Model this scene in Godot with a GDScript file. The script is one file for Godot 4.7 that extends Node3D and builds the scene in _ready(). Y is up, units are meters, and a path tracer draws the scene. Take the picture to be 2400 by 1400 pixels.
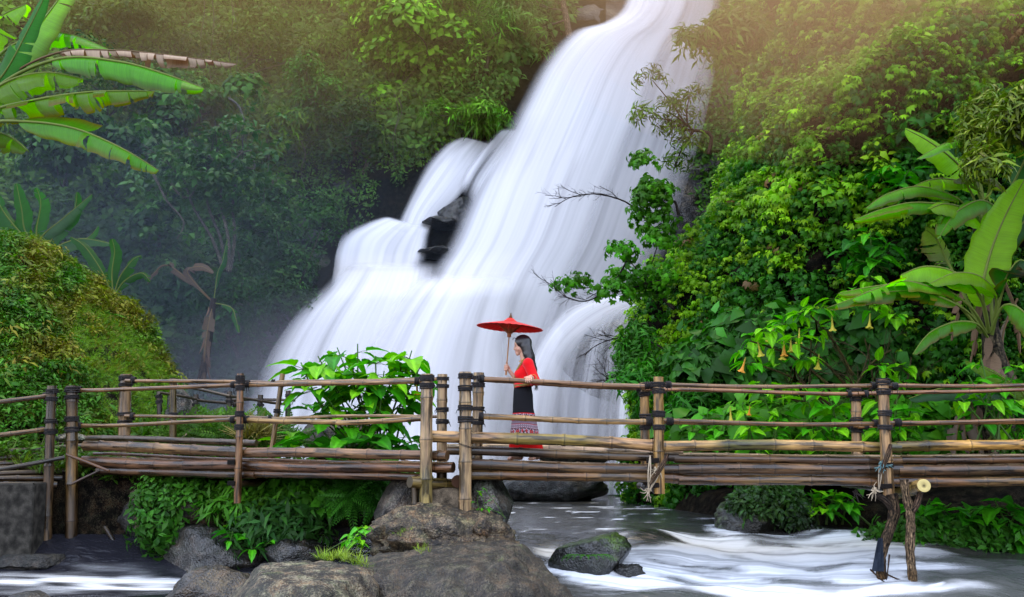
extends Node3D
# A waterfall in a jungle gorge with a bamboo footbridge. World: y up, metres, camera at x = z = 0 looking along -z.

const FOCAL := 2290.0
const CAM_Y := 1.7
const POOL_Y := 0.65
const STREAM_Y := 0.08
var pitch := atan(370.0 / 2290.0)
var used := {}
var M := {}
var rng := RandomNumberGenerator.new()
var noise_a := FastNoiseLite.new()
var noise_b := FastNoiseLite.new()
var noise_c := FastNoiseLite.new()


# ---------------------------------------------------------------- mesh builder
class MB:
	var v := PackedVector3Array()
	var n := PackedVector3Array()
	var uv := PackedVector2Array()
	var c := PackedColorArray()
	var idx := PackedInt32Array()

	func add(p: Vector3, nn: Vector3, u := Vector2.ZERO, col := Color.WHITE) -> int:
		v.append(p); n.append(nn); uv.append(u); c.append(col)
		return v.size() - 1

	func tri(i: int, j: int, k: int) -> void:
		var g := (v[j] - v[i]).cross(v[k] - v[i])
		idx.append(i)
		if g.dot(n[i] + n[j] + n[k]) > 0.0:
			idx.append(k); idx.append(j)
		else:
			idx.append(j); idx.append(k)

	func quad(i: int, j: int, k: int, l: int) -> void:
		tri(i, j, k); tri(i, k, l)

	# a sheet of (rows x cols) points, with normals on the side of `facing`
	func sheet(pts: PackedVector3Array, rows: int, cols: int, facing: Vector3, uvs := PackedVector2Array(), cols_ := PackedColorArray(), wrap := false) -> void:
		var at := v.size()
		for r in rows:
			for q in cols:
				var l := q - 1
				var m := q + 1
				if wrap:
					l = (q + cols - 1) % cols
					m = (q + 1) % cols
				else:
					l = maxi(l, 0)
					m = mini(m, cols - 1)
				var du := pts[r * cols + m] - pts[r * cols + l]
				var dv := pts[mini(r + 1, rows - 1) * cols + q] - pts[maxi(r - 1, 0) * cols + q]
				var nn := du.cross(dv).normalized()
				if nn.length() < 0.5:
					nn = facing.normalized()
				v.append(pts[r * cols + q])
				n.append(nn)
				uv.append(uvs[r * cols + q] if uvs.size() else Vector2(float(q) / maxi(cols - 1, 1), float(r) / maxi(rows - 1, 1)))
				c.append(cols_[r * cols + q] if cols_.size() else Color.WHITE)
		# one sign for all
		var s := 0.0
		for i in range(at, v.size(), maxi(1, (v.size() - at) / 40)):
			s += n[i].dot(facing)
		if s < 0.0:
			for i in range(at, v.size()):
				n[i] = -n[i]
		for r in rows - 1:
			for q in (cols if wrap else cols - 1):
				var a := at + r * cols + q
				var b := at + r * cols + (q + 1) % cols
				quad(a, b, b + cols, a + cols)

	# tube along a path
	func tube(path: PackedVector3Array, rad: PackedFloat32Array, sides: int, cols_ := PackedColorArray(), cap := true, flat := 1.0, vlen := 1.0) -> void:
		var m := path.size()
		var t := (path[1] - path[0]).normalized()
		var side := t.cross(Vector3.UP)
		if side.length() < 0.1:
			side = t.cross(Vector3.RIGHT)
		side = side.normalized()
		var along := 0.0
		var at := v.size()
		for i in m:
			var t2 := (path[mini(i + 1, m - 1)] - path[maxi(i - 1, 0)]).normalized()
			side = (side - t2 * side.dot(t2)).normalized()
			var up := side.cross(t2)
			if i > 0:
				along += path[i].distance_to(path[i - 1])
			var slope := 0.0
			if i > 0 and i < m - 1:
				slope = (rad[i + 1] - rad[i - 1]) / maxf(path[i + 1].distance_to(path[i - 1]), 1e-5)
			for k in sides + 1:
				var a := TAU * k / sides
				var dirn := side * cos(a) + up * sin(a) * flat
				v.append(path[i] + dirn * rad[i])
				n.append((side * cos(a) + up * sin(a) / flat - t2 * clampf(slope, -2.0, 2.0)).normalized())
				uv.append(Vector2(float(k) / sides, along / vlen))
				c.append(cols_[i] if cols_.size() else Color.WHITE)
		for i in m - 1:
			for k in sides:
				var a := at + i * (sides + 1) + k
				quad(a, a + 1, a + sides + 2, a + sides + 1)
		if cap:
			for e in 2:
				var i := 0 if e == 0 else m - 1
				var nn := -t if e == 0 else (path[m - 1] - path[m - 2]).normalized()
				var col: Color = cols_[i] if cols_.size() else Color.WHITE
				var mid := add(path[i], nn, Vector2(0.5, 0.5), col)
				var ring := v.size()
				for k in sides:
					add(v[at + i * (sides + 1) + k], nn, Vector2(0.5, 0.5), col)
				for k in sides:
					tri(mid, ring + k, ring + (k + 1) % sides)

	func box(ctr: Vector3, size: Vector3, basis := Basis.IDENTITY, col := Color.WHITE, bevel := 0.004) -> void:
		var h := size * 0.5
		for ax in 3:
			for s in [-1.0, 1.0]:
				var nn := Vector3.ZERO
				nn[ax] = s
				var u := (ax + 1) % 3
				var w := (ax + 2) % 3
				var q := []
				for e in [[-1, -1], [1, -1], [1, 1], [-1, 1]]:
					var p := Vector3.ZERO
					p[ax] = s * h[ax]
					p[u] = e[0] * (h[u] - bevel)
					p[w] = e[1] * (h[w] - bevel)
					q.append(add(ctr + basis * p, basis * nn, Vector2(e[0] * 0.5 + 0.5, e[1] * 0.5 + 0.5), col))
				quad(q[0], q[1], q[2], q[3])
		# bevel strips
		for ax in 3:
			var u := (ax + 1) % 3
			var w := (ax + 2) % 3
			for su in [-1.0, 1.0]:
				for sw in [-1.0, 1.0]:
					var nn := Vector3.ZERO
					nn[u] = su; nn[w] = sw
					nn = nn.normalized()
					var q := []
					for e in [[-1.0, 0], [1.0, 0], [1.0, 1], [-1.0, 1]]:
						var p := Vector3.ZERO
						p[ax] = e[0] * (h[ax] - bevel)
						p[u] = su * (h[u] - (bevel if e[1] else 0.0))
						p[w] = sw * (h[w] - (0.0 if e[1] else bevel))
						q.append(add(ctr + basis * p, basis * nn, Vector2.ZERO, col))
					quad(q[0], q[1], q[2], q[3])

	# leaf: a folded, drooping blade; stations >= 2
	func leaf(o: Vector3, dirn: Vector3, up: Vector3, L: float, W: float, droop: float, fold: float, col: Color, stations := 2, shape := 0) -> void:
		dirn = dirn.normalized()
		var side := dirn.cross(up)
		if side.length() < 0.05:
			side = dirn.cross(Vector3(0.3, 0.5, 0.8))
		side = side.normalized()
		up = side.cross(dirn).normalized()
		var prev := [-1, -1, -1]
		for i in stations + 1:
			var s := float(i) / stations
			var w := 0.0
			if shape == 0:
				w = sin(PI * pow(s, 0.85))
			elif shape == 1:
				w = sin(PI * pow(s, 0.55)) * 1.02 # broad near the stalk
			else:
				w = sin(PI * pow(s, 1.3)) # broad near the tip
			w = maxf(w, 0.0)
			var ctr := o + dirn * (L * s * (1.0 - 0.25 * droop * s)) - up * (droop * L * s * s)
			var tang := (dirn * (1.0 - 0.5 * droop * s) - up * 2.0 * droop * s).normalized()
			var nn := side.cross(tang).normalized()
			if nn.dot(up) < 0.0:
				nn = -nn
			if i == 0 or i == stations:
				var e := add(ctr, nn, Vector2(0.5, s), col)
				if i > 0:
					tri(prev[0], prev[1], e); tri(prev[1], prev[2], e)
				prev = [e, e, e]
			else:
				var hw := W * 0.5 * w
				var l := add(ctr - side * hw + nn * (fold * hw), (nn + side * fold * 0.8).normalized(), Vector2(0, s), col)
				var m := add(ctr, nn, Vector2(0.5, s), col)
				var r := add(ctr + side * hw + nn * (fold * hw), (nn - side * fold * 0.8).normalized(), Vector2(1, s), col)
				if i == 1:
					tri(prev[0], l, m); tri(prev[0], m, r)
				else:
					quad(prev[0], l, m, prev[1]); quad(prev[1], m, r, prev[2])
				prev = [l, m, r]

	func mesh() -> ArrayMesh:
		var a := []
		a.resize(Mesh.ARRAY_MAX)
		a[Mesh.ARRAY_VERTEX] = v
		a[Mesh.ARRAY_NORMAL] = n
		a[Mesh.ARRAY_TEX_UV] = uv
		a[Mesh.ARRAY_COLOR] = c
		a[Mesh.ARRAY_INDEX] = idx
		var m := ArrayMesh.new()
		m.add_surface_from_arrays(Mesh.PRIMITIVE_TRIANGLES, a)
		return m


# ---------------------------------------------------------------- naming and placing
func P(px: float, py: float, d: float) -> Vector3:
	# the point of the place that lies d metres ahead on the sight line through a pixel of the 2400 x 1400 photograph
	var x := (px - 1200.0) / FOCAL
	var y := (700.0 - py) / FOCAL
	var dirn := Vector3(x, y * cos(pitch) + sin(pitch), y * sin(pitch) - cos(pitch))
	return Vector3(0, CAM_Y, 0) + dirn * (d / -dirn.z)

func numbered(called: String) -> String:
	var k: int = used.get(called, 0)
	used[called] = k + 1
	return called if k == 0 else "%s_%03d" % [called, k]

func tag(o: Node, label: String, category := "", group := "", kind := "") -> void:
	o.set_meta("label", label)
	if category: o.set_meta("category", category)
	if group: o.set_meta("group", group)
	if kind: o.set_meta("kind", kind)

func thing(called: String, at: Vector3, label: String, category := "", group := "", kind := "") -> Node3D:
	var o := Node3D.new()
	o.name = numbered(called)
	o.position = at
	add_child(o)
	tag(o, label, category, group, kind)
	return o

# a mesh given in world coordinates, hung under parent
func part(called: String, mesh: Mesh, mat: Material, parent: Node3D, label := "") -> MeshInstance3D:
	var o := MeshInstance3D.new()
	o.name = called
	o.mesh = mesh
	o.material_override = mat
	parent.add_child(o, true)
	var base := Vector3.ZERO
	var q: Node = parent
	while q is Node3D and q != self:
		base += q.position
		q = q.get_parent()
	o.position = -base
	if label: o.set_meta("label", label)
	return o

func single(called: String, mesh: Mesh, mat: Material, label: String, category := "", group := "", kind := "") -> MeshInstance3D:
	var o := MeshInstance3D.new()
	o.name = numbered(called)
	o.mesh = mesh
	o.material_override = mat
	add_child(o)
	tag(o, label, category, group, kind)
	return o

# many copies of a few meshes
func many(called: String, meshes: Array, xf: Array[Transform3D], cols: PackedColorArray, mat: Material, parent: Node3D, kind := "") -> void:
	var k := meshes.size()
	for m in k:
		var cnt := 0
		for i in range(m, xf.size(), k):
			cnt += 1
		if cnt == 0:
			continue
		var mm := MultiMesh.new()
		mm.transform_format = MultiMesh.TRANSFORM_3D
		mm.use_colors = true
		mm.mesh = meshes[m]
		mm.instance_count = cnt
		var at := 0
		for i in range(m, xf.size(), k):
			mm.set_instance_transform(at, xf[i])
			mm.set_instance_color(at, cols[i])
			at += 1
		var o := MultiMeshInstance3D.new()
		o.name = called
		o.multimesh = mm
		o.material_override = mat
		parent.add_child(o, true)
		if kind: o.set_meta("kind", kind)
		if parent != self:
			o.position = -parent.position

func rnd(a: float, b: float) -> float:
	return rng.randf_range(a, b)

func rdir() -> Vector3:
	var v := Vector3(rng.randfn(), rng.randfn(), rng.randfn())
	return v.normalized() if v.length() > 0.01 else Vector3.UP

# a frame whose y axis is `y`, turned by a random roll
func frame(y: Vector3, at: Vector3, s: float, roll := -1.0) -> Transform3D:
	y = y.normalized()
	var x := y.cross(Vector3.UP)
	if x.length() < 0.05:
		x = Vector3.RIGHT
	x = x.normalized()
	var b := Basis(x, y, x.cross(y).normalized())
	b = b * Basis(Vector3.UP, roll if roll >= 0.0 else rng.randf() * TAU)
	return Transform3D(b.scaled_local(Vector3(s, s, s)), at)

func catmull(p: Array, t: float) -> Vector3:
	# t from 0 to 1 over the whole run
	var m := p.size() - 1
	var f := clampf(t, 0.0, 1.0) * m
	var i := mini(int(f), m - 1)
	var w := f - i
	var a: Vector3 = p[maxi(i - 1, 0)]
	var b: Vector3 = p[i]
	var c: Vector3 = p[i + 1]
	var d: Vector3 = p[mini(i + 2, m)]
	return b.cubic_interpolate(c, a, d, w)

func smooth_path(p: Array, count: int) -> PackedVector3Array:
	var out := PackedVector3Array()
	for i in count:
		out.append(catmull(p, float(i) / (count - 1)))
	return out

func lin(a: float, b: float, count: int) -> PackedFloat32Array:
	var out := PackedFloat32Array()
	for i in count:
		out.append(lerpf(a, b, float(i) / maxi(count - 1, 1)))
	return out

func srgb(r: float, g: float, b: float) -> Color: # linear colour -> the sRGB that albedo_color wants
	return Color(r, g, b).linear_to_srgb()


# ---------------------------------------------------------------- textures
func grey(w: int, h: int, freq: float, sd: int, kind := FastNoiseLite.TYPE_SIMPLEX_SMOOTH, oct := 4) -> PackedByteArray:
	var f := FastNoiseLite.new()
	f.noise_type = kind
	f.seed = sd
	f.frequency = freq
	f.fractal_octaves = oct
	f.fractal_type = FastNoiseLite.FRACTAL_FBM
	if kind == FastNoiseLite.TYPE_CELLULAR:
		f.fractal_type = FastNoiseLite.FRACTAL_NONE
	var im := f.get_seamless_image(w, h)
	im.convert(Image.FORMAT_L8)
	return im.get_data()

# noise drawn out along v: made with few rows and stretched
func streaks(w: int, h: int, rows: int, freq: float, sd: int, oct := 4) -> PackedByteArray:
	var f := FastNoiseLite.new()
	f.seed = sd
	f.frequency = freq
	f.fractal_octaves = oct
	var im := f.get_seamless_image(w, rows)
	im.convert(Image.FORMAT_L8)
	im.resize(w, h, Image.INTERPOLATE_CUBIC)
	return im.get_data()

func texture(w: int, h: int, f: Callable, alpha := false) -> ImageTexture:
	var data := PackedByteArray()
	data.resize(w * h * 4)
	for i in w * h:
		var c: Color = f.call(i)
		data[i * 4] = int(clampf(c.r, 0, 1) * 255.0)
		data[i * 4 + 1] = int(clampf(c.g, 0, 1) * 255.0)
		data[i * 4 + 2] = int(clampf(c.b, 0, 1) * 255.0)
		data[i * 4 + 3] = int(clampf(c.a, 0, 1) * 255.0) if alpha else 255
	return ImageTexture.create_from_image(Image.create_from_data(w, h, false, Image.FORMAT_RGBA8, data))

func mat(color: Color, rough: float, spec := 0.5) -> StandardMaterial3D:
	var m := StandardMaterial3D.new()
	m.albedo_color = color
	m.roughness = rough
	m.metallic_specular = spec
	m.vertex_color_use_as_albedo = true
	return m

func leaf_mat(rough: float, back: Color, spec := 0.5) -> StandardMaterial3D:
	var m := mat(Color.WHITE, rough, spec)
	m.cull_mode = BaseMaterial3D.CULL_DISABLED
	m.backlight_enabled = true
	m.backlight = back
	return m

func make_materials() -> void:
	M.leaf = leaf_mat(0.42, Color(0.75, 0.9, 0.2), 0.28)
	M.leaf_gloss = leaf_mat(0.34, Color(0.7, 0.85, 0.2), 0.34)
	M.leaf_dull = leaf_mat(0.55, Color(0.7, 0.8, 0.25), 0.28)
	M.grass = leaf_mat(0.5, Color(0.7, 0.75, 0.3), 0.4)
	M.moss = mat(Color.WHITE, 0.95, 0.2)
	M.bark = mat(Color.WHITE, 0.85, 0.3)
	var k1 := streaks(128, 256, 60, 0.06, 61)
	var k2 := grey(128, 256, 0.05, 62)
	M.bark.albedo_texture = texture(128, 256, func(i: int): var k := clampf(0.25 + 0.9 * (k1[i] / 255.0 - 0.2) + 0.7 * (k2[i] / 255.0 - 0.5), 0.12, 1.0); return Color(k, k, k * 0.97))
	M.bark.heightmap_enabled = true
	M.bark.heightmap_texture = texture(128, 256, func(i: int): var k := 0.6 * k1[i] / 255.0 + 0.4 * k2[i] / 255.0; return Color(k, k, k))
	M.bark.heightmap_scale = 1.2
	M.bark.uv1_scale = Vector3(2, 1.6, 1)
	# banana blade: fine ribs across the blade
	var bl := leaf_mat(0.25, Color(0.95, 1.2, 0.2), 0.45)
	var rib := grey(8, 256, 0.09, 5, FastNoiseLite.TYPE_SIMPLEX_SMOOTH, 2)
	var ribs := texture(8, 256, func(i: int): var y := i / 8; var k := 0.5 + 0.5 * sin(y * TAU / 8.0); var a := 0.9 + 0.08 * k + 0.12 * (rib[i] / 255.0 - 0.5); return Color(a, a, a))
	bl.albedo_texture = ribs
	bl.heightmap_enabled = true
	bl.heightmap_texture = texture(8, 256, func(i: int): var y := i / 8; var k := 0.5 + 0.5 * sin(y * TAU / 8.0); return Color(k, k, k))
	bl.heightmap_scale = 0.15
	bl.metallic_specular = 0.55
	M.banana = bl
	M.dry = leaf_mat(0.7, Color(0.6, 0.4, 0.25), 0.3)
	M.dry.albedo_texture = ribs
	# bamboo skin: u round, v along
	var b1 := streaks(256, 512, 24, 0.06, 11)
	var b2 := streaks(256, 512, 160, 0.03, 12)
	var b3 := streaks(256, 512, 110, 0.016, 13)
	var b4 := grey(256, 512, 0.09, 14)
	M.bamboo = mat(Color.WHITE, 0.38, 0.5)
	M.bamboo.albedo_texture = texture(256, 512, func(i: int):
		var s := b1[i] / 255.0
		var t := b2[i] / 255.0
		var z := b3[i] / 255.0
		var k := 0.82 + 0.28 * (s - 0.5) + 0.22 * (t - 0.5)
		k *= lerpf(0.42 + 0.25 * (b4[i] / 255.0), 1.0, smoothstep(0.27, 0.46, z + 0.2 * (t - 0.5)))
		k *= 1.0 + 0.25 * smoothstep(0.6, 0.75, z + 0.3 * (s - 0.5))
		k = clampf(k, 0.06, 1.0)
		return Color(k, k * (0.97 + 0.05 * t), k * (0.92 + 0.1 * s)))
	M.bamboo.roughness_texture = texture(256, 512, func(i: int): var k := 0.5 + 0.7 * (b3[i] / 255.0 - 0.3) - 0.2 * (b1[i] / 255.0 - 0.5); return Color(k, k, k))
	M.bamboo.roughness = 0.6
	M.bamboo.heightmap_enabled = true
	M.bamboo.heightmap_texture = texture(256, 512, func(i: int): var k := 0.6 * b1[i] / 255.0 + 0.4 * b2[i] / 255.0; return Color(k, k, k))
	M.bamboo.heightmap_scale = 0.18
	M.cut = mat(Color.WHITE, 0.8, 0.3)
	# rope
	M.rope = mat(Color.WHITE, 0.75, 0.4)
	M.rope.albedo_texture = texture(64, 64, func(i: int): var x := i % 64; var y := i / 64; var k := 0.55 + 0.45 * sin((x * 1.0 + y * 1.0) * TAU / 16.0); return Color(k, k, k))
	M.rope.uv1_scale = Vector3(4, 24, 1)
	# stone: grey with pits, pale lichen, laid on all three planes
	var r1 := grey(768, 768, 0.008, 21, FastNoiseLite.TYPE_SIMPLEX_SMOOTH, 7)
	var r2 := grey(768, 768, 0.07, 22, FastNoiseLite.TYPE_SIMPLEX_SMOOTH, 4)
	var r3 := grey(768, 768, 0.028, 23, FastNoiseLite.TYPE_CELLULAR, 1)
	var r4 := grey(768, 768, 0.006, 24, FastNoiseLite.TYPE_SIMPLEX_SMOOTH, 5)
	var r5 := grey(768, 768, 0.06, 25, FastNoiseLite.TYPE_CELLULAR, 1)
	var stone := texture(768, 768, func(i: int):
		var a := r1[i] / 255.0
		var b := r2[i] / 255.0
		var k := 0.42 + 1.1 * (a - 0.5) + 0.75 * (b - 0.5)
		var w := r4[i] / 255.0
		k = clampf(k, 0.1, 0.85)
		var col := Color(k, k * 0.97, k * 0.93)
		col = col.lerp(Color(k * 1.15, k * 0.93, k * 0.72), 0.6 * smoothstep(0.5, 0.68, w))
		col = col.lerp(Color(k * 0.7, k * 0.85, k * 0.6), 0.7 * smoothstep(0.42, 0.3, w))
		# lichen: large pale blots here and there, a spray of small specks elsewhere
		if r3[i] < 58 + 60 * smoothstep(0.5, 0.7, a) and b > 0.36 and r4[(i * 7 + 3001) % 589824] > 120: col = col.lerp(Color(0.9, 0.92, 0.86), 0.55 + 0.3 * b)
		if r5[i] < 52 and a > 0.47: col = col.lerp(Color(0.97, 0.98, 0.95), 0.7)
		if r5[i] > 170 and b < 0.5: col *= 0.55
		# cracks
		if absf(w - 0.5 + 0.05 * (b - 0.5)) < 0.007 or absf(a - 0.56 + 0.04 * (b - 0.5)) < 0.006: col *= 0.3
		return col)
	var stone_h := texture(768, 768, func(i: int):
		var k := 0.55 * r1[i] / 255.0 + 0.45 * r2[i] / 255.0
		if absf(r4[i] / 255.0 - 0.5 + 0.05 * (r2[i] / 255.0 - 0.5)) < 0.012: k -= 0.22
		return Color(k, k, k))
	M.stone = mat(Color.WHITE, 0.62, 0.45)
	M.wet_stone = mat(Color.WHITE, 0.33, 0.55)
	M.cliff = mat(Color.WHITE, 0.42, 0.5)
	for key in ["stone", "wet_stone", "cliff"]:
		var m: StandardMaterial3D = M[key]
		m.albedo_texture = stone
		m.uv1_triplanar = true
		m.uv1_world_triplanar = true
		m.uv1_scale = Vector3.ONE * (0.62 if key != "cliff" else 0.25)
		m.heightmap_enabled = true
		m.heightmap_texture = stone_h
		m.heightmap_scale = 4.0 if key != "cliff" else 12.0
	M.soil = mat(Color.WHITE, 0.95, 0.2)
	M.soil.albedo_texture = stone
	M.soil.uv1_triplanar = true
	M.soil.uv1_world_triplanar = true
	M.soil.uv1_scale = Vector3.ONE * 0.7
	M.soil.heightmap_enabled = true
	M.soil.heightmap_texture = stone_h
	M.soil.heightmap_scale = 5.0
	# murky stream water
	M.water = mat(Color.WHITE, 0.17, 0.3)
	var w1 := grey(512, 512, 0.012, 31, FastNoiseLite.TYPE_SIMPLEX_SMOOTH, 4)
	M.water.heightmap_enabled = true
	M.water.heightmap_texture = texture(512, 512, func(i: int): var k := w1[i] / 255.0; return Color(k, k, k))
	M.water.heightmap_scale = 1.6
	# falling water: strands drawn out along v, thin where the alpha is low
	for key in ["fall", "veil", "foam"]:
		var s1 := streaks(512, 512, 10 if key != "foam" else 24, 0.022 if key != "veil" else 0.05, 41 + key.length(), 3)
		var s2 := streaks(512, 512, 40, 0.02, 45 + key.length(), 3)
		var s3 := streaks(512, 512, 8, 0.14, 49 + key.length(), 2)
		var lo := 0.36
		var gain := 2.6
		if key == "veil":
			lo = 0.42; gain = 1.9
		if key == "foam":
			lo = 0.4; gain = 1.7
		var m := mat(Color.WHITE, 0.85, 0.25)
		m.transparency = BaseMaterial3D.TRANSPARENCY_ALPHA
		m.albedo_texture = texture(512, 512, func(i: int):
			var a := 0.62 * s1[i] / 255.0 + 0.3 * s2[i] / 255.0 + 0.08 * s3[i] / 255.0
			var k := 0.95 + 0.05 * (s3[i] / 255.0)
			return Color(k, k, k, clampf((a - 0.5) * (1.15 if key == "fall" else gain) + (1.02 if key == "fall" else (0.6 if key == "veil" else 0.92)), 0.0, 1.0)), true)
		m.cull_mode = BaseMaterial3D.CULL_DISABLED
		M[key] = m
	var c1 := grey(256, 256, 0.012, 71)
	var c2 := grey(256, 256, 0.12, 72)
	M.concrete = mat(Color.WHITE, 0.9, 0.3)
	M.concrete.albedo_texture = texture(256, 256, func(i: int): var k := clampf(0.62 + 0.5 * (c1[i] / 255.0 - 0.5) + 0.25 * (c2[i] / 255.0 - 0.5), 0.1, 1.0); return Color(k, k * 0.98, k * 0.94))
	M.concrete.uv1_triplanar = true
	M.concrete.uv1_world_triplanar = true
	M.concrete.uv1_scale = Vector3.ONE * 1.7
	M.plain = mat(Color.WHITE, 0.7, 0.4)
	M.skin = mat(Color.WHITE, 0.5, 0.4)
	M.skin.subsurf_scatter_enabled = true
	M.skin.subsurf_scatter_strength = 0.12
	M.hair = mat(Color.WHITE, 0.36, 0.5)
	M.cloth = mat(Color.WHITE, 0.85, 0.25)
	M.cloth.rim_enabled = true
	M.cloth.rim = 0.3
	M.paper = leaf_mat(0.5, Color(0.55, 0.1, 0.08), 0.4)


# ---------------------------------------------------------------- the lie of the land
func along(z: float, zs: Array, xs: Array) -> float:
	# piecewise linear; zs fall
	if z >= zs[0]: return xs[0]
	for i in zs.size() - 1:
		if z >= zs[i + 1]:
			return lerpf(xs[i], xs[i + 1], (zs[i] - z) / (zs[i] - zs[i + 1]))
	return xs[-1]

func right_bank(z: float) -> float:
	return along(z, [-6.0, -11.0, -12.5, -13.6, -14.3, -15.0, -17.0, -20.0, -28.0, -40.0], [15.0, 10.5, 8.6, 6.9, 5.4, 4.6, 3.6, 2.95, 3.6, 4.0]) + 0.35 * noise_a.get_noise_2d(z * 3.0, 7.0)

func left_bank(z: float) -> float: # the shore of the island behind the left span
	return along(z, [-13.6, -14.6, -15.2, -17.0, -22.0, -29.0, -40.0], [-30.0, -4.0, -1.9, -1.35, -1.2, -1.6, -2.0]) + 0.25 * noise_a.get_noise_2d(z * 3.0, 40.0)

func ground_y(x: float, z: float) -> float:
	var y := -0.75
	var r := right_bank(z)
	y = maxf(y, lerpf(-0.75, 1.0, smoothstep(r - 0.5, r + 0.7, x)) + maxf(0.0, x - r - 0.7) * 0.22)
	var l := left_bank(z)
	y = maxf(y, lerpf(-0.75, 1.15, smoothstep(l + 0.4, l - 0.5, x)) + clampf((l - 0.5 - x) * 0.1, 0.0, 0.9))
	# the near left shore
	y = maxf(y, lerpf(-0.75, 1.2, smoothstep(-8.6, -10.2, x + 0.25 * (z + 13.0))))
	# bed under the upper pool
	if x > l and x < r and z < -15.0:
		y = maxf(y, 0.0)
	return y + 0.16 * noise_a.get_noise_2d(x * 12.0, z * 12.0) + 0.06 * noise_b.get_noise_2d(x * 60.0, z * 60.0)

func stretch(t: float, near: float, reach: float) -> float: # -1..1 -> dense in the middle, wide outside
	var s := signf(t)
	t = absf(t)
	return s * (t * near * 1.25 if t < 0.8 else near + (reach - near) * pow((t - 0.8) / 0.2, 2.2))

func build_ground() -> void:
	var mb := MB.new()
	var nx := 150
	var nz := 150
	var pts := PackedVector3Array()
	var cols := PackedColorArray()
	for j in nz:
		var z := -17.0 + stretch(j * 2.0 / (nz - 1) - 1.0, 16.0, 400.0)
		for i in nx:
			var x := -1.0 + stretch(i * 2.0 / (nx - 1) - 1.0, 13.0, 400.0)
			pts.append(Vector3(x, ground_y(x, z), z))
			var k := 0.7 + 0.5 * noise_a.get_noise_2d(x * 20.0, z * 20.0)
			cols.append(Color(0.045 * k, 0.036 * k, 0.025 * k))
	mb.sheet(pts, nz, nx, Vector3.UP, PackedVector2Array(), cols)
	single("ground", mb.mesh(), M.soil, "dark earth of the banks and bed of the stream", "", "", "structure")

# ---------------------------------------------------------------- the stream
func bump(x: float, z: float, cx: float, cz: float, rx: float, rz: float) -> float:
	var q := Vector2((x - cx) / rx, (z - cz) / rz).length_squared()
	return exp(-q)

func water_y(x: float, z: float) -> float:
	# the pool spills over a line that runs across under the bridge
	var zc := -14.1 + 0.35 * sin(x * 1.4 + 0.6) + 0.25 * noise_a.get_noise_1d(x * 30.0)
	if x < -1.0: zc = -14.2
	var t := smoothstep(zc - 0.75, zc + 0.8, z)
	if x > -1.0: # a long ramp of broken water on the right of the boulder
		var ramp := clampf((z - zc + 0.55) / 3.4, 0.0, 1.0)
		t = lerpf(t, ramp + 0.1 * sin(ramp * 16.0 + x * 1.2) * ramp * (1.0 - ramp), smoothstep(-1.0, 0.2, x))
	var y := lerpf(POOL_Y, STREAM_Y, t)
	# water drawn smooth over sunken stones
	y += 0.2 * bump(x, z, 1.95, -13.7, 0.6, 0.6)
	y += 0.1 * bump(x, z, 3.3, -14.1, 0.55, 0.5)
	y += 0.12 * bump(x, z, 2.9, -12.9, 0.8, 0.35) * t
	y -= 0.12 * bump(x, z, 0.55, -13.4, 0.35, 0.6)
	y += 0.05 * noise_b.get_noise_2d(x * 22.0, z * 40.0) * (0.35 + t)
	var rough := smoothstep(0.05, 0.4, t) * smoothstep(0.5, 1.6, x)
	y += (0.008 + 0.045 * rough) * noise_b.get_noise_2d(x * 90.0 + z * 30.0, z * 170.0)
	return y

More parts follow.
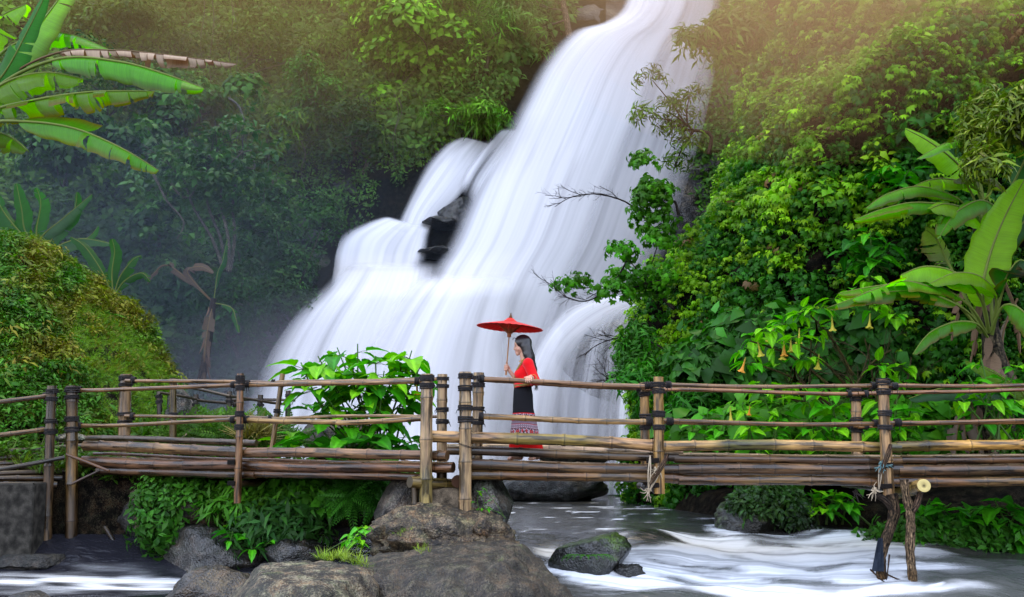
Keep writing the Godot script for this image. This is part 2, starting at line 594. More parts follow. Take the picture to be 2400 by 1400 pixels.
func foam_at(x: float, z: float) -> float:
	var zc := -14.1 + 0.35 * sin(x * 1.4 + 0.6)
	var f := 0.0
	if x > -1.5:
		var body := smoothstep(-14.5, -13.7, z + 0.15 * sin(x * 3.0)) * smoothstep(0.35, 1.3, x + 0.28 * (z + 12.6)) * smoothstep(6.4, 4.4, x) * smoothstep(-10.9, -11.9, z)
		f += 1.0 * body - 0.9 * bump(x, z, 1.85, -13.6, 0.45, 0.4) - 0.5 * bump(x, z, 4.9, -12.0, 0.5, 0.35) - 0.6 * bump(x, z, 1.9, -11.5, 0.9, 0.22)
		f += 0.8 * bump(x, z, 2.45, -13.8, 0.16, 0.6) + 0.5 * bump(x, z, 1.35, -14.35, 0.5, 0.16)
		for w in [[1.03, -12.5, 0.56, 0.5], [1.45, -12.2, 0.22, 0.2], [4.6, -12.1, 0.12, 0.14], [4.92, -11.95, 0.1, 0.12], [3.75, -15.0, 0.7, 0.6]]:
			var ring := Vector2((x - w[0]) / w[2], (z - w[1] - 0.08) / w[3]).length()
			f += 0.7 * exp(-pow((ring - 1.12) * 6.0, 2.0))
		f += 0.9 * bump(x, z, 0.8, -12.4, 0.55, 0.25) + 0.9 * bump(x, z, 0.52, -13.5, 0.26, 0.5) + 0.75 * bump(x, z, 4.8, -14.0, 0.2, 0.4) + 0.7 * bump(x, z, 3.1, -14.4, 0.2, 0.5)
		# ripples on the pool
		var n1 := noise_b.get_noise_2d(x * 130.0, z * 420.0) + 0.5 * noise_a.get_noise_2d(x * 30.0, z * 70.0)
		if z < zc - 0.4:
			f += clampf((n1 - 0.25) * 1.6, 0.0, 0.5) + 0.25 * bump(x, z, 2.4, -20.0, 2.0, 1.2) + 0.2 * bump(x, z, 1.2, -17.0, 1.4, 0.4)
	else:
		f += 0.48 * bump(x, z, -4.6, -12.9, 1.7, 0.9) + 0.55 * bump(x, z, -2.9, -12.7, 0.7, 0.3) + 0.42 * bump(x, z, -6.4, -13.1, 1.4, 0.8)
		f += 0.5 * bump(x, z, -4.2, -13.3, 1.8, 0.16) + 0.5 * bump(x, z, -2.6, -13.7, 0.8, 0.25)
	f *= 0.85 + 0.9 * noise_b.get_noise_2d(x * 50.0 + z * 40.0, z * 200.0 - x * 50.0) + 0.35 * noise_a.get_noise_2d(x * 60.0, z * 90.0)
	return smoothstep(0.16, 0.95, f)

func build_water() -> void:
	for piece in 2:
		var mb := MB.new()
		var pts := PackedVector3Array()
		var cols := PackedColorArray()
		var uvs := PackedVector2Array()
		var nx := 170 if piece == 0 else 200
		var nz := 170 if piece == 0 else 190
		for j in nz:
			var t := float(j) / (nz - 1)
			var z := lerpf(-7.0, -16.5, t / 0.7) if t < 0.7 else lerpf(-16.5, -31.0, (t - 0.7) / 0.3)
			for i in nx:
				var s := float(i) / (nx - 1)
				var x := lerpf(-9.5, 8.5, s)
				var y := water_y(x, z)
				if piece == 0:
					var k := 0.8 + 0.5 * noise_a.get_noise_2d(x * 14.0, z * 14.0)
					var col := Color(0.05, 0.05, 0.046) * k
					if x < -1.2: col = Color(0.012, 0.014, 0.017)
					if z > -13.0 and x > 1.0: col = Color(0.07, 0.072, 0.07)
					cols.append(Color(col.r, col.g, col.b))
				else:
					y += 0.012
					cols.append(Color(0.72, 0.74, 0.77, clampf(foam_at(x, z) * 1.4, 0.0, 1.0)))
				pts.append(Vector3(x, y, z))
				uvs.append(Vector2(x * 0.35 + z * 0.2, z * 0.9 - x * 0.25) if piece == 0 else Vector2(z * 0.42 - x * 0.05, x * 0.13 + z * 0.04))
		mb.sheet(pts, nz, nx, Vector3.UP, uvs, cols)
		if piece == 0:
			single("water", mb.mesh(), M.water, "murky grey brown stream running under the bamboo bridge", "", "", "structure")
		else:
			single("foam", mb.mesh(), M.foam, "silky white foam streaked over the stream below the bridge", "", "", "stuff")

# ---------------------------------------------------------------- the cliff and the falls
func fall_depth(px: float, py: float) -> float:
	# how far off the rock of the falls is: steps forward on its way down
	var t := (1156.0 - py) / 1156.0
	var d := 28.4 + 10.5 * pow(maxf(t, 0.0), 1.1)
	if py < 1156.0:
		d -= 1.3 * smoothstep(590.0, 700.0, py) * smoothstep(1300.0, 950.0, px)
		d += 0.6 * smoothstep(700.0, 520.0, py) * smoothstep(1120.0, 900.0, px)
	return d

func build_cliff() -> void:
	var mb := MB.new()
	var nx := 110
	var ny := 100
	var pts := PackedVector3Array()
	var cols := PackedColorArray()
	var uvs := PackedVector2Array()
	for j in ny:
		var py := lerpf(-420.0, 1200.0, float(j) / (ny - 1))
		for i in nx:
			var px := lerpf(480.0, 1900.0, float(i) / (nx - 1))
			var n0 := noise_a.get_noise_2d(px * 0.35, py * 0.5)
			var n1 := noise_b.get_noise_2d(px * 0.6, py * 1.9)
			var d := fall_depth(px, py) + 1.0 - 0.7 * n0 - 0.5 * absf(n1)
			# the dark shoulder to the left of the falls stands forward a little in ledges
			d -= 0.5 * floorf(fposmod(py * 0.012 + n0, 1.0) * 3.0) / 3.0
			pts.append(P(px, py, d))
			var k := 0.75 + 0.5 * n1
			var g := clampf(noise_a.get_noise_2d(px * 0.9 + 300.0, py * 0.9) * 2.0, 0.0, 1.0) * smoothstep(1150.0, 800.0, px)
			cols.append(Color(0.06 * k, 0.058 * k, 0.06 * k).lerp(Color(0.03, 0.06, 0.015), g * 0.8))
			uvs.append(Vector2(px, py) * 0.002)
	mb.sheet(pts, ny, nx, Vector3(0, 0.3, 1), uvs, cols)
	single("cliff", mb.mesh(), M.cliff, "dark wet rock face behind the waterfall", "", "", "structure")

# a sheet of falling water between two edges given in pixels, from top to bottom
func water_sheet(root: Node3D, left: Array, right: Array, off: float, bulge: float, key: String, uscale: float, a_top: float, a_end: float, a_left: float, a_right: float, seed_u: float, soft := 0.1) -> void:
	var lp := []
	var rp := []
	for q in left: lp.append(Vector3(q[0], q[1], 0))
	for q in right: rp.append(Vector3(q[0], q[1], 0))
	var rows := 70
	var cols_n := 56
	var pts := PackedVector3Array()
	var cols := PackedColorArray()
	var uvs := PackedVector2Array()
	var run := 0.0
	var before := Vector3.ZERO
	for r in rows:
		var t := float(r) / (rows - 1)
		var a := catmull(lp, t)
		var b := catmull(rp, t)
		for q in cols_n:
			var s := float(q) / (cols_n - 1)
			var px := lerpf(a.x, b.x, s)
			var py := lerpf(a.y, b.y, s)
			var wob := noise_a.get_noise_2d(s * 120.0 * uscale + seed_u * 50.0, t * 60.0 + seed_u)
			var d := fall_depth(px, py) - off - bulge * sin(PI * s) - 0.1 * wob - 0.02 * sin(s * 23.0 * uscale + seed_u * 3.0)
			var p := P(px, py, d)
			if q == cols_n / 2:
				if r > 0: run += p.distance_to(before)
				before = p
			pts.append(p)
			var ragged := 0.09 * noise_b.get_noise_1d(t * 90.0 + seed_u * 17.0)
			var e := smoothstep(0.0, soft, s + ragged) * smoothstep(1.0, 1.0 - soft, s + ragged)
			e *= lerpf(a_left, a_right, s) * smoothstep(0.0, a_top, t) * smoothstep(1.0, 1.0 - a_end, t) if a_end > 0.0 else lerpf(a_left, a_right, s) * smoothstep(0.0, a_top, t)
			cols.append(Color(0.6, 0.605, 0.64, clampf(e, 0.0, 1.0)))
			uvs.append(Vector2(s * uscale * 0.55 + seed_u, 0.0))
	for r in rows:
		for q in cols_n:
			uvs[r * cols_n + q].y = run * 0.045 * r / (rows - 1) + seed_u * 0.37
	var mb := MB.new()
	mb.sheet(pts, rows, cols_n, Vector3(0, 0.4, 1), uvs, cols)
	part("water_sheet", mb.mesh(), M[key], root)

func build_falls() -> void:
	var w := thing("waterfall", Vector3(0, POOL_Y, -28), "tall silky white waterfall pouring down the cliff in tiers", "", "", "structure")
	# main leap
	var ml := [[1478, -60], [1452, 20], [1405, 52], [1325, 72], [1255, 140], [1200, 240], [1150, 340], [1105, 430], [1050, 560], [1000, 640], [960, 730], [900, 860], [850, 1000], [820, 1160]]
	var mr := [[1700, -60], [1698, 0], [1692, 60], [1682, 130], [1668, 210], [1648, 300], [1622, 390], [1596, 480], [1568, 570], [1530, 650], [1495, 740], [1475, 850], [1465, 1000], [1462, 1160]]
	water_sheet(w, ml, mr, 0.25, 0.5, "fall", 1.0, 0.02, 0.0, 1.0, 0.36, 0.13, 0.13)
	var m2r := []
	for i in mr.size(): m2r.append([lerpf(ml[i][0], mr[i][0], 0.66), lerpf(ml[i][1], mr[i][1], 0.66)])
	water_sheet(w, ml, m2r, 0.75, 0.5, "fall", 0.8, 0.05, 0.0, 0.9, 0.7, 2.71, 0.16)
	# side fall, shelf and lower tier on the left
	water_sheet(w, [[1082, 318], [1040, 335], [1000, 375], [965, 430], [940, 490], [922, 545], [905, 600]], [[1150, 335], [1132, 375], [1108, 420], [1075, 462], [1028, 510], [1003, 560], [992, 610]], 0.35, 0.4, "fall", 0.35, 0.04, 0.15, 1.0, 0.85, 1.4, 0.18)
	water_sheet(w, [[1165, 300], [1120, 350], [1090, 395], [1068, 445]], [[1240, 300], [1200, 360], [1150, 430], [1120, 490]], 0.55, 0.2, "veil", 0.2, 0.1, 0.3, 0.8, 0.9, 4.2, 0.25)
	water_sheet(w, [[905, 505], [850, 522], [806, 545], [788, 590], [780, 640], [772, 690], [750, 740]], [[1010, 535], [1005, 570], [1000, 610], [995, 650], [985, 700], [975, 750], [960, 800]], 0.75, 0.35, "fall", 0.45, 0.06, 0.2, 0.95, 0.95, 5.3, 0.16)
	water_sheet(w, [[800, 612], [752, 672], [700, 728], [655, 790], [620, 850], [590, 920], [565, 1010], [550, 1160]], [[1035, 612], [1030, 680], [1020, 740], [1010, 800], [1005, 870], [1000, 950], [1000, 1040], [1000, 1160]], 1.0, 0.5, "fall", 0.8, 0.08, 0.0, 0.95, 0.95, 6.1, 0.2)
	water_sheet(w, [[985, 640], [930, 700], [880, 770], [830, 860], [800, 960], [780, 1160]], [[1250, 640], [1235, 700], [1225, 770], [1220, 860], [1215, 960], [1215, 1160]], 1.7, 0.6, "fall", 0.8, 0.12, 0.0, 0.9, 0.9, 7.7, 0.2)
	# the round rock on the right and the sheet over it
	water_sheet(w, [[1480, 690], [1390, 700], [1310, 735], [1262, 800], [1232, 880], [1215, 980], [1205, 1160]], [[1600, 700], [1560, 712], [1500, 740], [1400, 790], [1345, 860], [1320, 960], [1300, 1160]], 1.9, 0.2, "fall", 0.4, 0.1, 0.0, 1.0, 0.22, 8.9, 0.22)
	water_sheet(w, [[1440, 716], [1400, 722], [1365, 745], [1335, 800], [1315, 880], [1300, 980], [1290, 1160]], [[1600, 716], [1590, 722], [1575, 740], [1565, 800], [1560, 880], [1555, 980], [1550, 1160]], 1.95, 0.2, "veil", 0.6, 0.03, 0.0, 0.34, 0.6, 9.4, 0.08)
	water_sheet(w, [[1470, 800], [1455, 850], [1440, 920], [1430, 1000], [1425, 1160]], [[1570, 800], [1560, 850], [1545, 920], [1540, 1000], [1540, 1160]], 2.4, 0.1, "veil", 0.3, 0.2, 0.0, 1.0, 0.9, 10.3, 0.2)
	# round rock under the veil
	var rk := rock_mesh(P(1430, 950, 31.2), Vector3(2.4, 3.3, 1.5), 31, 0.12, 2, 40, 30, Color(0.13, 0.13, 0.135), Color(0.1, 0.1, 0.1), 2.0)
	single("rock", rk, M.cliff, "round dark rock under the thin veil of water at the right foot of the falls", "rock", "", "")
	for q in [[1066, 515, 34.5, 0.8, 0.85, 41], [1030, 527, 33.8, 0.6, 0.2, 42], [1022, 598, 33.2, 0.75, 0.22, 43]]:
		var m := rock_mesh(P(q[0], q[1], q[2]), Vector3(q[3], q[4], 1.1), q[5], 0.17, 3, 50, 36, Color(0.075, 0.075, 0.075), Color(0.03, 0.045, 0.015), 1.5, [[Vector3(-0.5, 0.85, 0.2).normalized(), 0.6], [Vector3(-0.5, -0.85, 0.2).normalized(), 0.5]])
		single("rock", m, M.wet_stone, {41: "big dark mossy ledge that splits the falls, uppermost of three", 42: "pointed dark slab jutting left below the big splitting ledge", 45: "small dark block between two pointed slabs in the falls", 43: "lowest flat dark slab jutting out of the white water"}[q[5]], "rock", "", "")

# ---------------------------------------------------------------- rocks
# a boulder: a ball pushed about by noise and cut by a few planes; moss where it faces up
func rock_mesh(ctr: Vector3, r: Vector3, sd: int, rough: float, cuts: int, nu: int, nv: int, base: Color, moss: Color, moss_at := 2.0, extra := []) -> ArrayMesh:
	var g := RandomNumberGenerator.new()
	g.seed = sd
	var planes := []
	for i in cuts:
		var nn := Vector3(g.randfn(), g.randfn() * 0.7, g.randfn()).normalized()
		planes.append([nn, g.randf_range(0.62, 0.9)])
	for e in extra: planes.append(e)
	var f := FastNoiseLite.new()
	f.seed = sd
	f.frequency = 0.8
	f.fractal_octaves = 5
	var pts := PackedVector3Array()
	var cols := PackedColorArray()
	for j in nv:
		var th := PI * (j + 0.02) / (nv - 1 + 0.04)
		for i in nu:
			var ph := TAU * i / nu
			var q := Vector3(sin(th) * cos(ph), cos(th), sin(th) * sin(ph))
			q *= 1.0 + rough * 1.6 * f.get_noise_3dv(q * 1.3) + rough * 0.5 * f.get_noise_3dv(q * 4.5 + Vector3(9, 9, 9))
			for p in planes:
				var over: float = q.dot(p[0]) - p[1]
				if over > 0.0:
					q -= p[0] * over * 0.88
			q += q.normalized() * rough * 0.22 * f.get_noise_3dv(q * 9.0)
			pts.append(ctr + q * r)
	# colours want the slope
	for j in nv:
		for i in nu:
			var du := pts[j * nu + (i + 1) % nu] - pts[j * nu + (i + nu - 1) % nu]
			var dv := pts[mini(j + 1, nv - 1) * nu + i] - pts[maxi(j - 1, 0) * nu + i]
			var nn := du.cross(dv).normalized()
			if nn.dot(pts[j * nu + i] - ctr) < 0.0: nn = -nn
			var p := pts[j * nu + i]
			var k := 0.85 + 0.5 * noise_b.get_noise_3dv(p * 260.0)
			var m := clampf((nn.y - 0.35 + 0.7 * noise_a.get_noise_3dv(p * 180.0) - moss_at + 1.0) * 3.0, 0.0, 1.0)
			cols.append(Color(base.r * k, base.g * k, base.b * k).lerp(moss * 2.0, m))
	var mb := MB.new()
	var at := 0
	mb.sheet(pts, nv, nu, Vector3.UP, PackedVector2Array(), cols, true)
	# normals outward, vertex by vertex
	for i in pts.size():
		if mb.n[i].dot(mb.v[i] - ctr) < 0.0:
			mb.n[i] = -mb.n[i]
	mb.idx.clear()
	for j in nv - 1:
		for i in nu:
			mb.quad(j * nu + i, j * nu + (i + 1) % nu, (j + 1) * nu + (i + 1) % nu, (j + 1) * nu + i)
	return mb.mesh()

func rock(label: String, ctr: Vector3, r: Vector3, sd: int, rough: float, cuts: int, base: Color, moss_at := 2.0, m := "stone", nu := 44, nv := 30, extra := []) -> void:
	single("rock", rock_mesh(ctr, r, sd, rough, cuts, nu, nv, base, Color(0.06, 0.11, 0.015), moss_at, extra), M[m], label, "rock")

func build_rocks() -> void:
	var grey_ := Color(0.125, 0.105, 0.08)
	var dark := Color(0.11, 0.1, 0.095)
	rock("huge rounded grey boulder in the stream that carries the bridge posts", Vector3(-0.6, -0.35, -11.0), Vector3(1.36, 1.22, 1.7), 7, 0.13, 2, grey_, 1.95, "stone", 120, 80, [[Vector3(-0.1, 1, 0.12).normalized(), 0.83]])
	rock("pale lichen spotted boulder at the bottom edge, left of the huge one", P(712, 1420, 9.9) + Vector3(0, -0.28, 0), Vector3(0.95, 0.78, 1.1), 12, 0.1, 2, Color(0.3, 0.26, 0.19), 1.9, "stone", 90, 60, [[Vector3(0.05, 1, 0.1).normalized(), 0.8], [Vector3(-0.8, 0.55, 0.3).normalized(), 0.82]])
	rock("dark wet rock in the stream beside the lichen spotted boulder", P(500, 1400, 11.6) + Vector3(0, -0.08, 0), Vector3(0.55, 0.42, 0.5), 16, 0.16, 5, Color(0.1, 0.075, 0.05), 2.6, "wet_stone")
	rock("long dark slab of rock under the left span of the bridge", P(500, 1300, 14.2) + Vector3(0, -0.1, 0), Vector3(0.85, 0.5, 0.6), 18, 0.16, 6, dark, 2.5, "wet_stone")
	rock("dark stone block in the shadow behind the curtain of creepers", P(345, 1215, 14.8), Vector3(0.4, 0.4, 0.3), 61, 0.15, 6, Color(0.08, 0.075, 0.07), 2.5)
	rock("dark broken stones at the foot of the concrete abutment", P(70, 1318, 14.0), Vector3(0.5, 0.16, 0.25), 62, 0.25, 7, Color(0.07, 0.065, 0.06), 2.6)
	rock("dark wet stone under the dim weeds close to the stream", P(690, 1300, 13.6), Vector3(0.5, 0.22, 0.35), 63, 0.15, 6, Color(0.06, 0.055, 0.05), 2.4, "wet_stone")
	rock("rounded dark stone next to the thick bamboo post in the water", P(262, 1295, 14.9), Vector3(0.3, 0.3, 0.3), 19, 0.12, 4, Color(0.15, 0.15, 0.14), 2.5)
	rock("rounded dark stone right of its twin under the left span", P(318, 1290, 14.9), Vector3(0.28, 0.28, 0.3), 20, 0.12, 4, Color(0.15, 0.15, 0.14), 2.5)
	rock("brown slab lying under the deck behind the weeds, left part", P(430, 1150, 14.9) + Vector3(0, -0.3, 0), Vector3(1.0, 0.5, 0.7), 22, 0.14, 5, Color(0.32, 0.26, 0.2), 2.4)
	rock("wet stone at the bottom left corner of the stream", P(70, 1400, 11.9) + Vector3(0, -0.06, 0), Vector3(0.3, 0.12, 0.3), 23, 0.14, 4, dark, 2.6, "wet_stone")
	rock("tall leaning slab of dark rock behind the left middle post", P(945, 1190, 12.9), Vector3(0.38, 0.5, 0.4), 25, 0.14, 6, Color(0.2, 0.17, 0.15), 2.5, "stone", 44, 30, [[Vector3(-0.75, 0.6, 0.3).normalized(), 0.62]])
	rock("grey jagged rock right behind the right middle post", P(1150, 1190, 12.9), Vector3(0.34, 0.5, 0.4), 26, 0.15, 5, Color(0.33, 0.33, 0.33), 2.4, "stone", 44, 30, [[Vector3(0.7, 0.6, 0.3).normalized(), 0.6]])
	rock("tan heap of mortar and earth round the post bases", P(1045, 1262, 12.0) + Vector3(0, -0.08, 0), Vector3(0.88, 0.46, 0.6), 27, 0.24, 2, Color(0.3, 0.23, 0.145), 1.95, "stone", 70, 46, [[Vector3(0.1, 1, 0.5).normalized(), 0.8]])
	rock("brown block of stone lying on the mortar heap", P(1040, 1245, 11.55), Vector3(0.25, 0.15, 0.2), 28, 0.14, 7, Color(0.28, 0.22, 0.16), 2.6)
	rock("small brown stone on the right end of the mortar heap", P(1128, 1240, 11.6), Vector3(0.12, 0.13, 0.14), 29, 0.14, 6, Color(0.32, 0.22, 0.13), 2.6)
	rock("small grey stone on the left end of the mortar heap", P(968, 1235, 11.7), Vector3(0.13, 0.1, 0.14), 30, 0.14, 6, Color(0.24, 0.2, 0.15), 2.2)
	rock("dark mossy rock with a fern in the spill below the bridge", P(1390, 1298, 12.5) + Vector3(0, -0.06, 0), Vector3(0.53, 0.38, 0.46), 33, 0.1, 3, Color(0.03, 0.032, 0.025), 1.0, "wet_stone", 60, 40, [[Vector3(-0.35, 1, 0).normalized(), 0.62], [Vector3(0.85, -0.5, 0.2).normalized(), 0.6]])
	rock("knobbly black stone at the foot of the dark mossy rock", P(1472, 1340, 12.2), Vector3(0.2, 0.09, 0.14), 34, 0.25, 5, Color(0.05, 0.05, 0.05), 3.0, "wet_stone")
	rock("block of rock in the stream overgrown with small leaved shrubs", P(1770, 1215, 15.0) + Vector3(0, -0.1, 0), Vector3(0.62, 0.52, 0.5), 36, 0.14, 6, Color(0.05, 0.05, 0.04), 0.95, "wet_stone", 56, 38)
	rock("black wet rock with a small spill, right of the overgrown block", P(2035, 1235, 15.3), Vector3(0.4, 0.26, 0.4), 38, 0.18, 6, Color(0.09, 0.09, 0.085), 2.6, "wet_stone")
	rock("broad dark rock shelf at the far edge of the pool", P(1290, 1140, 24.0), Vector3(1.5, 0.5, 0.8), 39, 0.12, 4, Color(0.09, 0.095, 0.1), 2.1, "wet_stone")
	rock("low mossy hump of rock seen behind the middle posts", P(1350, 1062, 22.0), Vector3(0.9, 0.28, 0.6), 46, 0.12, 3, Color(0.1, 0.1, 0.08), 1.7)
	rock("green brown mossy boulder behind the large leaved shrub", P(800, 1035, 20.0), Vector3(0.85, 0.65, 0.7), 47, 0.12, 3, Color(0.14, 0.12, 0.08), 1.6)
	rock("brown boulder behind the far fence posts", P(595, 1030, 21.0), Vector3(0.85, 0.45, 0.7), 48, 0.14, 4, Color(0.16, 0.13, 0.1), 2.0)
	rock("upright grey rock under the edge of the mossy mound", P(425, 985, 19.0), Vector3(0.3, 0.75, 0.5), 49, 0.13, 5, Color(0.2, 0.19, 0.18), 2.5)
	rock("pale flat stone in the weeds behind the left posts", P(165, 1030, 16.0), Vector3(0.28, 0.1, 0.22), 50, 0.12, 4, Color(0.4, 0.38, 0.34), 2.2)

# ---------------------------------------------------------------- hillsides
var wall_foot := [Vector3(4.6, 0.3, -36), Vector3(3.8, 0.3, -29), Vector3(3.15, 0.3, -23), Vector3(3.7, 0.4, -19.6), Vector3(5.0, 0.6, -17.8), Vector3(7.2, 0.8, -16.6), Vector3(10.5, 1.0, -15.8), Vector3(17.0, 1.0, -15.0)]

func wall_point(u: float, h: float) -> Vector3:
	var f := catmull(wall_foot, u)
	var t := (catmull(wall_foot, minf(u + 0.01, 1.0)) - catmull(wall_foot, maxf(u - 0.01, 0.0))).normalized()
	var nn := Vector3(-t.z, 0, t.x)
	if nn.dot(Vector3(-0.6, 0, 0.8)) < 0.0: nn = -nn
	var ledge := lerpf(6.6, 9.2, smoothstep(0.3, 0.85, u))
	var far := smoothstep(0.38, 0.68, u) # the part beside the falls rises almost sheer
	var back := lerpf(0.17, 0.08, far) * h + lerpf(0.35, 1.9, far) * smoothstep(ledge - 0.9, ledge + 1.1, h) + lerpf(0.1, 0.42, far) * maxf(0.0, h - ledge) + 1.0 * smoothstep(4.6, 8.0, h) * (1.0 - far)
	back -= 0.55 * bump(u, h, 0.42, 4.2, 0.2, 1.8)
	var w := f + Vector3.UP * h - nn * back
	# leaves hang in tiers, each lip over a hollow
	var tier := fposmod(h * 0.75 + 1.6 * noise_a.get_noise_2d(u * 900.0, h * 25.0) + u * 3.0, 1.0)
	w += nn * (0.55 * tier * tier * smoothstep(0.0, 1.5, h))
	w += nn * (0.8 * noise_a.get_noise_3dv(w * 35.0) + 0.35 * noise_b.get_noise_3dv(w * 110.0))
	return w

func forest_point(px: float, py: float) -> Vector3:
	var d := lerpf(26.5, 33.0, clampf(px / 900.0, -0.4, 1.4)) + (900.0 - py) / 900.0 * 9.5
	d += 1.6 * noise_a.get_noise_2d(px * 0.22, py * 0.22) + 0.6 * noise_b.get_noise_2d(px * 0.5, py * 0.5)
	# never nearer than the falls' own cliff at their edge
	if px > 520.0:
		d = lerpf(d, fall_depth(px, py) + 0.25 + 0.5 * noise_b.get_noise_2d(px * 0.8, py * 0.8), smoothstep(480.0, 760.0, px))
	return P(px, py, d)

func build_hills() -> void:
	var mb := MB.new()
	var pts := PackedVector3Array()
	var cols := PackedColorArray()
	var nu := 90
	var nv := 70
	for j in nv:
		for i in nu:
			var p := wall_point(float(i) / (nu - 1), lerpf(-1.0, 21.0, float(j) / (nv - 1)))
			pts.append(p)
			var k := 0.8 + 0.6 * noise_b.get_noise_3dv(p * 60.0)
			cols.append(Color(0.035 * k, 0.03 * k, 0.02 * k))
	mb.sheet(pts, nv, nu, Vector3(-0.5, 0.3, 1), PackedVector2Array(), cols)
	single("hillside", mb.mesh(), M.soil, "steep earth bank under the vines on the right of the falls", "", "", "structure")
	mb = MB.new()
	pts = PackedVector3Array()
	cols = PackedColorArray()
	nu = 90
	nv = 80
	for j in nv:
		for i in nu:
			var p := forest_point(lerpf(-420.0, 1420.0, float(i) / (nu - 1)), lerpf(-420.0, 1180.0, float(j) / (nv - 1)))
			pts.append(p)
			var k := 0.8 + 0.6 * noise_b.get_noise_3dv(p * 40.0)
			cols.append(Color(0.03 * k, 0.028 * k, 0.02 * k))
	mb.sheet(pts, nv, nu, Vector3(0, 0.4, 1), PackedVector2Array(), cols)
	single("hill", mb.mesh(), M.soil, "wooded slope that rises to the left of the falls", "", "", "structure")

# the grassy mound on the left: a heap with an overhanging mossy lip on its right
var mound_c := Vector3(-9.9, 1.0, -19.6)
func mound_point(th: float, ph: float) -> Vector3:
	var q := Vector3(sin(th) * cos(ph), cos(th), sin(th) * sin(ph))
	var r := Vector3(3.75, 5.1, 4.6)
	q *= 1.0 + 0.13 * noise_a.get_noise_3dv(q * 70.0) + 0.05 * noise_b.get_noise_3dv(q * 160.0)
	var nn := Vector3(0.72, 0.69, 0.1).normalized()
	var over := q.dot(nn) - 0.65
	if over > 0.0: q -= nn * over * 0.8
	nn = Vector3(0.05, 0.75, 0.66).normalized()
	over = q.dot(nn) - 0.8
	if over > 0.0: q -= nn * over * 0.8
	if q.y < 0.2 and q.x > 0.0:
		q.x *= lerpf(0.78, 1.0, smoothstep(-0.3, 0.2, q.y))
	return mound_c + q * r

func build_mound() -> void:
	var mb := MB.new()
	var pts := PackedVector3Array()
	var cols := PackedColorArray()
	var nu := 90
	var nv := 60
	for j in nv:
		for i in nu:
			var p := mound_point(PI * 0.75 * (j + 0.02) / (nv - 1), TAU * i / nu)
			pts.append(p)
			var k := 0.8 + 0.5 * noise_b.get_noise_3dv(p * 90.0)
			cols.append(Color(0.06 * k, 0.055 * k, 0.04 * k))
	mb.sheet(pts, nv, nu, Vector3.UP, PackedVector2Array(), cols, true)
	for i in pts.size():
		if mb.n[i].dot(mb.v[i] - mound_c) < 0.0: mb.n[i] = -mb.n[i]
	mb.idx.clear()
	for j in nv - 1:
		for i in nu:
			mb.quad(j * nu + i, j * nu + (i + 1) % nu, (j + 1) * nu + (i + 1) % nu, (j + 1) * nu + i)
	single("mound", mb.mesh(), M.soil, "big earth mound covered in weeds on the left bank", "", "", "structure")


# ---------------------------------------------------------------- bamboo
var TAN := Color(0.42, 0.31, 0.19)
var GREYTAN := Color(0.4, 0.33, 0.24)
var ORANGE := Color(0.36, 0.2, 0.09)
var BROWN := Color(0.17, 0.11, 0.07)
var DARK := Color(0.065, 0.05, 0.04)
var GREENTAN := Color(0.36, 0.31, 0.1)

func bamboo_mesh(a: Vector3, b: Vector3, r: float, sd: int, tint: Color, bend := 0.0, node_gap := 0.36, sides := 14, tint2 := Color(0, 0, 0, 0), taper := 0.94) -> ArrayMesh:
	var g := RandomNumberGenerator.new()
	g.seed = sd * 7919 + 13
	var L := a.distance_to(b)
	var t := (b - a) / L
	var side := t.cross(Vector3.UP)
	if side.length() < 0.1: side = Vector3.RIGHT
	side = side.normalized()
	var up := side.cross(t)
	var stops := [] # [distance, radius factor, shade]
	var d := 0.0
	stops.append([0.0, 1.0, 1.0])
	var nxt := g.randf_range(0.3, 1.0) * node_gap
	while nxt < L - 0.03:
		var w := minf(0.012, r * 0.3)
		stops.append([nxt - w * 3.0, 0.985, 0.96])
		stops.append([nxt - w, 1.12, 1.2])
		stops.append([nxt - w * 0.15, 1.03, 0.28])
		stops.append([nxt + w * 0.8, 1.13, 0.8])
		stops.append([nxt + w * 2.6, 0.99, 1.0])
		stops.append([nxt + node_gap * 0.45, 0.975, g.randf_range(0.8, 1.15)])
		nxt += node_gap * g.randf_range(0.8, 1.25)
	stops.append([L, 1.0, 1.0])
	var path := PackedVector3Array()
	var rad := PackedFloat32Array()
	var cols := PackedColorArray()
	var ph := g.randf() * TAU
	bend += sin(sd * 12.9) * 0.006 * minf(L, 4.0)
	var last := -1.0
	for s in stops:
		d = s[0]
		if d <= last + 0.002 or d > L: continue
		last = d
		var q := d / L
		var p := a + t * d + up * (sin(q * PI) * -bend + sin(d * 2.3 + ph) * 0.006) + side * sin(d * 1.7 + ph * 2.0) * 0.006
		path.append(p)
		rad.append(r * s[1] * lerpf(1.0, taper, q))
		var c := tint
		if tint2.a > 0.0:
			c = tint.lerp(Color(tint2.r, tint2.g, tint2.b), clampf(0.5 + 0.9 * sin(d * 2.9 + ph) + 0.4 * sin(d * 7.1), 0.0, 1.0))
		var k: float = s[2]
		cols.append(Color(c.r * k * 0.86, c.g * k * 0.68, c.b * k * 0.47))
	var mb := MB.new()
	mb.tube(path, rad, sides, cols, true, 1.0, 1.6)
	for i in mb.uv.size(): # each pole shows another stretch of the grain
		mb.uv[i] += Vector2(sd * 0.37, sd * 0.617)
	return mb.mesh()

